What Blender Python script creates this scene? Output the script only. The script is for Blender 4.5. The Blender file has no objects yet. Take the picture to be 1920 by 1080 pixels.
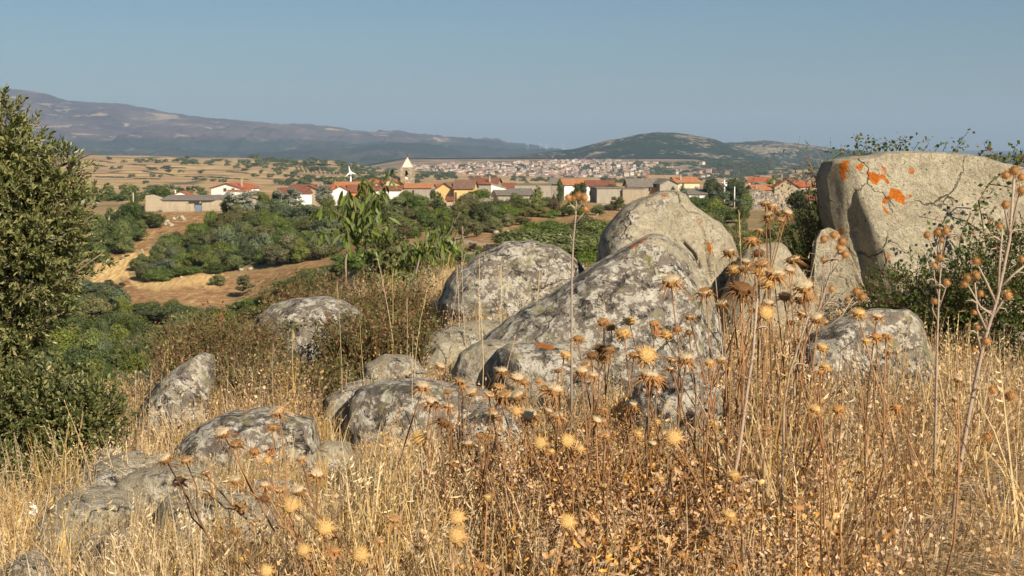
import bpy, math, random
import numpy as np
from mathutils import Vector, Matrix

# ------------------------------------------------------------------ camera, sky, sun, exposure
SC = bpy.context.scene
COL = SC.collection
F = 2637.0                                   # focal length in photo pixels (1920 wide)
PITCH = math.atan(250.0 / F)
SP, CP = math.sin(PITCH), math.cos(PITCH)

cam_d = bpy.data.cameras.new('camera')
cam = bpy.data.objects.new('camera', cam_d)
COL.objects.link(cam)
cam_d.sensor_width = 36.0
cam_d.lens = 36.0 * F / 1920.0
cam_d.clip_start = 0.05
cam_d.clip_end = 60000
cam.location = (0, 0, 0)
cam.rotation_euler = (math.radians(90) - PITCH, 0, 0)
cam_d.dof.use_dof = True
cam_d.dof.focus_distance = 6.5
cam_d.dof.aperture_fstop = 18.0
SC.camera = cam

SUN_AZ, SUN_EL = math.radians(145), math.radians(34)     # azimuth clockwise from +Y (view direction)
sun_dir = Vector((math.sin(SUN_AZ) * math.cos(SUN_EL), math.cos(SUN_AZ) * math.cos(SUN_EL), math.sin(SUN_EL)))
W = bpy.data.worlds.new('World'); SC.world = W; W.use_nodes = True
wn, wl = W.node_tree.nodes, W.node_tree.links
wn.clear()
sky = wn.new('ShaderNodeTexSky'); sky.sky_type = 'NISHITA'; sky.sun_disc = False
sky.sun_elevation = SUN_EL; sky.sun_rotation = SUN_AZ
sky.altitude = 400; sky.air_density = 1.0; sky.dust_density = 1.2; sky.ozone_density = 2.0
hs = wn.new('ShaderNodeMixRGB'); hs.blend_type = 'MULTIPLY'; hs.inputs[0].default_value = 1.0
hs.inputs[2].default_value = (0.315, 0.375, 0.415, 1)
bg = wn.new('ShaderNodeBackground'); bg.inputs[1].default_value = 0.10
wo = wn.new('ShaderNodeOutputWorld')
wl.new(sky.outputs[0], hs.inputs[1]); wl.new(hs.outputs[0], bg.inputs[0]); wl.new(bg.outputs[0], wo.inputs[0])

sd = bpy.data.lights.new('sun', 'SUN'); sd.energy = 5.0; sd.angle = math.radians(0.53); sd.color = (1.0, 0.87, 0.69)
sun = bpy.data.objects.new('sun', sd); COL.objects.link(sun)
sun.rotation_euler = sun_dir.to_track_quat('Z', 'Y').to_euler()
sun.location = sun_dir * 50

SC.view_settings.view_transform = 'Standard'
SC.view_settings.look = 'None'
SC.view_settings.gamma = 1.0
SC.view_settings.use_curve_mapping = False
SC.view_settings.exposure = 0.76
SC.render.engine = 'CYCLES'
cy = SC.cycles
cy.max_bounces = 5; cy.diffuse_bounces = 3; cy.glossy_bounces = 2; cy.transmission_bounces = 3
cy.transparent_max_bounces = 6; cy.volume_bounces = 0
cy.use_denoising = True
cy.caustics_reflective = False; cy.caustics_refractive = False
HAZE_DENSITY = 7.0e-5

rnd = random.Random(7)
rng = np.random.default_rng(11)

# ------------------------------------------------------------------ helpers
def pt(px, py, Y):
    """the point at forward distance Y seen at photo pixel (px, py)"""
    u = (px - 960.0) / F; v = (540.0 - py) / F
    k = CP + v * SP
    return Vector((Y * u / k, Y, Y * (-SP + v * CP) / k))

def slope_of(py):
    v = (540.0 - np.asarray(py, float)) / F
    return (-SP + v * CP) / (CP + v * SP)

def proj(x, y, z):
    """photo pixel of world points (arrays)"""
    d = y * CP - z * SP
    d = np.where(np.abs(d) < 1e-6, 1e-6, d)
    return 960 + F * x / d, 540 - F * (y * SP + z * CP) / d

def _hash(ix, iy, s):
    h = (ix.astype(np.int64) * 374761393 + iy.astype(np.int64) * 668265263 + s * 974634777) & 0xffffffff
    h = ((h ^ (h >> 13)) * 1274126177) & 0xffffffff
    return ((h ^ (h >> 16)) & 0xffff) / 65535.0

def vnoise(x, y, s=0):
    x = np.asarray(x, float); y = np.asarray(y, float)
    ix = np.floor(x); iy = np.floor(y); fx = x - ix; fy = y - iy
    fx = fx * fx * (3 - 2 * fx); fy = fy * fy * (3 - 2 * fy)
    a = _hash(ix, iy, s); b = _hash(ix + 1, iy, s); c = _hash(ix, iy + 1, s); d = _hash(ix + 1, iy + 1, s)
    return (a * (1 - fx) + b * fx) * (1 - fy) + (c * (1 - fx) + d * fx) * fy

def fbm(x, y, s=0, o=4, g=0.5):
    t = 0; a = 1; n = 0
    for k in range(o):
        t = t + a * vnoise(x * 2 ** k, y * 2 ** k, s + k * 17); n += a; a *= g
    return t / n - 0.5

def noise3(x, y, z, s=0, o=3):
    return (fbm(x + 3.1, y + 1.7, s, o) + fbm(y + 7.3, z - 2.2, s + 5, o) + fbm(z + 4.4, x - 5.1, s + 9, o)) / 1.7

def in_poly(px, py, poly):
    px = np.asarray(px, float); py = np.asarray(py, float)
    r = np.zeros(np.broadcast(px, py).shape, bool)
    n = len(poly)
    for i in range(n):
        x1, y1 = poly[i]; x2, y2 = poly[(i + 1) % n]
        c = ((y1 > py) != (y2 > py)) & (px < (x2 - x1) * (py - y1) / ((y2 - y1) if y2 != y1 else 1e-9) + x1)
        r ^= c
    return r

def mesh(name, V, Fc, mat=None, smooth=False, attrs=None):
    """V (n,3), Fc (m,k) array or list of arrays/lists"""
    me = bpy.data.meshes.new(name)
    V = np.asarray(V, np.float32)
    if isinstance(Fc, np.ndarray):
        k = Fc.shape[1]
        me.vertices.add(len(V)); me.vertices.foreach_set('co', V.ravel())
        me.loops.add(Fc.size); me.loops.foreach_set('vertex_index', Fc.astype(np.int32).ravel())
        me.polygons.add(len(Fc)); me.polygons.foreach_set('loop_start', np.arange(0, Fc.size, k, dtype=np.int32))
    else:
        me.from_pydata([tuple(v) for v in V.tolist()], [], [tuple(int(i) for i in f) for f in Fc])
    if smooth is True:
        me.polygons.foreach_set('use_smooth', np.ones(len(me.polygons), bool))
    me.update(calc_edges=True)
    if attrs:
        for an, (ty, arr) in attrs.items():
            a = me.attributes.new(an, ty, 'POINT')
            if ty == 'FLOAT': a.data.foreach_set('value', np.asarray(arr, np.float32).ravel())
            elif ty == 'FLOAT_COLOR': a.data.foreach_set('color', np.asarray(arr, np.float32).ravel())
            elif ty == 'FLOAT_VECTOR': a.data.foreach_set('vector', np.asarray(arr, np.float32).ravel())
    if mat is not None:
        for m in (mat if isinstance(mat, (list, tuple)) else [mat]): me.materials.append(m)
    return me

def link(name, data, parent=None, loc=None):
    o = bpy.data.objects.new(name, data)
    COL.objects.link(o)
    if parent is not None: o.parent = parent
    if loc is not None: o.location = loc
    return o

def tag(o, label=None, cat=None, group=None, kind=None):
    if label: o['label'] = label
    if cat: o['category'] = cat
    if group: o['group'] = group
    if kind: o['kind'] = kind
    return o

def empty(name, loc, rz=0):
    o = link(name, None, None, loc); o.rotation_euler = (0, 0, rz); o.empty_display_size = 0.1
    return o

class MB:
    """collects simple shapes into one mesh"""
    def __init__(s): s.v = []; s.f = []; s.mi = []
    def add(s, V, Fc, mi=0):
        b = len(s.v); s.v += [tuple(v) for v in V]
        for f in Fc: s.f.append(tuple(i + b for i in f)); s.mi.append(mi)
    def box(s, c, d, rz=0, mi=0):
        x, y, z = d[0] / 2, d[1] / 2, d[2] / 2
        ca, sa = math.cos(rz), math.sin(rz)
        V = []
        for sx, sy, sz in ((-1,-1,-1),(1,-1,-1),(1,1,-1),(-1,1,-1),(-1,-1,1),(1,-1,1),(1,1,1),(-1,1,1)):
            a, b = sx * x, sy * y
            V.append((c[0] + a * ca - b * sa, c[1] + a * sa + b * ca, c[2] + sz * z))
        s.add(V, [(0,3,2,1),(4,5,6,7),(0,1,5,4),(1,2,6,5),(2,3,7,6),(3,0,4,7)], mi)
    def tube(s, pts, rad, n=5, mi=0, cap=True):
        pts = [Vector(p) for p in pts]; m = len(pts)
        if not hasattr(rad, '__len__'): rad = [rad] * m
        V = []; Fc = []
        ref = Vector((0.31, 0.17, 0.93))
        for i, p in enumerate(pts):
            t = (pts[min(i + 1, m - 1)] - pts[max(i - 1, 0)]).normalized()
            a = t.cross(ref)
            if a.length < 1e-3: a = t.cross(Vector((1, 0, 0)))
            a.normalize(); b = t.cross(a)
            for k in range(n):
                th = 2 * math.pi * k / n
                V.append(p + (a * math.cos(th) + b * math.sin(th)) * rad[i])
        for i in range(m - 1):
            for k in range(n):
                k2 = (k + 1) % n
                Fc.append((i * n + k, i * n + k2, (i + 1) * n + k2, (i + 1) * n + k))
        if cap:
            Fc.append(tuple(range(n - 1, -1, -1))); Fc.append(tuple((m - 1) * n + k for k in range(n)))
        s.add(V, Fc, mi)
    def data(s, name, mats, smooth=False):
        me = bpy.data.meshes.new(name)
        me.from_pydata(s.v, [], s.f)
        for m in (mats if isinstance(mats, (list, tuple)) else [mats]): me.materials.append(m)
        if any(s.mi): me.polygons.foreach_set('material_index', s.mi)
        if smooth: me.polygons.foreach_set('use_smooth', [True] * len(me.polygons))
        me.update()
        return me
    def build(s, name, mats, parent=None, smooth=False, loc=None):
        return link(name, s.data(name, mats, smooth), parent, loc)

def part_of(px, py, x0, x1, y0, y1, rows=3):
    """where something stands within its patch, in words"""
    c = ['far left', 'left', 'middle', 'right', 'far right'][min(4, max(0, int((px - x0) / (x1 - x0 + 1e-6) * 5)))]
    if rows == 1: return c
    r_ = ['upper', 'central', 'lower'][min(2, max(0, int((py - y0) / (y1 - y0 + 1e-6) * 3)))]
    return r_ + ' ' + c

# ------------------------------------------------------------------ node helpers
def new_mat(name, rough=0.9, spec=0.25):
    m = bpy.data.materials.new(name); m.use_nodes = True
    nt = m.node_tree; b = nt.nodes['Principled BSDF']
    b.inputs['Roughness'].default_value = rough
    b.inputs['Specular IOR Level'].default_value = spec
    return m, nt, b

def N(nt, ty, **kw):
    n = nt.nodes.new(ty)
    for k, v in kw.items():
        if k in n.inputs: n.inputs[k].default_value = v
        else: setattr(n, k, v)
    return n

def noise_n(nt, vec, scale, detail=4, rough=0.55, dist=0.0):
    n = nt.nodes.new('ShaderNodeTexNoise')
    n.inputs['Scale'].default_value = scale; n.inputs['Detail'].default_value = detail
    n.inputs['Roughness'].default_value = rough; n.inputs['Distortion'].default_value = dist
    if vec is not None: nt.links.new(vec, n.inputs['Vector'])
    return n.outputs['Fac']

def vor_n(nt, vec, scale, out='Distance', feature='F1', rand=1.0):
    n = nt.nodes.new('ShaderNodeTexVoronoi'); n.feature = feature
    n.inputs['Scale'].default_value = scale; n.inputs['Randomness'].default_value = rand
    if vec is not None: nt.links.new(vec, n.inputs['Vector'])
    return n.outputs[out]

def ramp(nt, fac, stops, interp='LINEAR'):
    n = nt.nodes.new('ShaderNodeValToRGB'); n.color_ramp.interpolation = interp
    e = n.color_ramp.elements
    while len(e) < len(stops): e.new(0.5)
    for i, (p, c) in enumerate(stops):
        e[i].position = p
        c = (c, c, c) if not hasattr(c, '__len__') else c
        e[i].color = (c[0], c[1], c[2], 1)
    nt.links.new(fac, n.inputs[0])
    return n.outputs[0]

def mix(nt, fac, a, b, mode='MIX'):
    n = nt.nodes.new('ShaderNodeMixRGB'); n.blend_type = mode
    for i, v in ((0, fac), (1, a), (2, b)):
        if isinstance(v, (int, float)): n.inputs[i].default_value = v
        elif isinstance(v, (tuple, list)): n.inputs[i].default_value = (v[0], v[1], v[2], 1)
        else: nt.links.new(v, n.inputs[i])
    return n.outputs[0]

def mathn(nt, op, a, b=None, clamp=False):
    n = nt.nodes.new('ShaderNodeMath'); n.operation = op; n.use_clamp = clamp
    for i, v in ((0, a), (1, b)):
        if v is None: continue
        if isinstance(v, (int, float)): n.inputs[i].default_value = v
        else: nt.links.new(v, n.inputs[i])
    return n.outputs[0]

def attr(nt, name, out='Fac'):
    n = nt.nodes.new('ShaderNodeAttribute'); n.attribute_name = name
    return n.outputs[out]

def obj_co(nt, scale=(1, 1, 1)):
    t = nt.nodes.new('ShaderNodeTexCoord'); mp = nt.nodes.new('ShaderNodeMapping')
    mp.inputs['Scale'].default_value = scale
    nt.links.new(t.outputs['Object'], mp.inputs['Vector'])
    return mp.outputs[0]

def geo_co(nt, scale=(1, 1, 1)):
    t = nt.nodes.new('ShaderNodeNewGeometry'); mp = nt.nodes.new('ShaderNodeMapping')
    mp.inputs['Scale'].default_value = scale
    nt.links.new(t.outputs['Position'], mp.inputs['Vector'])
    return mp.outputs[0]

def bump(nt, b, h, dist, strength=1.0):
    n = nt.nodes.new('ShaderNodeBump'); n.inputs['Distance'].default_value = dist
    n.inputs['Strength'].default_value = strength
    nt.links.new(h, n.inputs['Height']); nt.links.new(n.outputs[0], b.inputs['Normal'])

def plain(name, c, rough=0.9, var=0.15, scale=3.0, spec=0.2, rand=0.0, stain=0.0):
    """plain paint/plaster with uneven tone; rand = variation per object"""
    m, nt, b = new_mat(name, rough, spec)
    co = obj_co(nt)
    n = noise_n(nt, co, scale, 5, 0.65)
    col = mix(nt, n, tuple(x * (1 - var) for x in c), tuple(min(1, x * (1 + var)) for x in c))
    if stain:
        n2 = noise_n(nt, obj_co(nt, (1.5, 1.5, 0.35)), 1.3, 5, 0.7)
        col = mix(nt, mathn(nt, 'MULTIPLY', ramp(nt, n2, [(0.42, 0), (0.68, 1)]), stain), col, tuple(x * 0.55 for x in c))
    if rand:
        oi = nt.nodes.new('ShaderNodeObjectInfo')
        hv = nt.nodes.new('ShaderNodeHueSaturation')
        nt.links.new(mathn(nt, 'ADD', mathn(nt, 'MULTIPLY', oi.outputs['Random'], rand), 1 - rand / 2), hv.inputs['Value'])
        r2 = mathn(nt, 'FRACT', mathn(nt, 'MULTIPLY', oi.outputs['Random'], 7.31))
        nt.links.new(mathn(nt, 'ADD', mathn(nt, 'MULTIPLY', r2, rand * 0.12), 0.5 - rand * 0.06), hv.inputs['Hue'])
        nt.links.new(col, hv.inputs['Color']); col = hv.outputs[0]
    nt.links.new(col, b.inputs['Base Color'])
    return m
# ------------------------------------------------------------------ terrain: heights from one table of columns
PXS = np.array([-500, 0, 120, 250, 400, 600, 750, 900, 1100, 1300, 1500, 1750, 1900, 2400], float)
YS = np.array([2.5, 5, 6.5, 8, 9.5, 11, 12.5, 14, 18, 25, 35, 60, 90, 125, 160, 200, 240, 270, 300, 345, 450, 700, 1000, 1500, 2000, 2500, 3500, 6000, 15000], float)
#          2.5   5    6.5   8    9.5   11   12.5  14   18    25   35   60   90   125  160  200  240  270  300  345  450  700  1000 1500 2000 2500 3500 6000 15000
TAB = {
 -500:  [2030,1210,1080,1010,1000,1020,1050,1080,1120,1100,1060,1000, 930, 820, 730, 620, 510, 440, 402, 388, 379, 370, 358, 338, 312, 292, 310, 312, 296],
 0:     [2030,1180,1050, 950, 905, 930, 980,1020,1090,1080,1050, 990, 920, 815, 728, 615, 505, 437, 400, 387, 379, 369, 357, 336, 309, 290, 310, 312, 296],
 120:   [2030,1165,1025, 915, 870, 890, 950,1000,1070,1070,1045, 985, 915, 812, 725, 612, 502, 434, 398, 387, 379, 368, 357, 336, 308, 290, 310, 312, 296],
 250:   [2030,1150,1000, 868, 790, 800, 870, 950,1050,1060,1040, 975, 900, 800, 715, 602, 495, 430, 396, 386, 379, 368, 357, 337, 309, 291, 310, 312, 296],
 400:   [2030,1140, 985, 830, 735, 660, 680, 760, 940,1010,1010, 950, 870, 770, 690, 590, 480, 425, 395, 386, 379, 367, 357, 338, 312, 296, 312, 312, 296],
 600:   [2030,1135, 975, 820, 715, 640, 600, 590, 640, 750, 800, 760, 700, 640, 590, 520, 455, 418, 394, 385, 377, 366, 356, 340, 314, 300, 313, 312, 296],
 750:   [2030,1130, 970, 815, 705, 630, 575, 545, 540, 550, 570, 560, 525, 500, 480, 450, 425, 408, 390, 380, 372, 362, 353, 343, 330, 320, 316, 312, 296],
 900:   [2030,1130, 970, 812, 700, 630, 580, 550, 530, 535, 545, 530, 500, 480, 455, 432, 415, 402, 385, 376, 369, 360, 352, 344, 336, 330, 318, 312, 296],
 1100:  [2030,1130, 970, 812, 700, 635, 590, 560, 545, 550, 560, 535, 500, 475, 450, 430, 412, 398, 380, 373, 367, 360, 352, 345, 338, 332, 320, 312, 296],
 1300:  [2030,1140, 975, 815, 705, 640, 600, 580, 590, 620, 640, 620, 580, 545, 500, 455, 425, 405, 390, 379, 369, 361, 353, 346, 340, 335, 320, 312, 296],
 1500:  [2030,1150, 985, 825, 715, 645, 605, 590, 610, 650, 670, 640, 590, 540, 490, 450, 420, 402, 388, 379, 369, 361, 353, 346, 340, 335, 320, 312, 296],
 1750:  [2030,1155, 995, 835, 725, 655, 610, 585, 590, 640, 660, 630, 580, 530, 485, 447, 420, 402, 388, 379, 369, 361, 353, 346, 340, 335, 320, 312, 296],
 1900:  [2030,1155, 995, 840, 728, 655, 610, 585, 580, 620, 650, 630, 580, 530, 485, 447, 420, 402, 388, 379, 369, 361, 353, 346, 340, 335, 320, 312, 296],
 2400:  [2030,1155, 995, 840, 728, 655, 610, 585, 575, 600, 630, 620, 580, 530, 485, 447, 420, 402, 388, 379, 369, 361, 353, 346, 340, 335, 320, 312, 296],
}
TM = np.array([TAB[int(p)] for p in PXS], float)            # rows = columns of the photo
LY = np.log(YS)

def _catmull(tab, xs, q):
    """cubic (monotone-ish) interpolation along axis 1 of tab at positions q"""
    return None

def table_py(px, Y):
    px = np.clip(px, PXS[0], PXS[-1] - 1e-3); ly = np.clip(np.log(np.maximum(Y, 0.5)), LY[0], LY[-1] - 1e-6)
    i = np.clip(np.searchsorted(PXS, px, side='right') - 1, 0, len(PXS) - 2)
    j = np.clip(np.searchsorted(LY, ly, side='right') - 1, 0, len(LY) - 2)
    s = (px - PXS[i]) / (PXS[i + 1] - PXS[i]); s = s * s * (3 - 2 * s)
    t = (ly - LY[j]) / (LY[j + 1] - LY[j])
    def row(ii):                                             # cubic Hermite with limited slopes
        p1 = TM[ii, j]; p2 = TM[ii, j + 1]
        p0 = TM[ii, np.maximum(j - 1, 0)]; p3 = TM[ii, np.minimum(j + 2, len(LY) - 1)]
        h0 = LY[j] - LY[np.maximum(j - 1, 0)] + 1e-9; h1 = LY[j + 1] - LY[j]; h2 = LY[np.minimum(j + 2, len(LY) - 1)] - LY[j + 1] + 1e-9
        d0 = (p1 - p0) / h0; d1 = (p2 - p1) / h1; d2 = (p3 - p2) / h2
        m1 = np.where(d0 * d1 > 0, 2 * d0 * d1 / (d0 + d1 + 1e-12), 0) * h1
        m2 = np.where(d1 * d2 > 0, 2 * d1 * d2 / (d1 + d2 + 1e-12), 0) * h1
        t2 = t * t; t3 = t2 * t
        return (2*t3 - 3*t2 + 1) * p1 + (t3 - 2*t2 + t) * m1 + (-2*t3 + 3*t2) * p2 + (t3 - t2) * m2
    return row(i) * (1 - s) + row(i + 1) * s

def ground(x, y):
    x = np.asarray(x, float); y = np.asarray(y, float)
    r = np.hypot(x, y); az = np.arctan2(x, y)
    azc = np.clip(az, -0.5, 0.5)
    Y = r * np.cos(azc)
    px = 960 + F * np.tan(azc) * CP
    py = table_py(px, np.maximum(Y, 2.5))
    for _ in range(2):
        v = (540 - py) / F
        px = 960 + F * np.tan(azc) * (CP + v * SP)
        py = table_py(px, np.maximum(Y, 2.5))
    z = slope_of(py) * np.maximum(Y, 2.5)
    # behind and beside the camera: the knoll goes on, then the land falls gently
    back = np.clip((np.abs(az) - 0.6) / 0.6, 0, 1)
    zb = -1.68 - 0.02 * np.clip(r - 5, 0, 400) - 0.004 * np.clip(r - 400, 0, 20000)
    z = z * (1 - back) + zb * back
    amp = np.clip(r * 0.008, 0.03, 0.9) * np.where(r > 3000, 0.0, 1.0)
    wl_ = np.clip(r * 0.12, 0.6, 1e9)
    z = z + fbm(x * 1.3, y * 1.3, 3, 3) * 0.10 * np.clip(1 - r / 40, 0, 1)
    z = z + fbm(x / 9.0, y / 9.0, 8, 4) * np.clip((r - 20) / 60, 0, 1) * 1.3 * np.clip(1 - r / 3000, 0, 1)
    z = z + fbm(x / 160.0, y / 160.0, 21, 4) * np.clip((r - 500) / 600, 0, 1) * 5.0 * np.clip(1 - r / 9000, 0, 1)
    return z

def gz(x, y): return float(ground(np.array([x]), np.array([y]))[0])

# where the ground shows at a photo pixel: first hit along the ray
def hit(px, py, y0=3.0, y1=3000.0):
    u = (px - 960.0) / F; v = (540.0 - py) / F; k = CP + v * SP
    Y = np.exp(np.linspace(math.log(y0), math.log(y1), 900))
    x = Y * u / k; z = Y * (-SP + v * CP) / k
    g = ground(x, Y)
    w = np.nonzero(z <= g)[0]
    if len(w) == 0: return None
    i = w[0]
    return Vector((x[i], Y[i], g[i]))

# ---- mesh: polar grid, fine in view, coarse behind
az = np.concatenate([np.linspace(-math.pi, -0.46, 50, endpoint=False), np.linspace(-0.46, 0.46, 470, endpoint=False), np.linspace(0.46, math.pi, 50, endpoint=False)])
rr = np.concatenate([np.exp(np.linspace(math.log(0.7), math.log(30), 150, endpoint=False)), np.exp(np.linspace(math.log(30), math.log(450), 190, endpoint=False)), np.exp(np.linspace(math.log(450), math.log(16000), 100))])
AZ, RR = np.meshgrid(az, rr)
GX, GY = RR * np.sin(AZ), RR * np.cos(AZ)
GZ = ground(GX, GY)
na, nr = len(az), len(rr)
V = np.stack([GX.ravel(), GY.ravel(), GZ.ravel()], 1)
ii, jj = np.meshgrid(np.arange(nr - 1), np.arange(na), indexing='ij')
j2 = (jj + 1) % na
Q = np.stack([ii * na + jj, ii * na + j2, (ii + 1) * na + j2, (ii + 1) * na + jj], -1).reshape(-1, 4)[:, ::-1]
c0 = len(V); V = np.vstack([V, [[0, 0, float(GZ[0].mean())]]])

PX, PY = proj(V[:, 0], V[:, 1], V[:, 2])
front = V[:, 1] > 0.5
dist = np.hypot(V[:, 0], V[:, 1])
# ground cover: R = golden straw, G = red-brown weeds, B = bare pale earth (a map of the real patches)
cov = np.zeros((len(V), 4), np.float32); cov[:, 3] = 1
wob = fbm(V[:, 0] / 6, V[:, 1] / 6, 41, 4) * 30
def patch(poly, ch, val=1.0, dmin=25, dmax=1e9):
    k = in_poly(PX + wob * 0.8, PY + wob * 0.35, poly) & front & (dist > dmin) & (dist < dmax)
    cov[k, ch] = val
patch([(130, 545), (150, 510), (225, 480), (285, 470), (262, 500), (200, 545)], 0)
patch([(120, 560), (165, 535), (200, 545), (140, 600)], 0, 0.8)
patch([(230, 525), (330, 515), (420, 515), (540, 500), (640, 470), (700, 440), (660, 480), (560, 520), (500, 560), (380, 585), (235, 580)], 1, 0.8)
patch([(240, 522), (420, 512), (400, 535), (260, 545)], 0, 0.8)
patch([(180, 480), (230, 440), (270, 400), (430, 395), (400, 440), (290, 440), (270, 490), (200, 500)], 1, 0.9)
patch([(240, 600), (310, 595), (305, 615), (250, 615)], 1, 0.4)
patch([(640, 440), (680, 385), (1180, 380), (1150, 450), (950, 480), (760, 480)], 1, 0.8)
patch([(740, 530), (800, 480), (900, 470), (840, 530), (780, 545)], 2, 0.8)
patch([(860, 447), (905, 455), (980, 468), (970, 476), (900, 462), (850, 452)], 2, 1)
patch([(1320, 440), (1400, 425), (1460, 440), (1400, 470), (1330, 465)], 1, 0.9)
k = front & (dist < 9) & (PX > 1560) & (PY > 860 + (1920 - PX) * 0.45 + wob)
cov[k, 2] = 0.9

m_ground, nt, b = new_mat('dry_ground', 0.95, 0.1)
co = geo_co(nt)
n1 = noise_n(nt, co, 0.9, 6, 0.65); n2 = noise_n(nt, co, 9, 5, 0.7); n3 = noise_n(nt, co, 0.035, 6, 0.6)
straw = ramp(nt, n2, [(0.3, (0.17, 0.115, 0.055)), (0.55, (0.33, 0.24, 0.12)), (0.75, (0.47, 0.36, 0.2))])
scrub = ramp(nt, n1, [(0.3, (0.05, 0.05, 0.022)), (0.5, (0.13, 0.10, 0.045)), (0.7, (0.27, 0.19, 0.10))])
col = mix(nt, ramp(nt, n3, [(0.35, 0.2), (0.6, 0.85)]), scrub, straw)
sepc = nt.nodes.new('ShaderNodeSeparateColor'); nt.links.new(attr(nt, 'cover', 'Color'), sepc.inputs[0])
gold = ramp(nt, noise_n(nt, geo_co(nt, (1.6, 0.25, 0.4)), 1.2, 7, 0.75), [(0.36, (0.31, 0.19, 0.08)), (0.5, (0.50, 0.34, 0.145)), (0.64, (0.66, 0.50, 0.24))])
redb = ramp(nt, noise_n(nt, co, 0.7, 7, 0.72), [(0.36, (0.12, 0.065, 0.03)), (0.48, (0.27, 0.15, 0.068)), (0.56, (0.33, 0.20, 0.095)), (0.64, (0.52, 0.37, 0.18))])
pale = ramp(nt, noise_n(nt, co, 4, 6, 0.7), [(0.3, (0.2, 0.155, 0.10)), (0.5, (0.36, 0.28, 0.18)), (0.7, (0.46, 0.38, 0.26))])
col = mix(nt, sepc.outputs[1], col, redb)
col = mix(nt, sepc.outputs[0], col, gold)
col = mix(nt, sepc.outputs[2], col, pale)
# far fields: golden stubble, brown pasture and grey-green scrub in long strips
geo = nt.nodes.new('ShaderNodeNewGeometry'); vl = nt.nodes.new('ShaderNodeVectorMath'); vl.operation = 'LENGTH'
nt.links.new(geo.outputs['Position'], vl.inputs[0])
far = ramp(nt, mathn(nt, 'MULTIPLY', vl.outputs['Value'], 1 / 1500.0), [(0.24, 0), (0.40, 1)])
cof = geo_co(nt, (0.0016, 0.0034, 0))
f1 = noise_n(nt, cof, 3.2, 5, 0.62, 0.5); f2 = noise_n(nt, geo_co(nt, (0.02, 0.035, 0)), 1, 6, 0.7)
fld = ramp(nt, f1, [(0.34, (0.14, 0.11, 0.06)), (0.42, (0.30, 0.19, 0.10)), (0.48, (0.46, 0.31, 0.14)), (0.54, (0.54, 0.39, 0.18)), (0.60, (0.33, 0.21, 0.115)), (0.70, (0.47, 0.34, 0.18))])
fld = mix(nt, ramp(nt, f2, [(0.46, 0.0), (0.62, 0.6)]), fld, (0.18, 0.12, 0.07))
vv = vor_n(nt, geo_co(nt, (0.0035, 0.0065, 0)), 1.6, 'Distance', 'DISTANCE_TO_EDGE')
fld = mix(nt, ramp(nt, mathn(nt, 'ADD', vv, mathn(nt, 'MULTIPLY', f2, 0.04)), [(0.035, 0.85), (0.06, 0.0)]), fld, (0.07, 0.065, 0.035))
col = mix(nt, far, col, fld)
nt.links.new(col, b.inputs['Base Color'])
bump(nt, b, n2, 0.05)
me = mesh('ground', V, Q, m_ground, True, {'cover': ('FLOAT_COLOR', cov)})
tag(link('ground', me), kind='structure')

# ------------------------------------------------------------------ mountains and far hills
def range_mesh(name, prof, D, front_d, back_d, base_py, mat, nx=420, nt_=90, rough=0.12, seed=0, crest=1.5, ystretch=1.0):
    prof = np.array(prof, float)
    px = np.linspace(prof[0, 0], prof[-1, 0], nx)
    py = np.interp(px, prof[:, 0], prof[:, 1])
    py = np.convolve(np.pad(py, 4, 'edge'), np.ones(9) / 9, 'valid')
    py = py - crest * fbm(px / 14.0, px * 0, seed, 5) * 2
    crest_z = slope_of(py) * D
    cx = (px - 960) / F / CP * D
    base_z = float(slope_of(base_py)) * (D - front_d)
    t = np.linspace(-1, 1, nt_)
    T, X = np.meshgrid(t, cx, indexing='ij')
    CZ = np.broadcast_to(crest_z, T.shape)
    Yd = np.where(T < 0, D + T * front_d, D + T * back_d)
    Xw = X * (Yd / D)
    s = 1 - np.abs(T); prof_s = s * (0.65 + 0.35 * s)
    prof_s = np.where(T < 0, prof_s, np.clip(1 - T * T, 0, 1) * 0.98 + 0.02 * s)
    H = CZ - base_z
    sc = D / 9.0
    w = fbm(Xw / sc * 0.8, Yd / sc * 0.8, seed + 3, 3) * 1.2
    rid = 1 - np.abs(fbm(Xw / sc * 2.2 + w, Yd / sc * 1.2 * ystretch, seed + 5, 5) * 4)
    n = (rid - 0.6) * rough * D * 0.028 + fbm(Xw / sc * 12, Yd / sc * 12, seed + 9, 4) * rough * D * 0.012
    Z = base_z + H * prof_s + n * np.clip(4 * s * (1 - s) * 1.2, 0, 1)
    V = np.stack([Xw.ravel(), Yd.ravel(), Z.ravel()], 1)
    ii, jj = np.meshgrid(np.arange(nt_ - 1), np.arange(nx - 1), indexing='ij')
    Q = np.stack([ii * nx + jj, ii * nx + jj + 1, (ii + 1) * nx + jj + 1, (ii + 1) * nx + jj], -1).reshape(-1, 4)
    return tag(link(name, mesh(name, V, Q, mat, True)), kind='structure')

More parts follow.
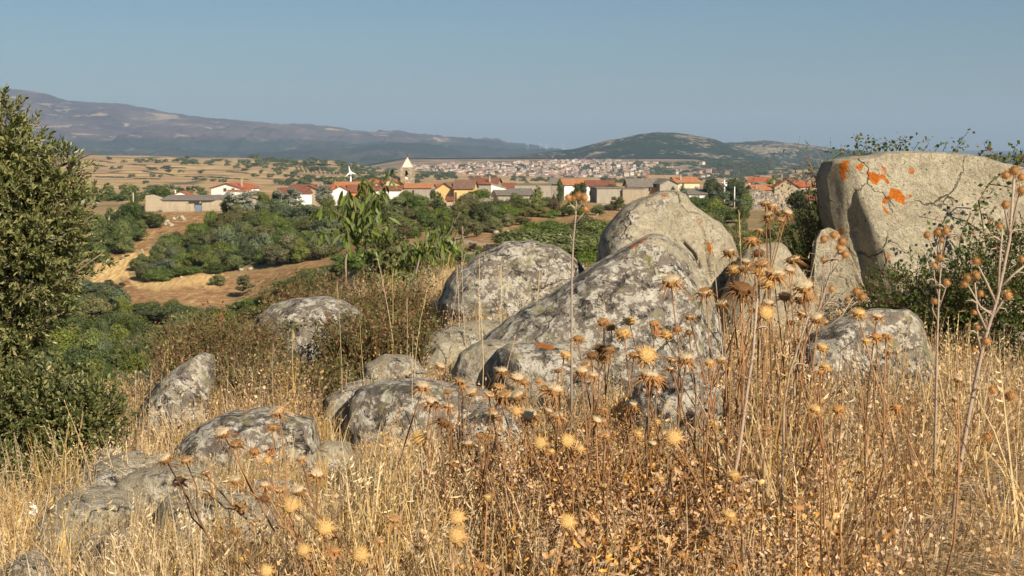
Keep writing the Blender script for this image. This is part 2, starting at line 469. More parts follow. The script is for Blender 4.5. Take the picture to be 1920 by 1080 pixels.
def mountain_mat(name, cols, patch_c, patch_s, low_c=None, low_z=None, tree_c=None, ksc=1.0):
    m, nt, b = new_mat(name, 1.0, 0.0)
    co = geo_co(nt, (0.001 * ksc, 0.001 * ksc, 0.0035 * ksc))
    n1 = noise_n(nt, co, 1.6, 7, 0.62, 0.6); n2 = noise_n(nt, co, 7, 7, 0.7)
    col = ramp(nt, mix(nt, 0.35, n1, n2), [(0.36, cols[0]), (0.5, cols[1]), (0.64, cols[2])])
    n3 = noise_n(nt, geo_co(nt, (0.0011 * ksc, 0.0007 * ksc, 0.0075 * ksc)), 2.6, 8, 0.66, 1.4)
    col = mix(nt, ramp(nt, n3, patch_s), col, patch_c)
    if low_c:
        sep = nt.nodes.new('ShaderNodeSeparateXYZ'); g = nt.nodes.new('ShaderNodeNewGeometry'); nt.links.new(g.outputs['Position'], sep.inputs[0])
        zz = mathn(nt, 'ADD', sep.outputs[2], mathn(nt, 'MULTIPLY', mathn(nt, 'SUBTRACT', n1, 0.5), low_z[1] * 2.5))
        mr = nt.nodes.new('ShaderNodeMapRange'); mr.inputs['From Min'].default_value = low_z[0]; mr.inputs['From Max'].default_value = low_z[0] + low_z[1]
        mr.inputs['To Min'].default_value = 1; mr.inputs['To Max'].default_value = 0; nt.links.new(zz, mr.inputs['Value'])
        col = mix(nt, mathn(nt, 'MULTIPLY', mr.outputs[0], 0.9), col, low_c)
    if tree_c:
        v = vor_n(nt, geo_co(nt), 0.05, 'Distance'); n4 = noise_n(nt, geo_co(nt), 0.004, 6, 0.65)
        spots = mathn(nt, 'SUBTRACT', 1.0, ramp(nt, mathn(nt, 'ADD', v, mathn(nt, 'MULTIPLY', mathn(nt, 'SUBTRACT', n4, 0.5), 3.6)), [(0.66, 0), (0.84, 1)]))
        col = mix(nt, spots, col, tree_c)
        bump(nt, b, spots, 5.0, 0.7)
    nt.links.new(col, b.inputs['Base Color'])
    return m

m_mtn = mountain_mat('heath_mountain', [(0.030, 0.021, 0.024), (0.062, 0.045, 0.044), (0.115, 0.086, 0.074)], (0.30, 0.225, 0.15), [(0.575, 0), (0.615, 0.85)], (0.018, 0.03, 0.022), (62, 40))
m_foot = mountain_mat('wooded_foothill', [(0.015, 0.024, 0.018), (0.026, 0.036, 0.026), (0.075, 0.068, 0.055)], (0.27, 0.23, 0.18), [(0.60, 0), (0.70, 0.6)], ksc=1.5)
m_wood = mountain_mat('wooded_hill', [(0.13, 0.11, 0.065), (0.2, 0.16, 0.10), (0.3, 0.24, 0.15)], (0.34, 0.28, 0.19), [(0.55, 0), (0.66, 0.8)], tree_c=(0.018, 0.030, 0.014), ksc=2.6)
range_mesh('mountain_range', [(-900, 152), (-300, 154), (0, 165), (60, 169), (100, 175), (128, 187), (180, 191), (240, 195), (320, 210), (400, 221), (470, 227), (540, 232), (600, 234), (650, 243), (700, 247), (745, 247), (800, 256), (860, 257), (900, 261), (950, 268), (985, 277), (1020, 284), (1080, 292), (1200, 296)], 9500, 3300, 3500, 305, m_mtn, nx=700, nt_=150, rough=0.36, seed=2, crest=1.3)
range_mesh('foothills', [(-700, 262), (-200, 270), (60, 282), (140, 284), (230, 283), (280, 287), (320, 279), (345, 279), (375, 287), (420, 293), (480, 288), (560, 283), (640, 277), (700, 276), (740, 272), (790, 273), (830, 280), (870, 291), (930, 300), (1000, 306)], 6300, 1500, 1500, 318, m_foot, nx=460, nt_=70, rough=0.34, seed=12, crest=0.7)
range_mesh('far_ridge', [(700, 291), (900, 286), (960, 283), (1010, 280), (1060, 281), (1150, 284), (1400, 286), (2400, 280)], 14500, 2500, 2500, 298, m_foot, nx=120, nt_=20, rough=0.1, seed=33, crest=0.4)
range_mesh('wooded_hill', [(780, 309), (830, 305), (880, 300), (930, 295), (980, 291), (1040, 285), (1080, 278), (1120, 268), (1160, 260), (1200, 251), (1225, 248), (1265, 249), (1300, 254), (1340, 262), (1365, 272), (1420, 292), (1480, 306), (1600, 318), (1750, 325)], 4700, 1250, 1500, 322, m_wood, nx=520, nt_=110, rough=0.16, seed=22, crest=0.9)
range_mesh('wooded_hill', [(1180, 300), (1250, 282), (1310, 271), (1345, 268), (1400, 266), (1440, 265), (1480, 269), (1520, 274), (1560, 279), (1650, 288), (1800, 292), (2100, 296), (2600, 300)], 5900, 1300, 1500, 322, m_wood, nx=400, nt_=80, rough=0.2, seed=27, crest=0.9)

# ------------------------------------------------------------------ haze
hm = bpy.data.materials.new('haze'); hm.use_nodes = True
nt = hm.node_tree; nt.nodes.clear()
pv = nt.nodes.new('ShaderNodeVolumePrincipled'); pv.inputs['Color'].default_value = (0.47, 0.655, 0.91, 1)
pv.inputs['Density'].default_value = HAZE_DENSITY; pv.inputs['Anisotropy'].default_value = 0.0
mo = nt.nodes.new('ShaderNodeOutputMaterial'); nt.links.new(pv.outputs[0], mo.inputs['Volume'])
zlo = float(GZ.min()) - 30.0
hb = MB(); hb.box((0, 0, (560 + zlo) / 2), (40000, 40000, 560 - zlo))
tag(hb.build('haze', hm), kind='stuff')
# ------------------------------------------------------------------ village materials
def tile_mat(name, c1, c2, c3):
    m, nt, b = new_mat(name, 0.9, 0.1)
    co = obj_co(nt)
    n = noise_n(nt, co, 1.1, 6, 0.75); n2 = noise_n(nt, co, 7, 3, 0.6)
    w = nt.nodes.new('ShaderNodeTexWave'); w.inputs['Scale'].default_value = 4.5; w.inputs['Distortion'].default_value = 0.4
    w.bands_direction = 'X'; nt.links.new(co, w.inputs['Vector'])
    col = ramp(nt, mix(nt, 0.35, n, n2), [(0.36, c1), (0.5, c2), (0.66, c3)])
    nt.links.new(col, b.inputs['Base Color']); bump(nt, b, w.outputs['Fac'], 0.04, 0.6)
    return m
M = {}
M['red'] = tile_mat('new_red_tiles', (0.26, 0.075, 0.04), (0.36, 0.115, 0.058), (0.44, 0.18, 0.10))
M['orange'] = tile_mat('orange_tiles', (0.30, 0.12, 0.055), (0.42, 0.18, 0.085), (0.50, 0.27, 0.15))
M['brownred'] = tile_mat('weathered_red_tiles', (0.14, 0.055, 0.035), (0.22, 0.09, 0.055), (0.30, 0.15, 0.10))
M['brown'] = tile_mat('brown_tiles', (0.13, 0.075, 0.05), (0.20, 0.12, 0.085), (0.28, 0.18, 0.13))
M['greyroof'] = tile_mat('grey_fibre_cement', (0.12, 0.105, 0.085), (0.20, 0.175, 0.145), (0.29, 0.26, 0.22))
M['tanroof'] = tile_mat('tan_tiles', (0.22, 0.16, 0.10), (0.33, 0.25, 0.16), (0.42, 0.34, 0.24))
M['white'] = plain('white_render', (0.78, 0.76, 0.71), 0.85, 0.05, 1.2, stain=0.25)
M['cream'] = plain('cream_render', (0.62, 0.53, 0.36), 0.9, 0.08, 1.2, stain=0.3)
M['yellow'] = plain('yellow_render', (0.66, 0.46, 0.20), 0.9, 0.08, 1.0, stain=0.25)
M['pink'] = plain('apricot_render', (0.62, 0.36, 0.20), 0.9, 0.08, 1.0, stain=0.25)
M['orangewall'] = plain('orange_render', (0.55, 0.21, 0.08), 0.9, 0.1, 1.0)
M['beige'] = plain('beige_cement', (0.42, 0.35, 0.25), 0.95, 0.14, 1.5, stain=0.5)
M['cement'] = plain('grey_cement', (0.33, 0.295, 0.24), 0.95, 0.16, 1.5, stain=0.6)
M['glass'] = plain('window_glass', (0.03, 0.035, 0.04), 0.2, 0.2, 1.0, 0.5)
M['frame'] = plain('window_frame', (0.35, 0.26, 0.17), 0.7, 0.1)
M['whiteframe'] = plain('white_frame', (0.7, 0.68, 0.64), 0.7, 0.1)
M['darkwood'] = plain('dark_door', (0.07, 0.045, 0.03), 0.7, 0.2)
M['bluesteel'] = plain('blue_painted_steel', (0.17, 0.24, 0.30), 0.5, 0.12)
M['shade'] = plain('painted_bay_shade', (0.05, 0.042, 0.035), 0.95, 0.2)  # dark colour standing for the shade inside the warehouse bays
M['paint'] = plain('white_painted_metal', (0.75, 0.75, 0.74), 0.45, 0.05)
M['brick'] = plain('brick_chimney', (0.40, 0.12, 0.06), 0.9, 0.15)
def stone_mat(name, c1, c2, c3, sc=3.0):
    m, nt, b = new_mat(name, 0.95, 0.1)
    co = obj_co(nt)
    v = nt.nodes.new('ShaderNodeTexVoronoi'); v.inputs['Scale'].default_value = sc; nt.links.new(co, v.inputs['Vector'])
    e = vor_n(nt, co, sc, 'Distance', 'DISTANCE_TO_EDGE')
    sp = nt.nodes.new('ShaderNodeSeparateColor'); nt.links.new(v.outputs['Color'], sp.inputs[0])
    col = ramp(nt, sp.outputs[0], [(0.1, c1), (0.5, c2), (0.9, c3)])
    col = mix(nt, ramp(nt, e, [(0.0, 1), (0.06, 0)]), col, tuple(x * 0.5 for x in c1))
    nt.links.new(col, b.inputs['Base Color']); bump(nt, b, ramp(nt, e, [(0, 0), (0.12, 1)]), 0.06)
    return m
M['stone'] = stone_mat('dry_stone_wall', (0.17, 0.14, 0.11), (0.29, 0.255, 0.21), (0.42, 0.385, 0.33))
M['tower'] = stone_mat('tower_stone', (0.30, 0.245, 0.175), (0.38, 0.315, 0.235), (0.46, 0.395, 0.30), 2.2)

def prism(prof, y0, y1):
    """closed profile in the xz plane swept along y"""
    n = len(prof)
    V = [(x, y0, z) for x, z in prof] + [(x, y1, z) for x, z in prof]
    Fc = [tuple(range(n)), tuple(range(2 * n - 1, n - 1, -1))]
    for i in range(n):
        j = (i + 1) % n
        Fc.append((j, i, n + i, n + j))
    return V, Fc

def swapxy(V): return [(y, x, z) for x, y, z in V]

def window(parent, x, z, w, h, face, W, D, mat='frame', kind='window', pane='glass', sill=True):
    """a window or a door proud of one wall"""
    mb = MB(); t = 0.10
    def put(mb, cx, cz, ww, hh, dep, off):
        if face == 'f': mb.box((cx, -off, cz), (ww, dep, hh))
        elif face == 'r': mb.box((W / 2 + off, cx, cz), (dep, ww, hh))
        else: mb.box((-W / 2 - off, cx, cz), (dep, ww, hh))
    put(mb, x - w / 2 - t / 2, z, t, h + 2 * t, 0.12, 0.05); put(mb, x + w / 2 + t / 2, z, t, h + 2 * t, 0.12, 0.05)
    put(mb, x, z + h / 2 + t / 2, w, t, 0.12, 0.05); put(mb, x, z - h / 2 - t / 2, w, t, 0.12, 0.05)
    f = mb.build(kind, M[mat], parent)
    m2 = MB(); put(m2, x, z, w, h, 0.04, 0.012); m2.build('pane' if pane == 'glass' else 'panel', M[pane], f)
    return f

def house(name, label, cat, pxL, pxR, eave, Y, d, rz=0, roof='gs', rh=1.5, wall='white', tile='red', wins=(), chims=(), oh=0.35, group=None, base=None, keep=None):
    """front wall between two photo columns at forward distance Y; eave = photo row of the eaves"""
    a = pt(pxL, eave, Y); bb = pt(pxR, eave, Y)
    w = (bb.x - a.x) / max(0.3, math.cos(rz)) if rz else (bb.x - a.x)
    cx = (a.x + bb.x) / 2; ze = a.z
    g = min(gz(a.x, Y), gz(bb.x, Y), gz(cx, Y + d)) - 0.6 if base is None else pt(pxL, base, Y).z
    t = empty(name, (cx, Y, g), rz); tag(t, label, cat, group)
    h = ze - g; W, D = w, d
    mb = MB()
    if roof == 'gf':
        mb.add(*prism([(-W/2, 0), (W/2, 0), (W/2, h), (0, h + rh), (-W/2, h)], 0, D))
    elif roof == 'gs':
        V, Fc = prism([(0, 0), (D, 0), (D, h), (D/2, h + rh), (0, h)], -W/2, W/2); mb.add(swapxy(V), [f[::-1] for f in Fc])
    elif roof == 'shed':      # rises to the back
        V, Fc = prism([(0, 0), (D, 0), (D, h + rh), (0, h)], -W/2, W/2); mb.add(swapxy(V), [f[::-1] for f in Fc])
    elif roof == 'shed_l':    # high on the left
        mb.add(*prism([(-W/2, 0), (W/2, 0), (W/2, h), (-W/2, h + rh)], 0, D))
    else:
        mb.box((0, D / 2, h / 2), (W, D, h))
    mb.build('wall', M[wall], t)
    rb = MB(); th = 0.16; e = 0.03
    if roof == 'gf':
        for s in (-1, 1):
            sl = rh / (W / 2); x1 = W / 2 + oh; z1 = h - sl * oh
            P = [(0, h + rh + e), (s * x1, z1 + e), (s * x1, z1 + e + th), (0, h + rh + e + th)]
            if s < 0: P = P[::-1]
            rb.add(*prism(P, -oh, D + oh))
    elif roof == 'gs':
        for s in (-1, 1):
            sl = rh / (D / 2); y1 = D / 2 + oh; z1 = h - sl * oh
            P = [(D/2, h + rh + e), (D/2 + s * y1, z1 + e), (D/2 + s * y1, z1 + e + th), (D/2, h + rh + e + th)]
            if s > 0: P = P[::-1]
            V, Fc = prism(P, -W/2 - oh, W/2 + oh); rb.add(swapxy(V), Fc)
    elif roof == 'hip':
        x1, y0, y1 = W/2 + oh, -oh, D + oh; r = min(W, D) / 2
        if W >= D: R = [(-W/2 + r, D/2), (W/2 - r, D/2)]
        else: R = [(0, r), (0, D - r)]
        V = [(-x1, y0, h + e), (x1, y0, h + e), (x1, y1, h + e), (-x1, y1, h + e), (R[0][0], R[0][1], h + rh), (R[1][0], R[1][1], h + rh)]
        if W >= D: Fc = [(0, 1, 5, 4), (1, 2, 5), (2, 3, 4, 5), (3, 0, 4), (0, 3, 2, 1)]
        else: Fc = [(0, 1, 4), (1, 2, 5, 4), (2, 3, 5), (3, 0, 4, 5), (0, 3, 2, 1)]
        rb.add(V, Fc)
        rb.box((0, D/2, h + e - 0.07), (W + 2*oh - 0.02, D + 2*oh - 0.02, 0.13))
    elif roof == 'shed':
        sl = rh / D
        P = [(-oh, h - sl*oh + e), (D + oh, h + rh + sl*oh + e), (D + oh, h + rh + sl*oh + e + th), (-oh, h - sl*oh + e + th)]
        V, Fc = prism(P, -W/2 - oh, W/2 + oh); rb.add(swapxy(V), [f[::-1] for f in Fc])
    elif roof == 'shed_l':
        sl = rh / W
        P = [(-W/2 - oh, h + rh + sl*oh + e), (W/2 + oh, h - sl*oh + e), (W/2 + oh, h - sl*oh + e + th), (-W/2 - oh, h + rh + sl*oh + e + th)]
        rb.add(*prism(P[::-1], -oh, D + oh))
    else:
        rb.box((0, D / 2, h + 0.1), (W + oh, D + oh, 0.2))
    ro = rb.build('roof', M[tile], t)
    for (fx, fy, hh, s, cm) in chims:
        c = MB(); zz = h + (rh * 0.2 if roof != 'flat' else 0)
        c.box((fx * W / 2, fy * D, zz + hh / 2), (s, s, hh)); c.box((fx * W / 2, fy * D, zz + hh + 0.07), (s + 0.2, s + 0.2, 0.14))
        c.build('chimney', M[cm], ro)
    for wd in wins:
        fx, up, ww, hh, face = wd[:5]
        kw = wd[5] if len(wd) > 5 else {}
        span = W if face == 'f' else D
        x = fx * span / 2 if face == 'f' else (fx + 1) * span / 2
        window(t, x, h - up, ww, hh, face, W, D, **kw)
    return t

DARK = dict(mat='frame'); DOOR = dict(kind='door', pane='darkwood')
# ---- warehouse on the left edge
wh = house('farm_warehouse', 'long low cement warehouse with grey sheet roof and open bays above a blue gate', 'warehouse', 302, 412, 375.5, 300, 6.5, math.radians(-3), 'shed', 0.75, 'beige', 'greyroof', base=398, oh=0.3)
ws = MB(); g0 = pt(303, 397, 299.2)
def wall_run(name, label, pts, Y, thick, mat, cat='wall', group=None):
    """a free-standing wall drawn by its top line (photo columns and rows) at distance Y"""
    t = MB(); o = pt(pts[0][0], pts[0][1], Y)
    prof = []
    for px, py in pts:
        p = pt(px, py, Y); prof.append((p.x - o.x, p.z - o.z))
    lo = min(gz(pt(px, 390, Y).x, Y) for px, py in pts) - 0.5 - o.z
    poly = [(prof[0][0], lo), (prof[-1][0], lo)] + prof[::-1]
    t.add(*prism(poly, -thick / 2, thick / 2))
    w = t.build(name, M[mat], None, loc=o); tag(w, label, cat, group)
    return w
wall_run('yard_wall', 'pale yard wall left of the blue gate with a step in its top', [(304, 379), (349, 379), (349.2, 382), (364, 382)], 297.5, 0.3, 'beige')
wall_run('yard_wall', 'pale yard wall right of the blue gate rising towards the silvery trees', [(379, 380), (398, 379), (404, 376), (440, 374.5)], 297.5, 0.3, 'beige')
# the warehouse's tall left part and dark panels painted for the shade in its bays
lw = MB(); q0 = pt(271.5, 366.5, 299.5); q1 = pt(303, 377, 299.5)
lx0, lx1 = q0.x - wh.location.x, q1.x - wh.location.x; lz0, lz1 = q0.z - wh.location.z, q1.z - wh.location.z
lw.add(*prism([(lx0, 0), (lx1, 0), (lx1, lz1), (lx0, lz0)], -0.5, 5.5)); lw.build('end_wall', M['beige'], wh)
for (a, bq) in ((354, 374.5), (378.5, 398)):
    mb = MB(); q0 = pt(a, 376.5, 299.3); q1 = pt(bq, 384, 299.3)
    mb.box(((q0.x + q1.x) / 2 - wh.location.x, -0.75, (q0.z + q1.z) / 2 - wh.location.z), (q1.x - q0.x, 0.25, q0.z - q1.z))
    mb.build('bay_shade', M['shade'], wh)
def gate(label, a, bq, top, Y, leaves=2):
    p = pt(a, top, Y); q = pt(bq, top, Y); z0 = gz((p.x + q.x) / 2, Y) - 0.1
    t = tag(empty('steel_gate', (p.x, Y, z0)), label, 'gate')
    w = (q.x - p.x) / leaves
    for k in range(leaves):
        m_ = MB(); m_.box((w * (k + 0.5), 0, (p.z - z0) / 2), (w * 0.96, 0.06, p.z - z0)); f = m_.build('gate_leaf', M['bluesteel'], t)
        r = MB()
        for j in range(4): r.box((w * (k + 0.15 + j * 0.233), -0.06, (p.z - z0) / 2), (0.07, 0.05, (p.z - z0) * 0.96))
        r.build('rib', M['bluesteel'], f)
    return t
gate('blue sheet steel gate between the two pale yard walls', 365, 379, 384.5, 297.5)
gate('small blue steel gate at the left end of the warehouse', 264, 271, 386, 303, 1)
for k in range(34):
    px = 273 + k * 4.7
    if 362 < px < 381: continue
    p = pt(px, 391, 296.3); z0 = gz(p.x, 296.3)
    m_ = MB(); m_.tube([(0, 0, -0.1), (0, 0, 1.15)], 0.05, 5)
    s_ = m_.build('fence_stake', M['cement'], None, loc=(p.x, 296.3, z0)) if k == 0 else bpy.data.objects.new('fence_stake', stake.data)
    if k == 0: stake = s_
    else: COL.objects.link(s_); s_.location = (p.x, 296.3, z0)
    tag(s_, 'short grey stake in the row along the foot of the warehouse wall', 'fence stake', 'stakes along the warehouse wall')

house('white_house', 'white gabled house with red roof and orange trimmed veranda beside the warehouse', 'house', 394, 456, 353, 340, 9, math.radians(-16), 'gf', 1.15, 'white', 'red',
      [(-0.1, 0.35, 0.6, 0.6, 'f'), (0.42, 0.35, 0.6, 0.6, 'f'), (-0.45, 1.9, 1.1, 1.0, 'f', dict(mat='whiteframe', pane='white'))], [(0.75, 0.2, 2.2, 0.35, 'beige')])
ver = house('veranda_wing', 'low wing with orange posts and roof edge on the white house', 'building', 426, 462, 358, 338, 3, math.radians(-16), 'shed', 0.25, 'white', 'orange',
      [(-0.55, 0.9, 1.6, 1.1, 'f', dict(mat='whiteframe', pane='white')), (0.45, 0.9, 1.5, 1.1, 'f', dict(mat='whiteframe', pane='white'))], oh=0.25)
for fx in (-0.98, 0.0):
    mb = MB(); mb.box((fx * 2.1, -0.12, 1.8), (0.22, 0.16, 3.2)); mb.build('post', M['orangewall'], ver)
house('white_cottage', 'small white cottage with red hipped roof behind the warehouse', 'house', 326, 352, 364.5, 420, 6, 0, 'gf', 0.75, 'white', 'red', [(0, 0.5, 0.7, 0.6, 'f')], [(-0.9, 0.2, 1.0, 0.3, 'white')])
house('barn', 'grey vaulted shed half hidden by silvery trees beside the white house', 'shed', 425, 480, 372, 315, 9, 0.1, 'gf', 0.8, 'cement', 'tanroof')
house('long_house', 'low white house with dull red roof among the silvery trees', 'house', 528, 583, 363, 322, 6, math.radians(14), 'shed', 1.0, 'white', 'brownred')
house('gabled_house', 'beige gabled house with small white attic window left of the white gables', 'house', 558, 600, 357, 345, 8, math.radians(-12), 'gf', 1.2, 'beige', 'brownred',
      [(0.1, 0.25, 0.5, 0.6, 'f', dict(mat='whiteframe', pane='white'))], [(0.9, 0.3, 1.6, 0.4, 'cement'), (0.6, 0.3, 1.7, 0.4, 'cement')])
house('red_roofed_house', 'house with broad bright red roof rising behind the beige gable', 'house', 590, 624, 358, 352, 8, 0, 'gs', 1.3, 'beige', 'red')
house('far_roof_house', 'low house with faded red roof behind the silvery trees', 'house', 542, 580, 352, 400, 7, 0, 'gs', 0.7, 'white', 'brownred')
house('white_gable_house', 'plain white gable end with one narrow slit below the wind turbine', 'house', 622, 655, 358, 330, 9, 0, 'gf', 1.1, 'white', 'red', [(0.12, 1.0, 0.2, 1.4, 'f')])
house('turbine_house', 'house with wide red roof directly in front of the wind turbine', 'house', 630, 684, 350, 375, 9, 0.15, 'gs', 1.1, 'cream', 'orange')
house('orange_house', 'house with an orange wall corner and red roof beside the white gable', 'house', 656, 700, 360, 330, 7, math.radians(12), 'gs', 1.5, 'orangewall', 'brownred', chims=[(0.2, 0.1, 1.8, 0.4, 'white')])
house('big_cream_house', 'largest cream house with big clean red hipped roof left of the church', 'house', 676, 722, 343.5, 390, 8, math.radians(4), 'hip', 1.3, 'cream', 'red',
      [(0.1, 0.6, 0.7, 0.5, 'f'), (-0.6, 0.6, 0.7, 0.5, 'f'), (0.62, 0.6, 0.7, 0.5, 'f')])
house('cream_gable_house', 'cream gable end joined to the big red hipped roof', 'house', 713, 752, 345, 395, 8, math.radians(-14), 'gf', 1.2, 'cream', 'red')
house('low_red_roof_house', 'low white house with dull red roof in front of the cream gable', 'house', 694, 752, 356.5, 350, 6, 0, 'gs', 0.9, 'white', 'brownred')
# ---- church
ch = house('church', 'grey stone church nave with red tiled roof beside its bell tower', 'church', 757, 808, 352.5, 385, 9, math.radians(-5), 'gs', 1.05, 'cement', 'orange', [(-0.3, 1.2, 0.5, 1.2, 'f')])
tp = pt(763.5, 345, 398); tw = 22.5 * 398 / F; g = gz(tp.x, 400) - 1
bt = tag(empty('bell_tower', (tp.x, 398 + tw / 2, g), math.radians(-6)), 'square stone bell tower with pale pyramid spire, arched belfry and white clock', 'bell tower')
ztop = pt(763, 314.5, 398).z - g
mb = MB(); hw = tw / 2
zs, ar = ztop - 2.45, 0.45                      # belfry opening: sill height, half width
zsp = ztop - 1.15                               # spring of the arch
arch = [(-ar, zs), (-ar, zsp)] + [(-ar * math.cos(math.pi * k / 8), zsp + ar * math.sin(math.pi * k / 8)) for k in range(1, 8)] + [(ar, zsp), (ar, zs)]
for sgn in (-1, 1):                              # front and back faces with an arched opening, built as strips
    y = sgn * hw
    n = len(arch)
    V = [(x, y, z) for x, z in arch] + [(x, y - sgn * 0.5, z) for x, z in arch]
    V += [(-hw, y, 0), (hw, y, 0), (hw, y, ztop), (-hw, y, ztop)]
    o = 2 * n
    Fc = [(i, i + 1, n + i + 1, n + i) for i in range(n - 1)] + [(n - 1, 0, n, 2 * n - 1)]
    Fc += [(o, o + 1, n - 1, 0), (o + 1, o + 2, n - 2, n - 1), (o + 3, o, 0, 1)]
    top = list(range(1, n - 1))
    m2 = len(top) // 2
    for k in range(len(top) - 1):
        Fc.append((top[k], top[k + 1], o + 2 if k >= m2 else o + 3))
    Fc.append((top[m2], o + 2, o + 3))
    mb.add(V, Fc)
mb.add([(-hw, -hw, 0), (-hw, hw, 0), (-hw, hw, ztop), (-hw, -hw, ztop)], [(0, 1, 2, 3)])
mb.add([(hw, -hw, 0), (hw, hw, 0), (hw, hw, ztop), (hw, -hw, ztop)], [(3, 2, 1, 0)])
mb.box((0, 0, zs - 0.15), (tw - 0.1, tw - 0.1, 0.3))
mb.build('shaft', M['tower'], bt)
c_ = MB(); c_.box((0, 0, ztop + 0.06), (tw + 0.25, tw + 0.25, 0.12)); c_.build('cornice', M['beige'], bt)
sp_ = MB(); zt = pt(763.5, 294.5, 398).z - g; q = hw * 0.82
sp_.add([(-q, -q, ztop + 0.12), (q, -q, ztop + 0.12), (q, q, ztop + 0.12), (-q, q, ztop + 0.12), (0, 0, zt)], [(0, 1, 4), (1, 2, 4), (2, 3, 4), (3, 0, 4), (0, 3, 2, 1)])
spire = sp_.build('spire', plain('spire_stone', (0.62, 0.50, 0.41), 0.9, 0.06, 2), bt)
x_ = MB(); x_.tube([(0, 0, zt - 0.1), (0, 0, zt + 1.1)], 0.04, 5); x_.box((0, 0, zt + 0.8), (0.5, 0.06, 0.06)); x_.build('cross', M['darkwood'], spire)
bl = MB(); bl.tube([(0, -hw * 0.3, zs + 1.25), (0, -hw * 0.3, zs + 1.1), (0, -hw * 0.3, zs + 0.7), (0, -hw * 0.3, zs + 0.5)], [0.06, 0.2, 0.26, 0.36], 12); bl.build('bell', M['darkwood'], bt, True)
ck = MB(); ck.tube([(0, -hw - 0.03, ztop - 2.98), (0, -hw + 0.05, ztop - 2.98)], 0.38, 20); cko = ck.build('clock_face', M['white'], bt)
hd = MB(); hd.box((0.06, -hw - 0.045, ztop - 2.93), (0.2, 0.02, 0.05)); hd.box((0, -hw - 0.045, ztop - 2.85), (0.05, 0.02, 0.26)); hd.build('clock_hand', M['darkwood'], cko)
house('church_annex', 'red roofed annex against the right end of the church', 'building', 800, 820, 352.5, 400, 7, math.radians(-10), 'gs', 1.0, 'white', 'red')
yh = house('yellow_house', 'tall yellow house with brown roof and a tall dark narrow window', 'house', 851, 887, 353.5, 300, 9.5, math.radians(-4), 'gs', 1.6, 'yellow', 'brown',
      [(-0.8, 2.1, 0.32, 2.5, 'f', dict(pane='darkwood')), (0.75, 0.9, 0.8, 0.5, 'f')])
yw = house('yellow_wing', 'plain yellow gable wing forming the left end of the yellow house', 'house', 818, 850, 354, 302, 8, math.radians(-12), 'gf', 1.2, 'yellow', 'brown')
house('porch_shed', 'little lean to with brown roof at the foot of the yellow gable', 'shed', 837, 849, 376, 297, 3, 0, 'shed', 0.5, 'beige', 'brownred')
house('cement_house', 'unpainted cement house with weathered red roof behind the yellow house', 'house', 880, 932, 345, 335, 9, math.radians(-6), 'gs', 1.25, 'cement', 'brownred', chims=[(0.45, 0.1, 1.5, 0.3, 'beige')])
house('white_lean_to', 'bright white sloping wall beside a dark green tree', 'house', 921, 949, 354, 305, 5, 0, 'shed_l', 0.9, 'white', 'tanroof', oh=0.1)
house('low_yellow_house', 'little yellow house with dark red roof behind the white sloping wall', 'house', 940, 966, 352.5, 350, 7, 0, 'gs', 1.1, 'yellow', 'brownred', chims=[(-0.9, 0.4, 1.4, 0.4, 'beige')])
house('long_grey_shed', 'long low shed with grey sheet roof in front of the village trees', 'shed', 933, 1002, 366, 298, 9, math.radians(5), 'shed', 1.0, 'cement', 'greyroof')
house('grey_block', 'grey cement block building with flat top behind the long shed', 'building', 965, 1033, 346.5, 330, 8, 0, 'flat', 0, 'cement', 'greyroof')
house('barn_house', 'grey roofed barn with a pale roof edge left of the cypress', 'barn', 1030, 1080, 345, 345, 9, math.radians(-10), 'gs', 1.3, 'cement', 'greyroof')
house('white_porch_house', 'white house with tan roof just right of the cypress', 'house', 1058, 1101, 346.5, 330, 8, math.radians(8), 'gs', 1.2, 'white', 'orange')
house('long_red_house', 'long white house with dark red roof right of the cypress', 'house', 1100, 1152, 347.5, 325, 7, 0, 'gs', 0.95, 'white', 'brownred', [(-0.4, 0.7, 0.5, 0.6, 'f'), (0.2, 0.7, 0.5, 0.6, 'f')])
house('flat_cement_block', 'flat topped cement building with a dark roof edge above the green mound', 'building', 1119, 1168, 353.5, 292, 9, math.radians(6), 'flat', 0, 'cement', 'greyroof')
house('flat_block_lit_side', 'right side of the flat topped cement block, sunlight put into its lighter colour', 'building', 1168, 1206, 355, 291, 7, math.radians(-14), 'flat', 0, 'beige', 'greyroof', oh=0.05)  # brighter face of the same block: sunlight imitated by a lighter wall
house('apricot_house', 'apricot house with grey roof and two small square windows', 'house', 1180, 1237, 349.5, 315, 8, math.radians(3), 'gs', 1.5, 'pink', 'greyroof',
      [(-0.32, 0.75, 0.55, 0.6, 'f'), (0.32, 0.75, 0.55, 0.6, 'f'), (0.9, 0.75, 0.45, 0.6, 'f')], oh=0.5)
house('cement_gable', 'grey cement gable end touching the apricot house', 'house', 1237, 1272, 345, 313, 8, math.radians(14), 'gf', 1.0, 'cement', 'greyroof')
house('sand_roof_house', 'house with wide pale roof and red brick chimney behind the apricot house', 'house', 1212, 1272, 338, 360, 9, math.radians(-10), 'gs', 1.1, 'beige', 'tanroof', chims=[(-0.95, 0.1, 1.6, 0.5, 'brick')])
house('orange_roof_house', 'low house with pale orange roof left of the tall dark trees', 'house', 1268, 1312, 342, 340, 9, math.radians(6), 'gs', 1.1, 'cream', 'orange', chims=[(-0.5, 0.2, 1.5, 0.4, 'cement')])
house('white_hut', 'tiny white hut showing above the boulder between dark trees', 'hut', 1292, 1324, 364, 290, 6, 0, 'shed', 0.8, 'white', 'greyroof')
house('cream_back_house', 'cream house with red roof furthest back right of the dark trees', 'house', 1405, 1440, 341, 390, 8, math.radians(-12), 'gs', 1.1, 'white', 'red', [(-0.7, 0.6, 0.5, 0.4, 'f')])
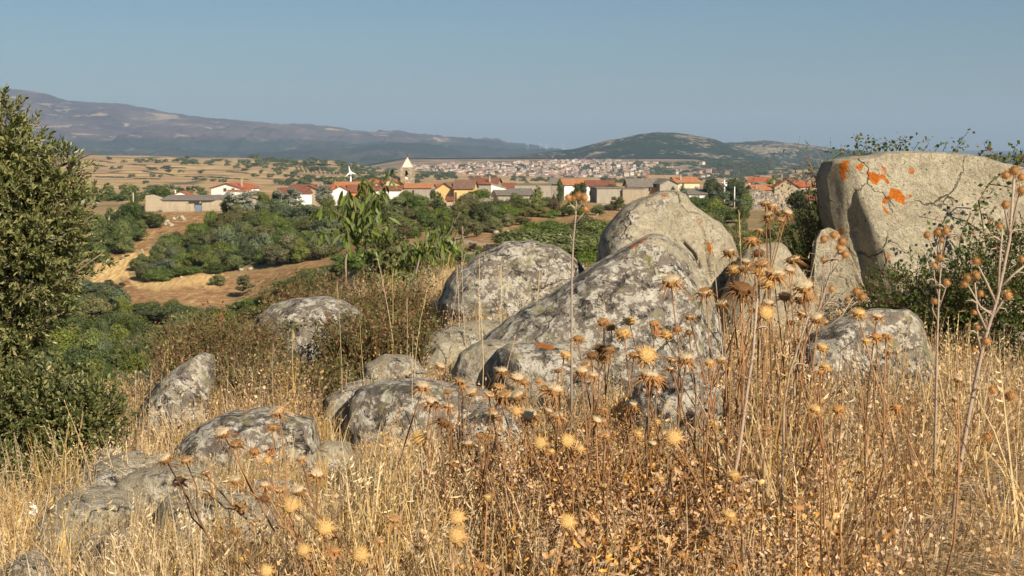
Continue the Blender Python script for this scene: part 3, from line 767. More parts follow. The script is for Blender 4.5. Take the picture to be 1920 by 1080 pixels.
house('grey_gable_shed', 'shed with grey gable roof below the cream house', 'shed', 1402, 1436, 350.5, 345, 8, math.radians(-18), 'gf', 1.0, 'beige', 'greyroof')
house('small_red_house', 'low house with red roof and a pale chimney left of the plain gable', 'house', 1413, 1455, 356, 330, 7, math.radians(4), 'gs', 1.0, 'beige', 'orange', chims=[(-0.7, 0.1, 0.9, 0.3, 'beige'), (0.9, 0.1, 1.8, 0.45, 'cement')])
house('plain_gable_house', 'tall plain beige gable house on the right with red roof', 'house', 1453, 1499, 351.5, 305, 8, math.radians(-6), 'gf', 1.75, 'beige', 'red', chims=[(-0.3, 0.5, 2.4, 0.35, 'cement')])
house('red_roof_house', 'house with spreading red roofs behind the right beige gable', 'house', 1482, 1534, 349.5, 340, 9, math.radians(6), 'hip', 1.5, 'beige', 'red', chims=[(-0.5, 0.3, 1.0, 0.4, 'brick')])
house('stone_barn', 'ruined stone barn with broad gable in front of the plain gable house', 'barn', 1391, 1462, 367, 296, 8, math.radians(5), 'gf', 1.1, 'stone', 'tanroof', oh=-0.05)
house('shed', 'low shed with reddish roof at the right edge of the village', 'shed', 1513, 1560, 375, 285, 6, 0, 'gs', 0.8, 'cement', 'brownred')
wall_run('stone_wall', 'low pale stone wall on the slope above the green mound', [(1018, 405), (1036, 401), (1056, 398)], 262, 0.5, 'stone')
wall_run('stone_wall', 'stone wall running right from the ruined stone barn', [(1385, 378), (1420, 379), (1460, 381), (1520, 386)], 289, 0.5, 'stone')
wall_run('stone_wall', 'low stone wall under the tan roofs above the near boulders', [(1112, 386), (1135, 381), (1165, 384), (1190, 385)], 280, 0.5, 'stone')
wall_run('field_wall', 'rough stone wall along the dark trees left of the yellow house', [(838, 388), (850, 382), (862, 386), (905, 372), (925, 370)], 288, 0.6, 'stone')

# ---- wind turbine in the village, far turbines on the ridge, poles
def turbine(label, hub, Y, tower_bottom, rot, blade_px, thick, group=None):
    p = pt(hub[0], hub[1], Y); q = pt(hub[0], tower_bottom, Y); z0 = min(q.z, gz(p.x, Y)) - 0.5
    t = tag(empty('wind_turbine', (p.x, Y, z0)), label, 'wind turbine', group)
    H = p.z - z0; L = blade_px * Y / F
    m_ = MB(); m_.tube([(0, 0.6 * thick, 0), (0, 0.6 * thick, H)], [0.32 * thick, 0.2 * thick], 10); m_.build('tower', M['paint'], t, True)
    m_ = MB(); m_.box((0, 0.5 * thick, H + 0.12 * thick), (0.5 * thick, 1.6 * thick, 0.5 * thick)); m_.build('nacelle', M['paint'], t)
    m_ = MB(); m_.tube([(0, -0.7 * thick, H), (0, -0.5 * thick, H), (0, -0.3 * thick, H)], [0.05 * thick, 0.22 * thick, 0.3 * thick], 10); hbm = m_.build('hub', M['paint'], t, True)
    for k in range(3):
        a = rot + k * 2 * math.pi / 3
        m_ = MB(); dx, dz = math.sin(a), math.cos(a); nx, nz = dz, -dx
        V = []
        for s, wd in ((0.03, 0.10), (0.2, 0.24), (0.6, 0.16), (1.0, 0.04)):
            for sg in (-1, 1):
                for dy in (0, 0.1 * thick):
                    V.append((dx * L * s + nx * wd * sg * thick, -0.5 * thick - dy, H + dz * L * s + nz * wd * sg * thick))
        Fc = []
        for i in range(3):
            o = i * 4
            Fc += [(o, o + 4, o + 6, o + 2), (o + 1, o + 3, o + 7, o + 5), (o, o + 1, o + 5, o + 4), (o + 2, o + 6, o + 7, o + 3)]
        Fc += [(0, 2, 3, 1), (12, 13, 15, 14)]
        m_.add(V, Fc); m_.build('blade', M['paint'], t)
turbine('white three bladed wind turbine standing behind the village red roofs', (657, 323), 430, 346, math.radians(-12), 12.5, 1.0)
for (hx, hy) in ((990, 271), (1013, 269), (1025, 273), (1056, 272)):
    turbine('faint tiny wind turbine on the far ridge against the sky', (hx, hy), 9000, 283, rnd.random() * 2, 3.6, 2.2, 'wind turbines on the far ridge')
def pole(label, px, top, bot, Y, r=0.14, mat='paint', arm=False):
    p = pt(px, top, Y); z0 = min(pt(px, bot, Y).z, gz(p.x, Y))
    t = tag(empty('utility_pole', (p.x, Y, z0)), label, 'utility pole')
    m_ = MB(); m_.tube([(0, 0, 0), (0, 0, p.z - z0)], [r, r * 0.7], 8); m_.build('post', M[mat], t, True)
    if arm:
        m_ = MB(); m_.box((0, 0, p.z - z0 - 0.6), (1.2, 0.1, 0.1)); m_.box((0.3, -0.2, p.z - z0 - 1.1), (0.35, 0.3, 0.5)); m_.build('crossarm', M[mat], t)
pole('tall pale pole with a box near its top before the dark trees', 1358.5, 337, 372, 293, 0.16, 'paint', True)
pole('plain pale pole close beside the boxed pole', 1355, 348, 372, 292.6, 0.10)
pole('shorter white pole standing right of the pair by the dark trees', 1377.5, 350, 370, 292, 0.12)
pole('slim dark pole in front of the ruined stone barn', 1410.5, 362, 398, 288, 0.08, 'cement')
pole('pale post beside the dark cypress pair left of the warehouse', 249.5, 361, 378, 330, 0.18, 'beige')
# ------------------------------------------------------------------ the distant town
def town_y(px, py):
    """forward distance of the far plain / hillside at a photo pixel"""
    h = hit(px, py, 1200, 3600)
    return h
tw_walls = {k: plain('far_wall_' + k, c, 0.9, 0.05, 0.3) for k, c in {
    'white': (0.56, 0.50, 0.44), 'cream': (0.42, 0.35, 0.27), 'ochre': (0.46, 0.33, 0.18), 'pink': (0.44, 0.28, 0.21), 'grey': (0.27, 0.245, 0.22)}.items()}
tw_roof = [plain('far_roof_red', (0.25, 0.145, 0.105), 0.9, 0.1, 0.3), plain('far_roof_brown', (0.21, 0.165, 0.135), 0.9, 0.1, 0.3)]
def far_house_mesh(wc, w, d, h, rh, ri):
    mb = MB(); mb.box((0, 0, h / 2 - 1), (w, d, h + 2), 0, 0)
    z = h
    V = [(-w/2 - .4, -d/2 - .4, z), (w/2 + .4, -d/2 - .4, z), (w/2 + .4, d/2 + .4, z), (-w/2 - .4, d/2 + .4, z), (-w/2 - .4, 0, z + rh), (w/2 + .4, 0, z + rh)]
    mb.add(V, [(0, 1, 5, 4), (2, 3, 4, 5), (1, 2, 5), (3, 0, 4), (0, 3, 2, 1)], 1)
    for k in range(int(w // 4)):
        mb.box((-w/2 + 2.2 + k * 4, -d/2 - 0.03, h * 0.6), (1.2, 0.05, 1.4), 0, 2)
    return mb
town_protos = []
for wc in tw_walls:
    for v in range(3):
        r_ = random.Random(hash(wc) % 97 + v) if False else random.Random(len(town_protos) * 13 + 5)
        w, d, h = r_.uniform(9, 15), r_.uniform(8, 12), r_.uniform(5, 8)
        mb = far_house_mesh(wc, w, d, h, r_.uniform(1.2, 2.2), v)
        town_protos.append((wc, mb, mb.data('far_house', [tw_walls[wc], tw_roof[v % 2], M['glass']])))
r_ = random.Random(55)
spots = []
tries = 0
def town_density(px, py):
    top = np.interp(px, [760, 800, 860, 940, 980, 1040, 1100, 1150, 1200, 1260], [309, 308, 306, 304, 303, 300, 299, 300, 303, 305])
    bot = np.interp(px, [760, 800, 860, 940, 980, 1040, 1100, 1150, 1200, 1260], [318, 326, 328, 330, 333, 337, 336, 334, 328, 316])
    if py < top or py > bot: return 0
    d = 1.0
    if px > 1090 and py > 318: d = 0.45
    if px > 1170: d = 0.4
    if px < 800: d = 0.6
    if in_poly(px, py, [(780, 318), (880, 322), (900, 330), (780, 330)]): d *= 0.25
    return d
while len(spots) < 620 and tries < 20000:
    tries += 1
    px = r_.uniform(765, 1330); py = r_.uniform(298, 340)
    if px > 1230:
        if r_.random() > 0.05 or not (306 < py < 334): continue
    elif r_.random() > town_density(px, py): continue
    t = (py - 298) / 42.0
    Yd = 3500 - 1150 * t + r_.uniform(-40, 40)      # the hillside climbs towards the wood
    if any(abs(a[0] - px) < 2.6 and abs(a[1] - py) < 1.3 for a in spots): continue
    spots.append((px, py, Yd))
# the hillside that carries the town, so that its houses stand on ground
hx = np.linspace(640, 1420, 90); hy = np.array([346, 341, 336, 330, 324, 318, 312, 306, 301, 297, 294, 300], float)
HX, HYp = np.meshgrid(hx, hy)
def town_Y(py): return 3500 - 1150 * (np.asarray(py, float) - 298) / 42.0
HY = town_Y(HYp)
fade = np.clip(np.minimum((HX - 640) / 120, (1420 - HX) / 120), 0, 1)
sl = slope_of(HYp); Zt = sl * HY - 3.0
kx = (HX - 960) / F / CP * HY
Zt = Zt - (1 - fade) * 30
Zt[0] -= 25; Zt[-1] -= 20
m_thill, nt, b = new_mat('town_hillside', 1, 0)
co = geo_co(nt, (0.01, 0.02, 0.0)); n1 = noise_n(nt, co, 1.0, 6, 0.7)
nt.links.new(ramp(nt, n1, [(0.35, (0.05, 0.055, 0.035)), (0.48, (0.20, 0.15, 0.095)), (0.65, (0.34, 0.26, 0.17))]), b.inputs['Base Color'])
nh = len(hx)
ii, jj = np.meshgrid(np.arange(len(hy) - 1), np.arange(nh - 1), indexing='ij')
Q = np.stack([ii * nh + jj, ii * nh + jj + 1, (ii + 1) * nh + jj + 1, (ii + 1) * nh + jj], -1).reshape(-1, 4)
tag(link('hillside', mesh('hillside', np.stack([kx.ravel(), HY.ravel(), Zt.ravel()], 1), Q, m_thill, True)), kind='structure')
hues = {'white': 'white', 'cream': 'cream', 'ochre': 'ochre yellow', 'pink': 'pinkish', 'grey': 'grey'}
spots.sort(key=lambda s: s[2])
rest = MB()
for k, (px, py, Yd) in enumerate(spots):
    i = r_.randrange(len(town_protos))
    if r_.random() < 0.45: i = r_.randrange(6)
    wc, mb, me = town_protos[i]
    p = pt(px, py, Yd); s = r_.uniform(0.5, 0.9); rz = r_.choice([0, 0.3, -0.4, 1.4, 0.8])
    z = p.z - 3
    if k < 290:
        o = link('far_house', me, None, (p.x, Yd, z)); o.rotation_euler = (0, 0, rz); o.scale = (s, s, s)
        tag(o, 'tiny %s house in the distant town below the wooded hill, %s part' % (hues[wc], part_of(px, py, 765, 1330, 299, 338)), 'house', '%s houses of the distant town' % hues[wc])
    else:
        ca, sa = math.cos(rz) * s, math.sin(rz) * s
        mats_off = list(tw_walls).index(wc)
        V = [(p.x + x * ca - y * sa, Yd + x * sa + y * ca, z + zz * s) for x, y, zz in mb.v]
        b0 = len(rest.v); rest.v += V
        for f, mi in zip(mb.f, mb.mi):
            rest.f.append(tuple(q + b0 for q in f)); rest.mi.append(mats_off if mi == 0 else (5 + (i % 2) if mi == 1 else 7))
tag(rest.build('town_houses', list(tw_walls.values()) + tw_roof + [M['glass']]), 'mass of tiny pale houses higher in the distant town', 'houses', kind='stuff')
# ------------------------------------------------------------------ foliage materials
def leaf_mat(name, c_dark, c_light, rand=0.35, rough=0.6, trans=0.25, spec=0.3, dead=None):
    m, nt, b = new_mat(name, rough, spec)
    t = attr(nt, 'tone')
    col = ramp(nt, t, [(0.0, c_dark), (1.0, c_light)])
    if dead: col = mix(nt, ramp(nt, t, [(0.80, 0), (0.9, 1)]), col, dead)
    oi = nt.nodes.new('ShaderNodeObjectInfo'); hv = nt.nodes.new('ShaderNodeHueSaturation')
    nt.links.new(mathn(nt, 'ADD', mathn(nt, 'MULTIPLY', oi.outputs['Random'], rand * 1.6), 1 - rand * 0.8), hv.inputs['Value'])
    r2 = mathn(nt, 'FRACT', mathn(nt, 'MULTIPLY', oi.outputs['Random'], 9.7))
    nt.links.new(mathn(nt, 'ADD', mathn(nt, 'MULTIPLY', r2, 0.07 * rand), 0.5 - 0.035 * rand), hv.inputs['Hue'])
    r3 = mathn(nt, 'FRACT', mathn(nt, 'MULTIPLY', oi.outputs['Random'], 23.1))
    nt.links.new(mathn(nt, 'ADD', mathn(nt, 'MULTIPLY', r3, rand), 1 - rand * 0.6), hv.inputs['Saturation'])
    nt.links.new(col, hv.inputs['Color']); col = hv.outputs[0]
    nt.links.new(col, b.inputs['Base Color'])
    if trans:
        tr = nt.nodes.new('ShaderNodeBsdfTranslucent'); mx = nt.nodes.new('ShaderNodeMixShader'); mx.inputs[0].default_value = trans
        nt.links.new(mix(nt, 1.0, col, (1.3, 1.4, 0.6), 'MULTIPLY'), tr.inputs['Color'])
        out = nt.nodes['Material Output']
        nt.links.new(b.outputs[0], mx.inputs[1]); nt.links.new(tr.outputs[0], mx.inputs[2]); nt.links.new(mx.outputs[0], out.inputs['Surface'])
    return m
LM = {
 'dark': leaf_mat('dark_evergreen_leaves', (0.026, 0.042, 0.012), (0.11, 0.14, 0.036)),
 'mid': leaf_mat('maquis_leaves', (0.045, 0.062, 0.014), (0.175, 0.20, 0.05)),
 'bright': leaf_mat('bramble_leaves', (0.045, 0.075, 0.010), (0.15, 0.20, 0.036), 0.2),
 'olive': leaf_mat('olive_scrub_leaves', (0.06, 0.062, 0.022), (0.19, 0.18, 0.07)),
 'silver': leaf_mat('silvery_leaves', (0.12, 0.13, 0.095), (0.33, 0.34, 0.27), 0.2),
 'blue': leaf_mat('blue_green_leaves', (0.05, 0.072, 0.036), (0.165, 0.20, 0.105), 0.2),
 'brown': leaf_mat('browned_leaves', (0.05, 0.042, 0.022), (0.15, 0.115, 0.06), 0.2),
}
m_bark = plain('grey_bark', (0.13, 0.105, 0.08), 0.95, 0.3, 6)

def leaf_quads(P, Nn, size, r, aspect=0.6):
    """diamond leaves/clumps at points P with normals Nn"""
    n = len(P)
    rv = r.normal(size=(n, 3)); a = np.cross(Nn, rv); a /= np.linalg.norm(a, axis=1, keepdims=True) + 1e-9
    b_ = np.cross(Nn, a)
    s = (size * r.uniform(0.6, 1.4, n))[:, None]
    V = np.stack([P - a * s, P - b_ * s * aspect + Nn * s * 0.15, P + a * s, P + b_ * s * aspect + Nn * s * 0.15], 1).reshape(-1, 3)
    Fq = np.arange(4 * n).reshape(n, 4)
    return V, Fq

def ico(sub):
    import bmesh
    bm = bmesh.new(); bmesh.ops.create_icosphere(bm, subdivisions=sub, radius=1)
    V = np.array([v.co[:] for v in bm.verts]); Fc = np.array([[v.index for v in f.verts] for f in bm.faces]); bm.free()
    return V, Fc
ICO1, ICO2, ICO3 = ico(1), ico(2), ico(3)

def crown(seed, nl=900, lobes=14, leaf=0.05, shape='dome', core=True, jitter=0.6):
    """unit crown: z 0..1, radius about 0.5"""
    r = np.random.default_rng(seed)
    C = []; R = []
    for k in range(lobes):
        if shape == 'dome':
            a = r.uniform(0, 2 * math.pi); q = math.sqrt(r.uniform(0, 1)) * 0.36; h = r.uniform(0.25, 0.80) * (1 - q * 0.9)
            C.append((q * math.cos(a), q * math.sin(a), h)); R.append(r.uniform(0.13, 0.24))
        elif shape == 'mound':
            a = r.uniform(0, 2 * math.pi); q = math.sqrt(r.uniform(0, 1)) * 0.38; h = r.uniform(0.15, 0.45)
            C.append((q * math.cos(a), q * math.sin(a), h * (1.2 - q))); R.append(r.uniform(0.16, 0.28))
        elif shape == 'column':
            t = (k + 0.5) / lobes; wd = 0.42 * math.sin(math.pi * min(1, t * 0.9 + 0.12)) ** 0.6
            a = r.uniform(0, 6.28); C.append((0.12 * math.cos(a), 0.12 * math.sin(a), 0.06 + t * 0.86)); R.append(wd * r.uniform(0.7, 1))
        elif shape == 'cone':
            t = (k + 0.5) / lobes; wd = 0.45 * (1 - t) + 0.06
            a = r.uniform(0, 6.28); C.append((wd * 0.5 * math.cos(a), wd * 0.5 * math.sin(a), 0.1 + t * 0.82)); R.append(wd * 0.6)
        elif shape == 'loose':
            a = r.uniform(0, 2 * math.pi); q = r.uniform(0.05, 0.38); h = r.uniform(0.3, 0.92)
            C.append((q * math.cos(a), q * math.sin(a), h)); R.append(r.uniform(0.07, 0.15))
    C = np.array(C); R = np.array(R); RZ = R * (0.45 if shape == 'column' else 0.85)
    if shape == 'column': RZ = R * 0.35
    w = R ** 2 / (R ** 2).sum(); L = r.choice(lobes, nl, p=w)
    d = r.normal(size=(nl, 3)); d /= np.linalg.norm(d, axis=1, keepdims=True); d[:, 2] = np.abs(d[:, 2]) * np.where(r.random(nl) < 0.8, 1, -1)
    rad = r.uniform(0.70, 1.22, nl)[:, None]
    P = C[L] + d * np.stack([R[L], R[L], RZ[L]], 1) * rad
    P[:, 2] = np.clip(P[:, 2], 0.01, 1.05)
    nn = d + r.normal(size=(nl, 3)) * jitter; nn /= np.linalg.norm(nn, axis=1, keepdims=True)
    V, Q = leaf_quads(P, nn, leaf, r)
    lt = r.random(lobes)
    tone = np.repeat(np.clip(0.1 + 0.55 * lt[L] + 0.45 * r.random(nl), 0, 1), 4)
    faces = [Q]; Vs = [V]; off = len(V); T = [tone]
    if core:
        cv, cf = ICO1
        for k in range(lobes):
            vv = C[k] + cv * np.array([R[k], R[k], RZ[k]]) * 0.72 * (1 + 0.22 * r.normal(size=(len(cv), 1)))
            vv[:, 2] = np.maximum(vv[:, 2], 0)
            Vs.append(vv); faces.append(np.hstack([cf, cf[:, 2:3]]) + off); off += len(cv); T.append(np.full(len(cv), 0.15 + 0.2 * lt[k]))  # core toned darker than the leaves so the gaps look shaded
    V = np.vstack(Vs); T = np.concatenate(T)
    quads = faces[0]; tris = [f[:, :3] for f in faces[1:]]
    me = bpy.data.meshes.new('crown')
    me.vertices.add(len(V)); me.vertices.foreach_set('co', V.astype(np.float32).ravel())
    tr = np.vstack(tris) if tris else np.zeros((0, 3), int)
    nlp = quads.size + tr.size
    me.loops.add(nlp); me.loops.foreach_set('vertex_index', np.concatenate([quads.ravel(), tr.ravel()]).astype(np.int32))
    ls = np.concatenate([np.arange(len(quads)) * 4, quads.size + np.arange(len(tr)) * 3]).astype(np.int32)
    me.polygons.add(len(ls)); me.polygons.foreach_set('loop_start', ls)
    me.update(calc_edges=True)
    a = me.attributes.new('tone', 'FLOAT', 'POINT'); a.data.foreach_set('value', T.astype(np.float32))
    return me

def trunk_mesh(seed):
    r = random.Random(seed); mb = MB()
    mb.tube([(0, 0, -0.05), (0.01, 0, 0.15), (r.uniform(-.04, .04), r.uniform(-.04, .04), 0.4), (0, 0, 0.7)], [0.045, 0.035, 0.025, 0.01], 7)
    for k in range(5):
        a = k * 1.3 + r.random(); z = 0.18 + 0.08 * k
        mb.tube([(0, 0, z), (0.15 * math.cos(a), 0.15 * math.sin(a), z + 0.14), (0.3 * math.cos(a), 0.3 * math.sin(a), z + 0.3)], [0.02, 0.013, 0.005], 5)
    return mb.data('trunk', m_bark, True)
TRUNKS = [trunk_mesh(s) for s in range(3)]
PROTO = {}
for sh, n_, kw in (('dome', 5, dict(nl=4000, lobes=22, leaf=0.026)), ('mound', 4, dict(nl=3600, lobes=20, leaf=0.024)), ('column', 2, dict(nl=1500, lobes=14, leaf=0.03)),
                   ('cone', 2, dict(nl=1500, lobes=16, leaf=0.035)), ('loose', 4, dict(nl=2200, lobes=30, leaf=0.026, jitter=1.0)), ('tiny', 4, None)):
    PROTO[sh] = [crown(100 + k * 7 + len(sh), shape='dome', nl=150, lobes=8, leaf=0.07) if sh == 'tiny' else crown(100 + k * 7 + len(sh), shape=sh, **kw) for k in range(n_)]
_mcache = {}
def crown_data(sh, v, mat):
    k = (sh, v, mat)
    if k not in _mcache:
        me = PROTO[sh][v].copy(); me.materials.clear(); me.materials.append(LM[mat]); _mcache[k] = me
    return _mcache[k]

tr_ = random.Random(21)
def plant(name, cat, label, pos, w, h, sh='dome', mat='dark', group=None, trunk=False, lift=0.0):
    v = tr_.randrange(len(PROTO[sh])); rz = tr_.uniform(0, 6.28)
    if trunk:
        t = tag(empty(name, pos, rz), label, cat, group)
        tk = link('trunk', TRUNKS[tr_.randrange(3)], t); tk.scale = (h * 0.8, h * 0.8, h)
        c = link('crown', crown_data(sh, v, mat), t); c.scale = (w, w, h * (1 - lift)); c.location = (0, 0, h * lift)
        return t
    o = link(name, crown_data(sh, v, mat), None, pos); o.scale = (w, w, h); o.rotation_euler = (0, 0, rz)
    return tag(o, label, cat, group)

def tree_at(px, base, wpx, hpx, Y, sh, mat, label, name='tree', cat='tree', group=None, trunk=True, lift=0.06):
    if Y < 275:
        hq = hit(px, base, 40, 330)
        if hq is not None: Y = hq.y
    p = pt(px, base, Y); g = gz(p.x, Y)
    h = hpx * Y / F + (p.z - g); w = wpx * Y / F * 1.08
    return plant(name, cat, label, (p.x, Y, g - 0.15), w, max(h, 0.3) * 1.03 + 0.15, sh, mat, group, trunk, lift)

# ---- single trees among and before the houses
T_ = tree_at
T_(50*0+252, 379, 17, 33, 335, 'cone', 'dark', 'dark narrow tree standing behind the pale post left of the warehouse')
T_(290, 372, 20, 25, 345, 'dome', 'dark', 'smaller of two round dark trees behind the warehouse roof')
T_(305, 370, 28, 27, 345, 'dome', 'dark', 'larger dark round tree just behind the warehouse roof')
T_(480, 372, 38, 20, 325, 'dome', 'mid', 'green tree at the right foot of the white house veranda')
T_(495, 381, 26, 28, 310, 'dome', 'mid', 'green bush in the gap between the veranda and the silvery trees')
T_(515, 372, 16, 18, 330, 'dome', 'dark', 'small dark tree just left of the silvery trees')
T_(447, 400, 62, 38, 282, 'loose', 'silver', 'big silvery grey tree leaning over the right end of the warehouse yard')
T_(462, 409, 30, 28, 272, 'loose', 'silver', 'small pale silver shrub below the big silvery tree')
T_(542, 392, 60, 40, 290, 'loose', 'silver', 'silvery tree hiding the left end of the low white house')
T_(606, 385, 48, 36, 300, 'loose', 'silver', 'silvery grey tree in front of the bright red roof')
T_(575, 420, 60, 45, 270, 'dome', 'blue', 'broad blue green tree below the silvery trees')
T_(545, 445, 55, 45, 258, 'dome', 'mid', 'green tree below the first silvery tree')
T_(610, 450, 60, 50, 255, 'dome', 'blue', 'blue green tree just left of the leafy sapling')
T_(690, 405, 50, 48, 285, 'dome', 'dark', 'dark tree behind the crown of the leafy sapling')
T_(730, 432, 60, 62, 265, 'dome', 'mid', 'tall green tree just right of the leafy sapling')
T_(745, 400, 45, 38, 285, 'dome', 'mid', 'green tree below the cream gable house')
T_(785, 402, 48, 45, 282, 'dome', 'bright', 'rounded bright green tree below the church')
T_(822, 402, 34, 45, 278, 'cone', 'dark', 'pointed dark tree right of the bright green tree below the church')
T_(812, 366, 12, 14, 340, 'dome', 'mid', 'small green tree against the yellow gable')
T_(866, 380, 10, 13, 296, 'dome', 'bright', 'little green bush under the yellow house wall')
T_(898, 382, 46, 32, 290, 'dome', 'bright', 'round green tree before the unpainted cement house')
T_(880, 400, 44, 42, 270, 'dome', 'olive', 'olive green tree right of the yellow house')
T_(905, 425, 40, 55, 262, 'dome', 'dark', 'tall dark tree on the slope below the cement house')
T_(938, 400, 50, 32, 275, 'dome', 'olive', 'olive tree below the bright white wall')
T_(975, 398, 46, 32, 274, 'dome', 'mid', 'green tree in front of the long grey shed')
T_(945, 418, 34, 30, 255, 'dome', 'bright', 'small bright green shrub on the bank below the shed')
T_(1008, 398, 42, 52, 280, 'cone', 'mid', 'pointed green tree at the right end of the long shed')
T_(1050, 395, 15, 65, 285, 'column', 'dark', 'tall narrow dark cypress, the only one in the village', 'cypress_tree')
T_(1038, 402, 22, 40, 275, 'cone', 'brown', 'brownish conifer at the foot of the cypress')
T_(1082, 402, 46, 58, 275, 'loose', 'dark', 'dark airy tree behind the tall thistle right of the cypress')
T_(1072, 400, 26, 30, 270, 'dome', 'dark', 'low dark tree at the foot of the airy tree')
T_(990, 344, 20, 10, 400, 'dome', 'mid', 'little green tree showing above the grey block building')
T_(1152, 352, 42, 13, 300, 'dome', 'mid', 'green shrub row in front of the long dark red roof')
T_(1160, 396, 34, 26, 276, 'loose', 'olive', 'feathery olive bush before the flat topped cement blocks')
T_(1112, 362, 14, 16, 300, 'dome', 'mid', 'small bush right of the white house with tan roof')
T_(1262, 360, 14, 16, 296, 'dome', 'dark', 'dark little bush left of the feathery conifer')
T_(1280, 374, 30, 34, 288, 'cone', 'blue', 'feathery blue green conifer behind the middle boulder')
T_(1310, 362, 30, 18, 298, 'dome', 'bright', 'bright green shrub under the pale orange roof')
T_(1337, 375, 38, 48, 292, 'dome', 'dark', 'left of the two tallest dark trees behind the poles')
T_(1385, 372, 48, 48, 296, 'dome', 'dark', 'right of the two tallest dark trees behind the poles')
T_(1362, 368, 28, 36, 305, 'dome', 'brown', 'browned tree between the two tallest dark trees')
T_(1300, 392, 30, 30, 282, 'dome', 'mid', 'green tree behind the right shoulder of the middle boulder')
T_(1323, 400, 16, 38, 280, 'column', 'mid', 'narrow upright green tree beside the tiny white hut')
T_(1350, 405, 44, 44, 276, 'loose', 'blue', 'big grey green tree below the poles')
T_(1392, 405, 36, 32, 272, 'loose', 'blue', 'rounded grey green shrub right of the big grey green tree')
T_(1398, 385, 30, 26, 284, 'dome', 'mid', 'green bush against the ruined stone barn')
T_(1455, 345, 44, 20, 360, 'dome', 'mid', 'wide green tree between the cream house and the plain gable')
T_(1430, 340, 10, 8, 400, 'dome', 'dark', 'tiny dark tree behind the cream back house')
T_(1498, 388, 40, 36, 282, 'dome', 'dark', 'round dark tree standing against the plain beige gable')
T_(1520, 380, 38, 32, 290, 'dome', 'mid', 'green tree below the spreading red roofs')
T_(1535, 400, 34, 30, 276, 'dome', 'olive', 'olive bush at the right edge of the village slope')

T_(1118, 404, 30, 24, 268, 'dome', 'mid', 'green bush at the left foot of the flat topped cement block')
T_(1142, 398, 26, 18, 276, 'dome', 'olive', 'low olive bush under the middle of the flat topped block')
T_(1196, 392, 34, 20, 280, 'dome', 'mid', 'low green bush under the lighter coloured sunlit side of the flat block')
T_(1022, 392, 26, 26, 282, 'dome', 'dark', 'dark bush left of the cypress foot')
T_(1232, 372, 30, 16, 295, 'dome', 'mid', 'green bush under the apricot wall windows')
T_(1250, 392, 34, 24, 284, 'dome', 'dark', 'dark bush behind the tip of the pointed boulder')
T_(968, 372, 24, 14, 296, 'dome', 'mid', 'small green bush against the grey sheet roof of the long shed')
T_(762, 372, 26, 20, 330, 'dome', 'mid', 'green tree directly below the clock of the bell tower')
T_(650, 385, 34, 24, 305, 'dome', 'mid', 'green bush below the white gable end under the turbine')
T_(720, 380, 34, 22, 310, 'dome', 'olive', 'olive bush below the cream gable end')
# ---- scrub on the slopes, filled from zones of the hillside
def zone(poly, sp, wr, hr, kinds, label, group, n=999, name='shrub', cat='shrub', sh='dome', y0=40, y1=330, seed=0):
    r = random.Random(seed); done = []
    xs = [p[0] for p in poly]; ys = [p[1] for p in poly]
    y = min(ys)
    while y < max(ys):
        x = min(xs) + r.uniform(0, sp)
        while x < max(xs):
            qx, qy = x + r.uniform(-.35, .35) * sp, y + r.uniform(-.3, .3) * sp * 0.6
            if in_poly(qx, qy, poly) and len(done) < n:
                h = hit(qx, qy, y0, y1)
                if h is not None:
                    mat, shp = r.choice(kinds)
                    w = r.uniform(*wr) * r.choice((.7, 1, 1.1)); hh = r.uniform(*hr) * 1.2 * r.choice((.8, 1, 1.15))
                    nm = {'dark': 'dark green', 'mid': 'green', 'bright': 'bright green', 'olive': 'olive green', 'silver': 'silvery', 'blue': 'blue green', 'brown': 'brownish'}[mat]
                    plant(name, cat, (label % nm) + ', ' + part_of(qx, qy, min(xs), max(xs), min(ys), max(ys)), (h.x, h.y, h.z - 0.2), w, hh, shp, mat, group % nm)
                    done.append((qx, qy))
            x += sp
        y += sp * 0.55
    return done
D, Mi, Br, Ol, Bl = ('dark', 'dome'), ('mid', 'dome'), ('bright', 'mound'), ('olive', 'dome'), ('blue', 'dome')
cnt = 0
cnt += len(zone([(120, 470), (180, 425), (230, 408), (290, 415), (300, 428), (262, 460), (232, 478), (205, 492), (150, 520), (110, 540)], 26, (3.6, 5.8), (2.8, 4.6), [D, D, Mi], '%s evergreen on the far slope left of the red brown gully', '%s evergreens left of the gully', seed=1))
cnt += len(zone([(392, 425), (432, 396), (560, 388), (650, 392), (700, 400), (690, 440), (640, 465), (600, 492), (540, 500), (420, 520), (330, 522), (262, 530), (240, 532), (290, 478), (330, 452)], 25, (3.0, 5.2), (2.2, 4.0), [D, Mi, Mi, Ol, Bl, Br], '%s bush in the thick scrub below the village', '%s bushes in the scrub below the village', seed=2))
cnt += len(zone([(60, 620), (110, 580), (150, 560), (215, 548), (238, 590), (250, 625), (310, 640), (400, 605), (430, 640), (400, 700), (360, 770), (260, 800), (150, 800), (50, 760)], 30, (3.2, 5.4), (2.6, 4.4), [D, Mi, Mi, Bl, Ol], '%s treetop in the wooded valley bottom', '%s treetops in the valley bottom', name='evergreen_tree', cat='tree', seed=3))
cnt += len(zone([(120, 560), (200, 540), (245, 560), (235, 600), (150, 590)], 30, (4, 6), (1.5, 2.3), [Ol, ('brown', 'loose'), Mi], '%s low scrub at the foot of the golden field', '%s low scrub by the golden field', seed=4))
cnt += len(zone([(240, 590), (340, 588), (430, 592), (500, 566), (560, 530), (640, 492), (700, 480), (720, 490), (640, 520), (560, 560), (480, 600), (330, 606), (250, 610)], 22, (4, 6), (1.6, 2.4), [Mi, D, Br, Ol], '%s shrub of the hedge under the red brown field', '%s shrubs of the hedge under the field', seed=5))
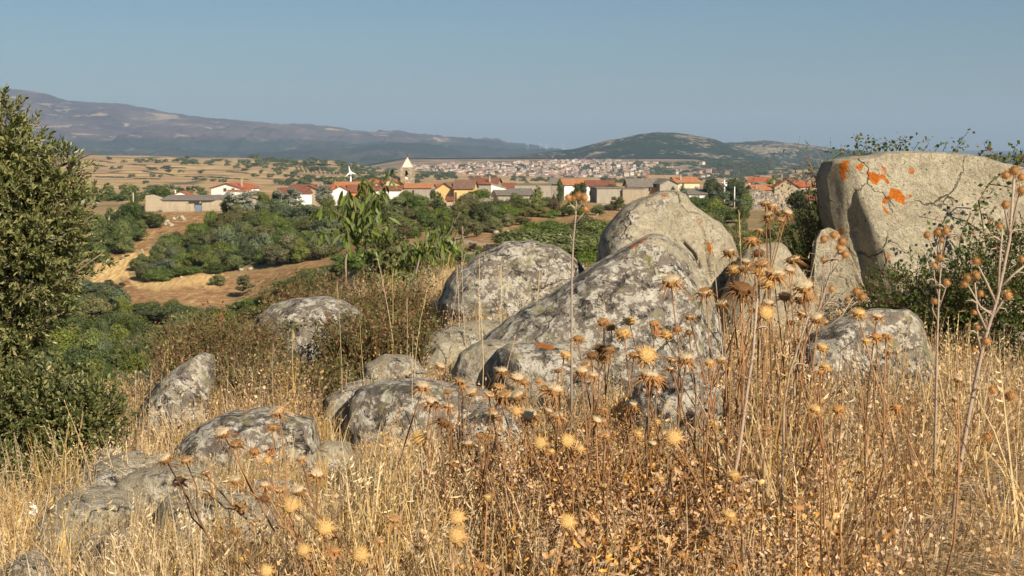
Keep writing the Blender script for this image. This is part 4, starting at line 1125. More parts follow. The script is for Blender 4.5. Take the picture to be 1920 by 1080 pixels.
cnt += len(zone([(690, 440), (700, 400), (760, 393), (830, 400), (905, 412), (960, 398), (1100, 396), (1110, 404), (1015, 420), (900, 445), (760, 455), (700, 470)], 25, (3, 5), (1.6, 3.2), [D, Mi, Br, Ol], '%s shrub scattered on the bank below the church', '%s shrubs on the bank below the church', seed=6))
cnt += len(zone([(960, 470), (985, 440), (1030, 425), (1110, 425), (1160, 440), (1130, 500), (1000, 500)], 22, (4, 6), (1.6, 2.6), [Br, Br, Mi], '%s bramble in the big green mound between the boulders', '%s brambles in the green mound', seed=7))
cnt += len(zone([(1270, 405), (1330, 402), (1400, 410), (1400, 425), (1330, 440), (1400, 465), (1440, 440), (1470, 410), (1545, 395), (1560, 400), (1560, 515), (1400, 500), (1370, 480), (1300, 430)], 25, (3.2, 5.4), (2.2, 3.8), [D, D, Mi, Ol, Mi], '%s bush in the scrub between the boulders on the right', '%s bushes in the right hand scrub', seed=8))
for (px, py, wp, hp, Y, m, s, lb) in (
    (362, 434, 16, 14, 262, 'mid', 'dome', 'lone round green bush on the red brown gully slope'), (408, 535, 30, 25, 205, 'olive', 'dome', 'lone olive bush in the middle of the red brown field'),
    (460, 555, 44, 38, 180, 'olive', 'loose', 'large solitary olive bush on the right of the red brown field'), (605, 515, 26, 20, 205, 'mid', 'dome', 'lone green bush near the sapling trunk'),
    (335, 605, 66, 42, 150, 'dark', 'dome', 'big dark bush at the right end of the valley trees'), (210, 560, 60, 34, 175, 'brown', 'loose', 'leafless looking brown thicket left of the red brown field')):
    T_(px, py, wp, hp, Y, s, m, lb, 'shrub', 'shrub', None, False)
cnt += len(zone([(-120, 480), (100, 450), (120, 540), (60, 620), (40, 740), (-120, 760)], 40, (5, 7), (3, 4), [D, Mi], '%s treetop in the valley behind the near evergreen', '%s treetops behind the near evergreen', n=24, name='evergreen_tree', cat='tree', seed=9))

cnt += len(zone([(690, 540), (720, 500), (770, 478), (860, 462), (960, 470), (940, 500), (860, 530), (760, 560)], 24, (0.9, 2.0), (0.6, 1.3), [Mi, Ol, Br, ('brown', 'loose')], '%s low bush on the dry slope behind the leafy saplings', '%s bushes behind the saplings', n=42, y0=16, seed=19))
# ---- farmland beyond: dark woods, hedges, single field trees
def mass(name, label, cat, items):
    """many tiny crowns joined into one mesh"""
    pm = PROTO['tiny'][0]; V0 = np.zeros(len(pm.vertices) * 3, np.float32); pm.vertices.foreach_get('co', V0); V0 = V0.reshape(-1, 3)
    T0 = np.zeros(len(V0), np.float32); pm.attributes['tone'].data.foreach_get('value', T0)
    F0 = [tuple(p.vertices) for p in pm.polygons]; F4 = np.array([f if len(f) == 4 else (f[0], f[1], f[2], f[2]) for f in F0])
    F4 = np.array([f for f in F0 if len(f) == 4]); F3 = np.array([f for f in F0 if len(f) == 3])
    Vs = []; Q = []; Tq = []
    for k, (x, y, z, w, h) in enumerate(items):
        a = k * 2.1; R = np.array([[math.cos(a), -math.sin(a), 0], [math.sin(a), math.cos(a), 0], [0, 0, 1]])
        Vs.append((V0 @ R.T) * np.array([w, w, h]) + np.array([x, y, z])); Q.append(F4 + k * len(V0)); Tq.append(F3 + k * len(V0))
    V = np.vstack(Vs); fl = [tuple(f) for f in np.vstack(Q).tolist()] + [tuple(f) for f in np.vstack(Tq).tolist()]
    me = bpy.data.meshes.new(name); me.from_pydata(V.tolist(), [], fl); me.materials.append(LM['dark'])
    at = me.attributes.new('tone', 'FLOAT', 'POINT'); at.data.foreach_set('value', np.tile(T0, len(items)))
    return tag(link(name, me), label, cat, None, 'stuff')
def far_trees(items, label, group, wr, hr, mats, y0=600, y1=3200, name='tree', cat='tree', seed=0):
    r = random.Random(seed)
    if group is None:
        out = []
        for px, py in items:
            h = hit(px, py, y0, y1)
            if h is not None: s = h.y / 1000.0; out.append((h.x, h.y, h.z - 0.6, r.uniform(*wr) * s, r.uniform(*hr) * s))
        return mass(name, label, cat, out)
    bx0, bx1, by0, by1 = min(i[0] for i in items), max(i[0] for i in items), min(i[1] for i in items), max(i[1] for i in items)
    for px, py in items:
        h = hit(px, py, y0, y1)
        if h is None: continue
        mt = r.choice(mats); s = h.y / 1000.0
        plant(name, cat, label + ', ' + part_of(px, py, bx0, bx1, by0, by1), (h.x, h.y, h.z - 0.6), r.uniform(*wr) * s, r.uniform(*hr) * s, 'tiny', mt, group)
def scatter(poly, n, seed):
    r = random.Random(seed); out = []
    xs = [p[0] for p in poly]; ys = [p[1] for p in poly]; k = 0
    while len(out) < n and k < n * 60:
        k += 1; q = (r.uniform(min(xs), max(xs)), r.uniform(min(ys), max(ys)))
        if in_poly(q[0], q[1], poly): out.append(q)
    return out
far_trees(scatter([(150, 356), (200, 352), (250, 353), (395, 356), (395, 370), (300, 380), (190, 392), (150, 392)], 85, 1), 'dark tree in the wood on the plain behind the warehouse', 'dark trees behind the warehouse', (7, 12), (5, 8), ['dark', 'mid'], 480, 1100, seed=1)
far_trees(scatter([(515, 345), (560, 338), (720, 338), (790, 345), (790, 350), (700, 349), (520, 350)], 60, 2), 'dark tree in the belt of trees beyond the red roofs', 'dark trees beyond the red roofs', (6, 11), (4, 7), ['dark', 'mid'], 700, 2000, seed=2)
far_trees(scatter([(385, 318), (430, 314), (480, 322), (560, 330), (600, 338), (560, 342), (470, 334), (395, 326), (480, 296), (640, 305), (700, 330)], 60, 3), 'dark tree in the loose wood in the middle of the golden fields', 'dark trees in the golden fields', (5, 9), (3, 5), ['dark', 'mid'], 700, 3200, seed=3)
far_trees(scatter([(330, 300), (400, 302), (480, 300), (560, 300), (640, 306), (740, 318), (740, 332), (640, 330), (560, 312), (480, 312), (400, 312), (340, 308)], 110, 4), 'loose dark woodland on the rise above the golden fields', None, (4, 8), (2.2, 4), ['dark'], 900, 3200, 'woodland', 'woodland', seed=4)
far_trees([(218, 291), (285, 303), (300, 306), (270, 305), (203, 301), (245, 332), (308, 317), (318, 317), (318, 323), (340, 323), (288, 319), (278, 318), (213, 318), (226, 318), (379, 326), (302, 333), (286, 332), (273, 345), (368, 338), (383, 339), (401, 340), (414, 341), (420, 342), (258, 305), (233, 305), (350, 298), (354, 305), (362, 304), (345, 301), (310, 305), (330, 303)],
          'dark round tree standing alone in the golden field', 'lone trees in the golden fields', (5, 8), (3.0, 4.2), ['dark', 'mid'], 900, 3200, seed=5)
hedges = [((180, 302), (215, 306)), ((245, 309), (275, 311)), ((180, 311), (200, 313)), ((270, 322), (330, 330)), ((180, 332), (250, 334)), ((255, 335), (300, 337)), ((350, 332), (420, 333)), ((318, 315), (350, 316)), ((430, 322), (470, 326)), ((400, 333), (470, 338))]
hr_ = random.Random(3)
for (a, b2) in hedges:
    n_ = int((b2[0] - a[0]) / 4)
    far_trees([(a[0] + (b2[0] - a[0]) * k / n_ + hr_.uniform(-1, 1), a[1] + (b2[1] - a[1]) * k / n_) for k in range(n_)], 'low dark bush in one of the hedgerows crossing the golden fields', 'hedgerow bushes in the golden fields', (3.5, 6), (0.9, 1.7), ['dark', 'olive'], 900, 3200, 'hedge_bush', 'bush', seed=n_)
orch = []
for row in range(9):
    for k in range(6): orch.append((553 + row * 8 + k * 1.2, 312 + k * 2.2 + row * 0.5))
far_trees(orch, 'tiny tree planted in the straight orchard rows on red soil', 'orchard trees in rows', (1.8, 2.4), (1.4, 2.0), ['dark', 'olive'], 900, 3200, 'orchard_tree', 'tree', seed=8)
far_trees(scatter([(780, 325), (860, 328), (1020, 333), (1200, 338), (1230, 330), (1320, 330), (1560, 318), (1560, 345), (1100, 345), (900, 338), (780, 338)], 150, 9), 'scattered dark trees on the brown plain below the distant town', None, (5, 9), (3, 4.5), ['dark'], 900, 3200, 'plain_woodland', 'woodland', seed=9)
tt_ = random.Random(11); out_ = []
for px, py in scatter([(780, 312), (1000, 306), (1230, 304), (1330, 312), (1330, 336), (1120, 334), (900, 326), (780, 326)], 130, 10):
    Yd = float(town_Y(py)); p = pt(px, py, Yd); s_ = Yd / 1000
    out_.append((p.x, Yd, p.z - 4, tt_.uniform(3.5, 7) * s_, tt_.uniform(2.5, 4) * s_))
for px, py in scatter([(1190, 303), (1440, 300), (1440, 322), (1380, 330), (1260, 336), (1200, 326)], 330, 40):
    if in_poly(px, py, [(1255, 312), (1330, 306), (1400, 316), (1380, 326), (1280, 326)]) and tt_.random() < .85: continue
    Yd = float(town_Y(py)); p = pt(px, py, Yd); s_ = Yd / 1000
    out_.append((p.x, Yd, p.z - 9, tt_.uniform(5, 10) * s_, tt_.uniform(3, 5) * s_))
mass('town_trees', 'dark trees among and beside the houses of the distant town', 'woodland', out_)
print('zone shrubs', cnt)
# ------------------------------------------------------------------ boulders
m_rock, nt, b = new_mat('lichened_rock', 0.93, 0.15)
co = obj_co(nt)
nA = noise_n(nt, co, 2.2, 8, 0.68, 0.3); nB = noise_n(nt, co, 16, 7, 0.7); nC = noise_n(nt, co, 60, 4, 0.7); nD = noise_n(nt, co, 5.5, 9, 0.78, 0.5)
tan_ = ramp(nt, mix(nt, 0.45, nA, nB), [(0.34, (0.25, 0.21, 0.145)), (0.46, (0.38, 0.33, 0.235)), (0.54, (0.46, 0.41, 0.295)), (0.66, (0.54, 0.49, 0.37))])
tan_ = mix(nt, ramp(nt, nD, [(0.55, 0), (0.66, 0.5)]), tan_, (0.38, 0.36, 0.20))
tan_ = mix(nt, ramp(nt, noise_n(nt, co, 38, 3, 0.6), [(0.60, 0), (0.67, 0.75)]), tan_, (0.13, 0.105, 0.075))
und = ramp(nt, mix(nt, 0.4, nA, nB), [(0.34, (0.10, 0.085, 0.07)), (0.48, (0.19, 0.16, 0.13)), (0.62, (0.28, 0.24, 0.195))])
vc = nt.nodes.new('ShaderNodeVectorMath'); vc.operation = 'ADD'; vc.inputs[1].default_value = (9.1, 4.7, 2.2); nt.links.new(co, vc.inputs[0])
n5 = noise_n(nt, vc.outputs[0], 11, 9, 0.80, 0.4); n6 = noise_n(nt, vc.outputs[0], 8, 9, 0.80, 0.5)
# crisp-edged pale crusts: noise bent by small cells so that the borders scallop
vcell = vor_n(nt, co, 40, 'Distance', 'SMOOTH_F1')
crust = ramp(nt, mathn(nt, 'SUBTRACT', n5, mathn(nt, 'MULTIPLY', vcell, 0.16)), [(0.42, 0), (0.438, 1)])
crust_c = ramp(nt, nB, [(0.35, (0.38, 0.35, 0.285)), (0.6, (0.57, 0.535, 0.45))])
lic = mix(nt, crust, und, crust_c)
dkm = ramp(nt, n6, [(0.54, 0), (0.57, 1)])
lic = mix(nt, dkm, lic, ramp(nt, nC, [(0.4, (0.035, 0.032, 0.03)), (0.65, (0.10, 0.09, 0.08))]))
grn = ramp(nt, noise_n(nt, vc.outputs[0], 6.0, 8, 0.7), [(0.57, 0), (0.62, 0.7)])
lic = mix(nt, grn, lic, (0.27, 0.26, 0.12))
st = attr(nt, 'style')
stm = ramp(nt, mathn(nt, 'ADD', st, mathn(nt, 'MULTIPLY', mathn(nt, 'SUBTRACT', nD, 0.5), 1.6)), [(0.44, 0), (0.54, 1)])
col = mix(nt, stm, tan_, lic)
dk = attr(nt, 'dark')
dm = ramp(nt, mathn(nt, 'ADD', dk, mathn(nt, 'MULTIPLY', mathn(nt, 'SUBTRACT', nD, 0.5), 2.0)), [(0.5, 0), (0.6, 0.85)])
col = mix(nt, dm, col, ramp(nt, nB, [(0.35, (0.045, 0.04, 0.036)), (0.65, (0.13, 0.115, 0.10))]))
orm = attr(nt, 'orange')
om = ramp(nt, mathn(nt, 'ADD', orm, mathn(nt, 'MULTIPLY', mathn(nt, 'SUBTRACT', noise_n(nt, co, 24, 6, 0.7, 0.6), 0.5), 1.5)), [(0.40, 0), (0.45, 1)])
col = mix(nt, om, col, ramp(nt, nC, [(0.35, (0.42, 0.105, 0.012)), (0.65, (0.58, 0.185, 0.022))]))
# a few small orange rosettes anywhere
ros = ramp(nt, mathn(nt, 'ADD', vor_n(nt, vc.outputs[0], 2.6, 'Distance'), mathn(nt, 'MULTIPLY', nB, 0.08)), [(0.105, 1), (0.125, 0)])
col = mix(nt, mathn(nt, 'MULTIPLY', ros, 0.8), col, (0.47, 0.14, 0.02))
nt.links.new(col, b.inputs['Base Color'])
ckv = nt.nodes.new('ShaderNodeVectorMath'); ckv.operation = 'ADD'; nt.links.new(co, ckv.inputs[0])
nzc = nt.nodes.new('ShaderNodeTexNoise'); nzc.inputs['Scale'].default_value = 3.0; nzc.inputs['Detail'].default_value = 5; nt.links.new(co, nzc.inputs['Vector'])
vs_ = nt.nodes.new('ShaderNodeVectorMath'); vs_.operation = 'SCALE'; vs_.inputs['Scale'].default_value = 0.55; nt.links.new(nzc.outputs['Color'], vs_.inputs[0]); nt.links.new(vs_.outputs[0], ckv.inputs[1])
ced = vor_n(nt, ckv.outputs[0], 1.7, 'Distance', 'DISTANCE_TO_EDGE')
crk = mathn(nt, 'MULTIPLY', ramp(nt, ced, [(0.004, 1), (0.016, 0)]), ramp(nt, noise_n(nt, co, 1.7, 3), [(0.45, 0), (0.6, 1)]))
col = mix(nt, mathn(nt, 'MULTIPLY', crk, 0.75), col, (0.05, 0.042, 0.033))
nt.links.new(col, b.inputs['Base Color'])
hh = mathn(nt, 'ADD', mathn(nt, 'MULTIPLY', nB, 0.6), mathn(nt, 'ADD', mathn(nt, 'MULTIPLY', nC, 0.35), mathn(nt, 'SUBTRACT', mathn(nt, 'MULTIPLY', crust, 0.06), mathn(nt, 'SUBTRACT', mathn(nt, 'MULTIPLY', crk, 0.8), mathn(nt, 'MULTIPLY', nD, 0.9)))))
bump(nt, b, hh, 0.045, 1.0)

ROCKS = []
VIS = {17: 670, 83: 680, 23: 600, 53: 870, 41: 850, 7: 600, 5: 600, 31: 700, 89: 730, 97: 800, 47: 820, 37: 680, 59: 960, 61: 1000, 67: 1050, 107: 940, 109: 980, 29: 700, 113: 710, 11: 600}
def rock(label, outline, Y, T=0.5, TB=None, p=2.6, planes=(), style=0.5, orange=(), darks=(), styles=(), K=150, Mr=60, seed=0, rough=1.0, creases=(), name='boulder', tilt=0.0, facets=9, jag=0):
    """a boulder whose seen edge runs through the photo pixels of outline, centred at distance Y, T metres thick to the front"""
    O = np.array(outline, float); ROCKS.append((O[:, 0].min(), O[:, 0].max(), O[:, 1].min(), VIS.get(seed, O[:, 1].max()), Y))
    ym = O[:, 1].min() * 0.45 + O[:, 1].max() * 0.55                  # the buried half reaches well into the ground
    O[:, 1] = np.where(O[:, 1] > ym, ym + (O[:, 1] - ym) * 2.3, O[:, 1])
    up_ = np.clip((O[:, 1] - ym) / 60.0, 0, 1); xm = O[:, 0].mean(); O[:, 0] = xm + (O[:, 0] - xm) * (1 + 0.12 * up_)
    area = 0; cx = cy = 0
    x0, y0 = O[:, 0], O[:, 1]; x1, y1 = np.roll(x0, -1), np.roll(y0, -1)
    cr = x0 * y1 - x1 * y0; A = cr.sum() / 2
    cx = ((x0 + x1) * cr).sum() / (6 * A); cy = ((y0 + y1) * cr).sum() / (6 * A)
    th = np.linspace(0, 2 * math.pi, K, endpoint=False)
    R = np.zeros(K)
    for k, t in enumerate(th):                         # ray against polygon
        dx, dy = math.cos(t), math.sin(t); best = 1.0
        for i in range(len(O)):
            ax, ay = O[i] - (cx, cy); bx, by = O[(i + 1) % len(O)] - (cx, cy)
            ex, ey = bx - ax, by - ay; den = dx * ey - dy * ex
            if abs(den) < 1e-9: continue
            s = (ax * ey - ay * ex) / den; u = (ax * dy - ay * dx) / den
            if s > 0 and -1e-6 <= u <= 1 + 1e-6: best = max(best, s)
        R[k] = best
    rs = random.Random(seed + 500)
    for j in range(jag):                                 # straight broken edges in the outline
        a = rs.uniform(0, 2 * math.pi); k_ = int(a / (2 * math.pi) * K) % K; lim = R[k_] * rs.uniform(.86, .97); cdt = np.cos(th - a)
        R = np.where(cdt > 0.25, np.minimum(R, np.maximum(lim / np.maximum(cdt, 0.25), R * 0.86)), R)
    R = R + fbm(np.cos(th) * 5 + seed, np.sin(th) * 5, seed, 5) * 11 * rough * (R.mean() / 150)
    rr_ = np.sin(np.linspace(0, 1, Mr) * math.pi / 2) ; rr_[0] = 0.0
    if TB is None: TB = T
    ppm = F / Y
    rp = random.Random(seed); planes = list(planes)
    for j in range(facets):                                  # broken facets
        a = rp.uniform(0, 2 * math.pi); planes.append(('cut', (math.cos(a), math.sin(a)), rp.uniform(.5, 1.1), R.mean() * rp.uniform(.35, .75)))
    verts = []; dys = []; pxs = []; side = []
    def front(qx, qy, r):
        d = -T * np.clip(1 - r ** p, 0, 1) ** (1 / p)
        for pl_ in planes:
            if pl_[0] == 'edge':                        # a ridge: beyond the line the surface falls away
                _, ex0, ey0, ex1, ey1, sl_, d0_ = pl_
                L_ = math.hypot(ex1 - ex0, ey1 - ey0); sd_ = ((ex1 - ex0) * (qy - ey0) - (ey1 - ey0) * (qx - ex0)) / L_
                pl = d0_ - sl_ * sd_ / 100
            elif pl_[0] == 'cut':
                _, pr_, sl_, cut_ = pl_
                pl = -T + sl_ * (((qx - cx) * pr_[0] + (qy - cy) * pr_[1]) - cut_) / ppm
            else: pl = pl_[0] + pl_[1] * (qx - cx) / 100 + pl_[2] * (qy - (O[:, 1].min() + ym) / 2) / 100
            w = 0.012                                    # soft maximum
            m_ = np.maximum(d, pl); d = m_ + w * np.log(np.exp((d - m_) / w) + np.exp((pl - m_) / w)) - w * 0.0
        return np.minimum(d, 0.0 + 0 * d)
    RG, TG = np.meshgrid(rr_, th, indexing='ij')
    RB = np.broadcast_to(R, RG.shape)
    qx = cx + RG * RB * np.cos(TG); qy = cy + RG * RB * np.sin(TG)
    dF = front(qx, qy, RG)
    edge = np.clip((1 - RG) * 6, 0, 1)
    X = (qx - cx) / ppm; Zz = -(qy - cy) / ppm
    n_ = noise3(X * 1.7 + seed, Zz * 1.7, dF * 1.7 + seed * 2.3, seed, 4) * 0.10 + noise3(X * 7 + seed, Zz * 7, dF * 7, seed + 3, 5) * 0.085
    dF = dF + n_ * edge * rough
    for (line, wd, dp) in creases:                      # cracks and ledges along pixel lines
        L = np.array(line, float); best = np.full(qx.shape, 1e9)
        for i in range(len(L) - 1):
            a, bq = L[i], L[i + 1]; ab = bq - a; tt = np.clip(((qx - a[0]) * ab[0] + (qy - a[1]) * ab[1]) / (ab @ ab), 0, 1)
            best = np.minimum(best, np.hypot(qx - a[0] - tt * ab[0], qy - a[1] - tt * ab[1]))
        dF = dF + dp * np.exp(-(best / wd) ** 2) * edge
    def world(qx, qy, d):
        u = (qx - 960) / F; v = (540 - qy) / F; k = CP + v * SP
        Yy = Y + d
        return np.stack([Yy * u / k, Yy, Yy * (-SP + v * CP) / k], -1)
    VF = world(qx, qy, dF)
    Vedge = world(qx, qy, np.zeros_like(dF))
    dB = TB * np.clip(1 - RG ** p, 0, 1) ** (1 / p)
    VB = Vedge.copy(); VB[..., 1] = VB[..., 1] + dB + n_ * edge * rough * 0.7
    def grid(V, flip):
        idx = np.arange(Mr * K).reshape(Mr, K)
        a = idx[:-1]; b2 = np.roll(idx, -1, 1)[:-1]; c = np.roll(idx, -1, 1)[1:]; d = idx[1:]
        q = np.stack([a, b2, c, d], -1).reshape(-1, 4)
        return q[:, ::-1] if flip else q
    Vf = VF.reshape(-1, 3); Vb = VB.reshape(-1, 3)
    QF = grid(Vf, True); QB = grid(Vb, False) + len(Vf)
    # share the rim so that the shell is closed
    rim = (Mr - 1) * K
    remap = np.arange(len(Vf) + len(Vb)); remap[len(Vf) + rim:len(Vf) + rim + K] = np.arange(rim, rim + K)
    Q = remap[np.vstack([QF, QB])]
    V = np.vstack([Vf, Vb])
    allx = np.concatenate([qx.ravel(), qx.ravel()]); ally = np.concatenate([qy.ravel(), qy.ravel()])
    def mask(regs, soft):
        m = np.zeros(len(allx))
        for poly, val in regs:
            P = np.array(poly, float); best = np.full(len(allx), 1e9)
            for i in range(len(P)):
                a, bq = P[i], P[(i + 1) % len(P)]; ab = bq - a; L2 = ab @ ab + 1e-9
                tt = np.clip(((allx - a[0]) * ab[0] + (ally - a[1]) * ab[1]) / L2, 0, 1)
                best = np.minimum(best, np.hypot(allx - a[0] - tt * ab[0], ally - a[1] - tt * ab[1]))
            sd_ = np.where(in_poly(allx, ally, poly), best, -best)
            m = np.maximum(m, val * np.clip(0.5 + sd_ / soft, 0, 1))
        return m
    S = np.full(len(allx), float(style))
    if styles:
        for poly, val in styles:
            mm = mask([(poly, 1.0)], 30.0); S = S * (1 - mm) + val * mm
    c = np.array([float(pt(cx, cy, Y).x), Y, float(pt(cx, cy, Y).z)])
    me = mesh(name, V - c, Q, m_rock, True, {'style': ('FLOAT', S), 'orange': ('FLOAT', mask(orange, 7.0)), 'dark': ('FLOAT', mask(darks, 14.0))})
    o = link(name, me, None, c)
    return tag(o, label, 'boulder')

rock('largest boulder, tall and pale with bright orange lichen, at the right edge',
     [(1547, 330), (1558, 300), (1600, 292), (1640, 290), (1655, 285), (1720, 283), (1790, 285), (1840, 293), (1890, 306), (1930, 318), (1990, 350), (2030, 430), (2040, 560), (2000, 690), (1850, 730), (1740, 700), (1680, 660), (1630, 610), (1600, 545), (1575, 470), (1556, 400)],
     11.2, 1.25, 1.1, 3.2, planes=[(-0.50, 0.06, -0.10), ('edge', 1650, 560, 1600, 300, 0.34, -0.58)], style=0.22, K=280, Mr=110, seed=3, rough=0.5, facets=0,
     orange=[([(1573, 303), (1592, 302), (1588, 315), (1586, 335), (1578, 340), (1575, 322)], 0.9), ([(1606, 306), (1618, 308), (1618, 320), (1608, 318)], 0.9), ([(1624, 322), (1640, 322), (1652, 332), (1648, 340), (1638, 352), (1633, 340)], 0.85),
             ([(1650, 312), (1658, 312), (1664, 335), (1668, 352), (1660, 345)], 0.85), ([(1668, 352), (1685, 355), (1697, 372), (1695, 386), (1685, 380), (1675, 372), (1663, 378), (1656, 384), (1655, 376), (1666, 366)], 0.95),
             ([(1652, 380), (1662, 392), (1668, 402), (1658, 400)], 0.85), ([(1676, 412), (1688, 416), (1682, 420)], 0.8), ([(1703, 364), (1711, 366), (1706, 371)], 0.85)],
     creases=[([(1588, 318), (1598, 335), (1601, 360), (1599, 378)], 6, 0.02), ([(1596, 400), (1606, 440), (1622, 490), (1640, 560)], 13, 0.045), ([(1648, 288), (1655, 310), (1670, 350)], 3, 0.02)])
rock('narrow grey rock leaning against the left foot of the largest boulder', [(1527, 500), (1532, 450), (1546, 427), (1568, 430), (1592, 470), (1622, 540), (1660, 620), (1660, 700), (1560, 720), (1530, 640)], 10.7, 0.3, 0.5, 2.4, planes=[(-0.26, -0.12, -0.1)], style=0.35, K=110, Mr=44, seed=5)
rock('rounded pale rock behind the tallest thistle cluster', [(1360, 540), (1385, 490), (1402, 470), (1430, 459), (1468, 453), (1482, 468), (1490, 492), (1510, 515), (1526, 545), (1532, 640), (1500, 720), (1370, 720), (1345, 620)], 10.2, 0.4, 0.5, 2.6, planes=[(-0.30, 0.05, -0.10)], style=0.25, K=130, Mr=50, seed=7)
rock('broad pointed pale boulder in the middle, rising highest before the village', [(1105, 520), (1118, 480), (1126, 440), (1148, 412), (1174, 388), (1204, 373), (1236, 361), (1266, 358), (1286, 366), (1300, 388), (1322, 403), (1350, 420), (1372, 446), (1387, 478), (1394, 540), (1400, 700), (1300, 770), (1180, 740), (1090, 600)],
     10.8, 0.75, 0.8, 2.3, planes=[(-0.45, 0.06, -0.26), ('edge', 1318, 400, 1345, 560, 0.35, -0.45)], style=0.32, K=260, Mr=100, seed=11, rough=0.9, facets=4,
     styles=[([(1110, 520), (1120, 440), (1180, 385), (1250, 360), (1280, 370), (1230, 400), (1170, 440), (1150, 520)], 0.5)],
     orange=[([(1240, 366), (1254, 363), (1246, 372)], 0.85), ([(1304, 402), (1310, 408), (1318, 432), (1313, 430)], 0.7), ([(1325, 452), (1334, 458), (1334, 478), (1328, 478)], 0.9), ([(1196, 376), (1206, 374), (1202, 382)], 0.6)],
     darks=[([(1150, 412), (1185, 382), (1190, 392), (1165, 425)], 0.7)],
     creases=[([(1280, 455), (1300, 475), (1312, 500)], 3, 0.05), ([(1303, 395), (1318, 440), (1330, 520)], 3, 0.04)])
rock('dark and white lichened boulder with a slanting ridge below the pointed boulder', [(870, 668), (905, 635), (940, 610), (985, 577), (1040, 545), (1100, 506), (1150, 476), (1190, 451), (1222, 437), (1242, 439), (1270, 456), (1300, 482), (1326, 522), (1342, 562), (1358, 640), (1375, 760), (1250, 800), (1080, 720), (960, 720), (880, 700)],
     8.9, 0.7, 0.6, 2.2, planes=[(-0.42, 0.02, -0.22), ('edge', 950, 606, 1222, 446, 2.6, -0.30), ('edge', 1225, 446, 1330, 600, 0.9, -0.42)], style=0.80, K=280, Mr=110, seed=17, rough=0.8, facets=3,
     styles=[([(1190, 451), (1230, 434), (1300, 480), (1345, 560), (1330, 620), (1290, 500), (1240, 470)], 0.25)],
     orange=[([(1182, 462), (1196, 454), (1199, 459), (1186, 468)], 0.85), ([(1198, 452), (1212, 444), (1213, 449), (1203, 455)], 0.85), ([(1288, 556), (1296, 556), (1294, 562)], 0.8)],
     darks=[([(960, 592), (1080, 520), (1200, 446), (1218, 442), (1214, 450), (1100, 522), (1000, 582)], 0.62), ([(1000, 640), (1080, 645), (1140, 665), (1080, 660)], 0.7)],  # shading painted along the ridge bevel and in the crevice below
     creases=[([(950, 603), (1060, 545), (1170, 480), (1222, 446)], 3, 0.05)])
rock('low rounded mossy boulder left of the slanting ridge', [(822, 570), (835, 532), (858, 502), (900, 472), (950, 455), (1000, 451), (1046, 460), (1080, 480), (1100, 508), (1100, 570), (1060, 650), (900, 660), (830, 620)], 11.0, 0.6, 0.6, 2.3, style=0.62, K=190, Mr=80, seed=23, rough=1.1, planes=[(-0.40, 0.02, -0.25)])
rock('low tan ledge in front of the mossy boulder', [(760, 690), (775, 655), (800, 630), (850, 611), (900, 603), (960, 601), (1000, 640), (970, 710), (860, 740), (770, 720)], 9.6, 0.35, 0.5, 2.2, style=0.42, K=130, Mr=50, seed=29, planes=[(-0.25, 0, -0.2)])
rock('flat lichened rock with an orange streak under the slanting ridge', [(920, 700), (932, 660), (955, 646), (1000, 643), (1060, 646), (1112, 657), (1140, 700), (1120, 780), (960, 790)], 8.2, 0.35, 0.5, 2.3, style=0.55, K=130, Mr=50, seed=31, orange=[([(1000, 643), (1035, 648), (1040, 656), (1020, 653)], 0.85)], darks=[([(935, 652), (958, 648), (960, 690), (938, 690)], 0.7)])
rock('rounded dark grey boulder ringed by brown heath', [(476, 620), (484, 592), (508, 571), (556, 559), (610, 557), (648, 566), (676, 584), (686, 630), (650, 700), (550, 730), (505, 690), (480, 650)], 10.2, 0.5, 0.5, 2.3, style=0.78, K=170, Mr=70, seed=37, rough=1.1)
rock('dark lichened rock at the centre left behind the thistles', [(645, 800), (652, 760), (668, 735), (700, 721), (745, 713), (800, 715), (860, 722), (925, 738), (950, 800), (900, 880), (760, 900), (660, 860)], 8.0, 0.4, 0.5, 2.4, style=0.80, K=170, Mr=64, seed=41, rough=1.1, darks=[([(670, 730), (745, 712), (800, 716), (780, 740), (700, 748)], 0.55)])
rock('small tan rock above the dark lichened rock', [(668, 715), (682, 685), (720, 665), (770, 668), (800, 700), (780, 740), (690, 740)], 8.9, 0.3, 0.3, 2.3, style=0.46, K=100, Mr=36, seed=43)
rock('lichened boulder at the left end of the rocks, beside the heath', [(225, 850), (250, 792), (264, 758), (292, 720), (330, 690), (374, 663), (394, 668), (400, 730), (390, 800), (330, 870), (240, 880)], 8.5, 0.4, 0.5, 2.4, style=0.62, K=150, Mr=60, seed=47, darks=[([(300, 715), (340, 688), (395, 672), (395, 700), (350, 705)], 0.5)])
rock('domed grey and black lichened boulder at lower left', [(310, 880), (335, 835), (370, 798), (425, 776), (490, 769), (540, 777), (584, 792), (600, 840), (580, 910), (420, 940), (320, 920)], 7.6, 0.4, 0.5, 2.4, style=0.72, K=180, Mr=70, seed=53, rough=1.1, darks=[([(420, 778), (500, 770), (560, 782), (520, 795), (440, 792)], 0.5)])
rock('long pale slab sloping down to the left edge', [(80, 950), (95, 918), (130, 895), (175, 872), (240, 848), (310, 838), (345, 880), (320, 960), (200, 1010), (100, 990)], 7.2, 0.35, 0.5, 2.4, style=0.5, K=140, Mr=54, seed=59, facets=12, rough=1.5, jag=3)
rock('flat topped pale block at lower left in the golden grass', [(256, 1010), (261, 955), (282, 937), (330, 934), (400, 938), (480, 952), (520, 985), (520, 1070), (300, 1100)], 6.2, 0.3, 0.5, 3.0, style=0.42, K=130, Mr=50, seed=61, facets=12, rough=1.5, jag=3)
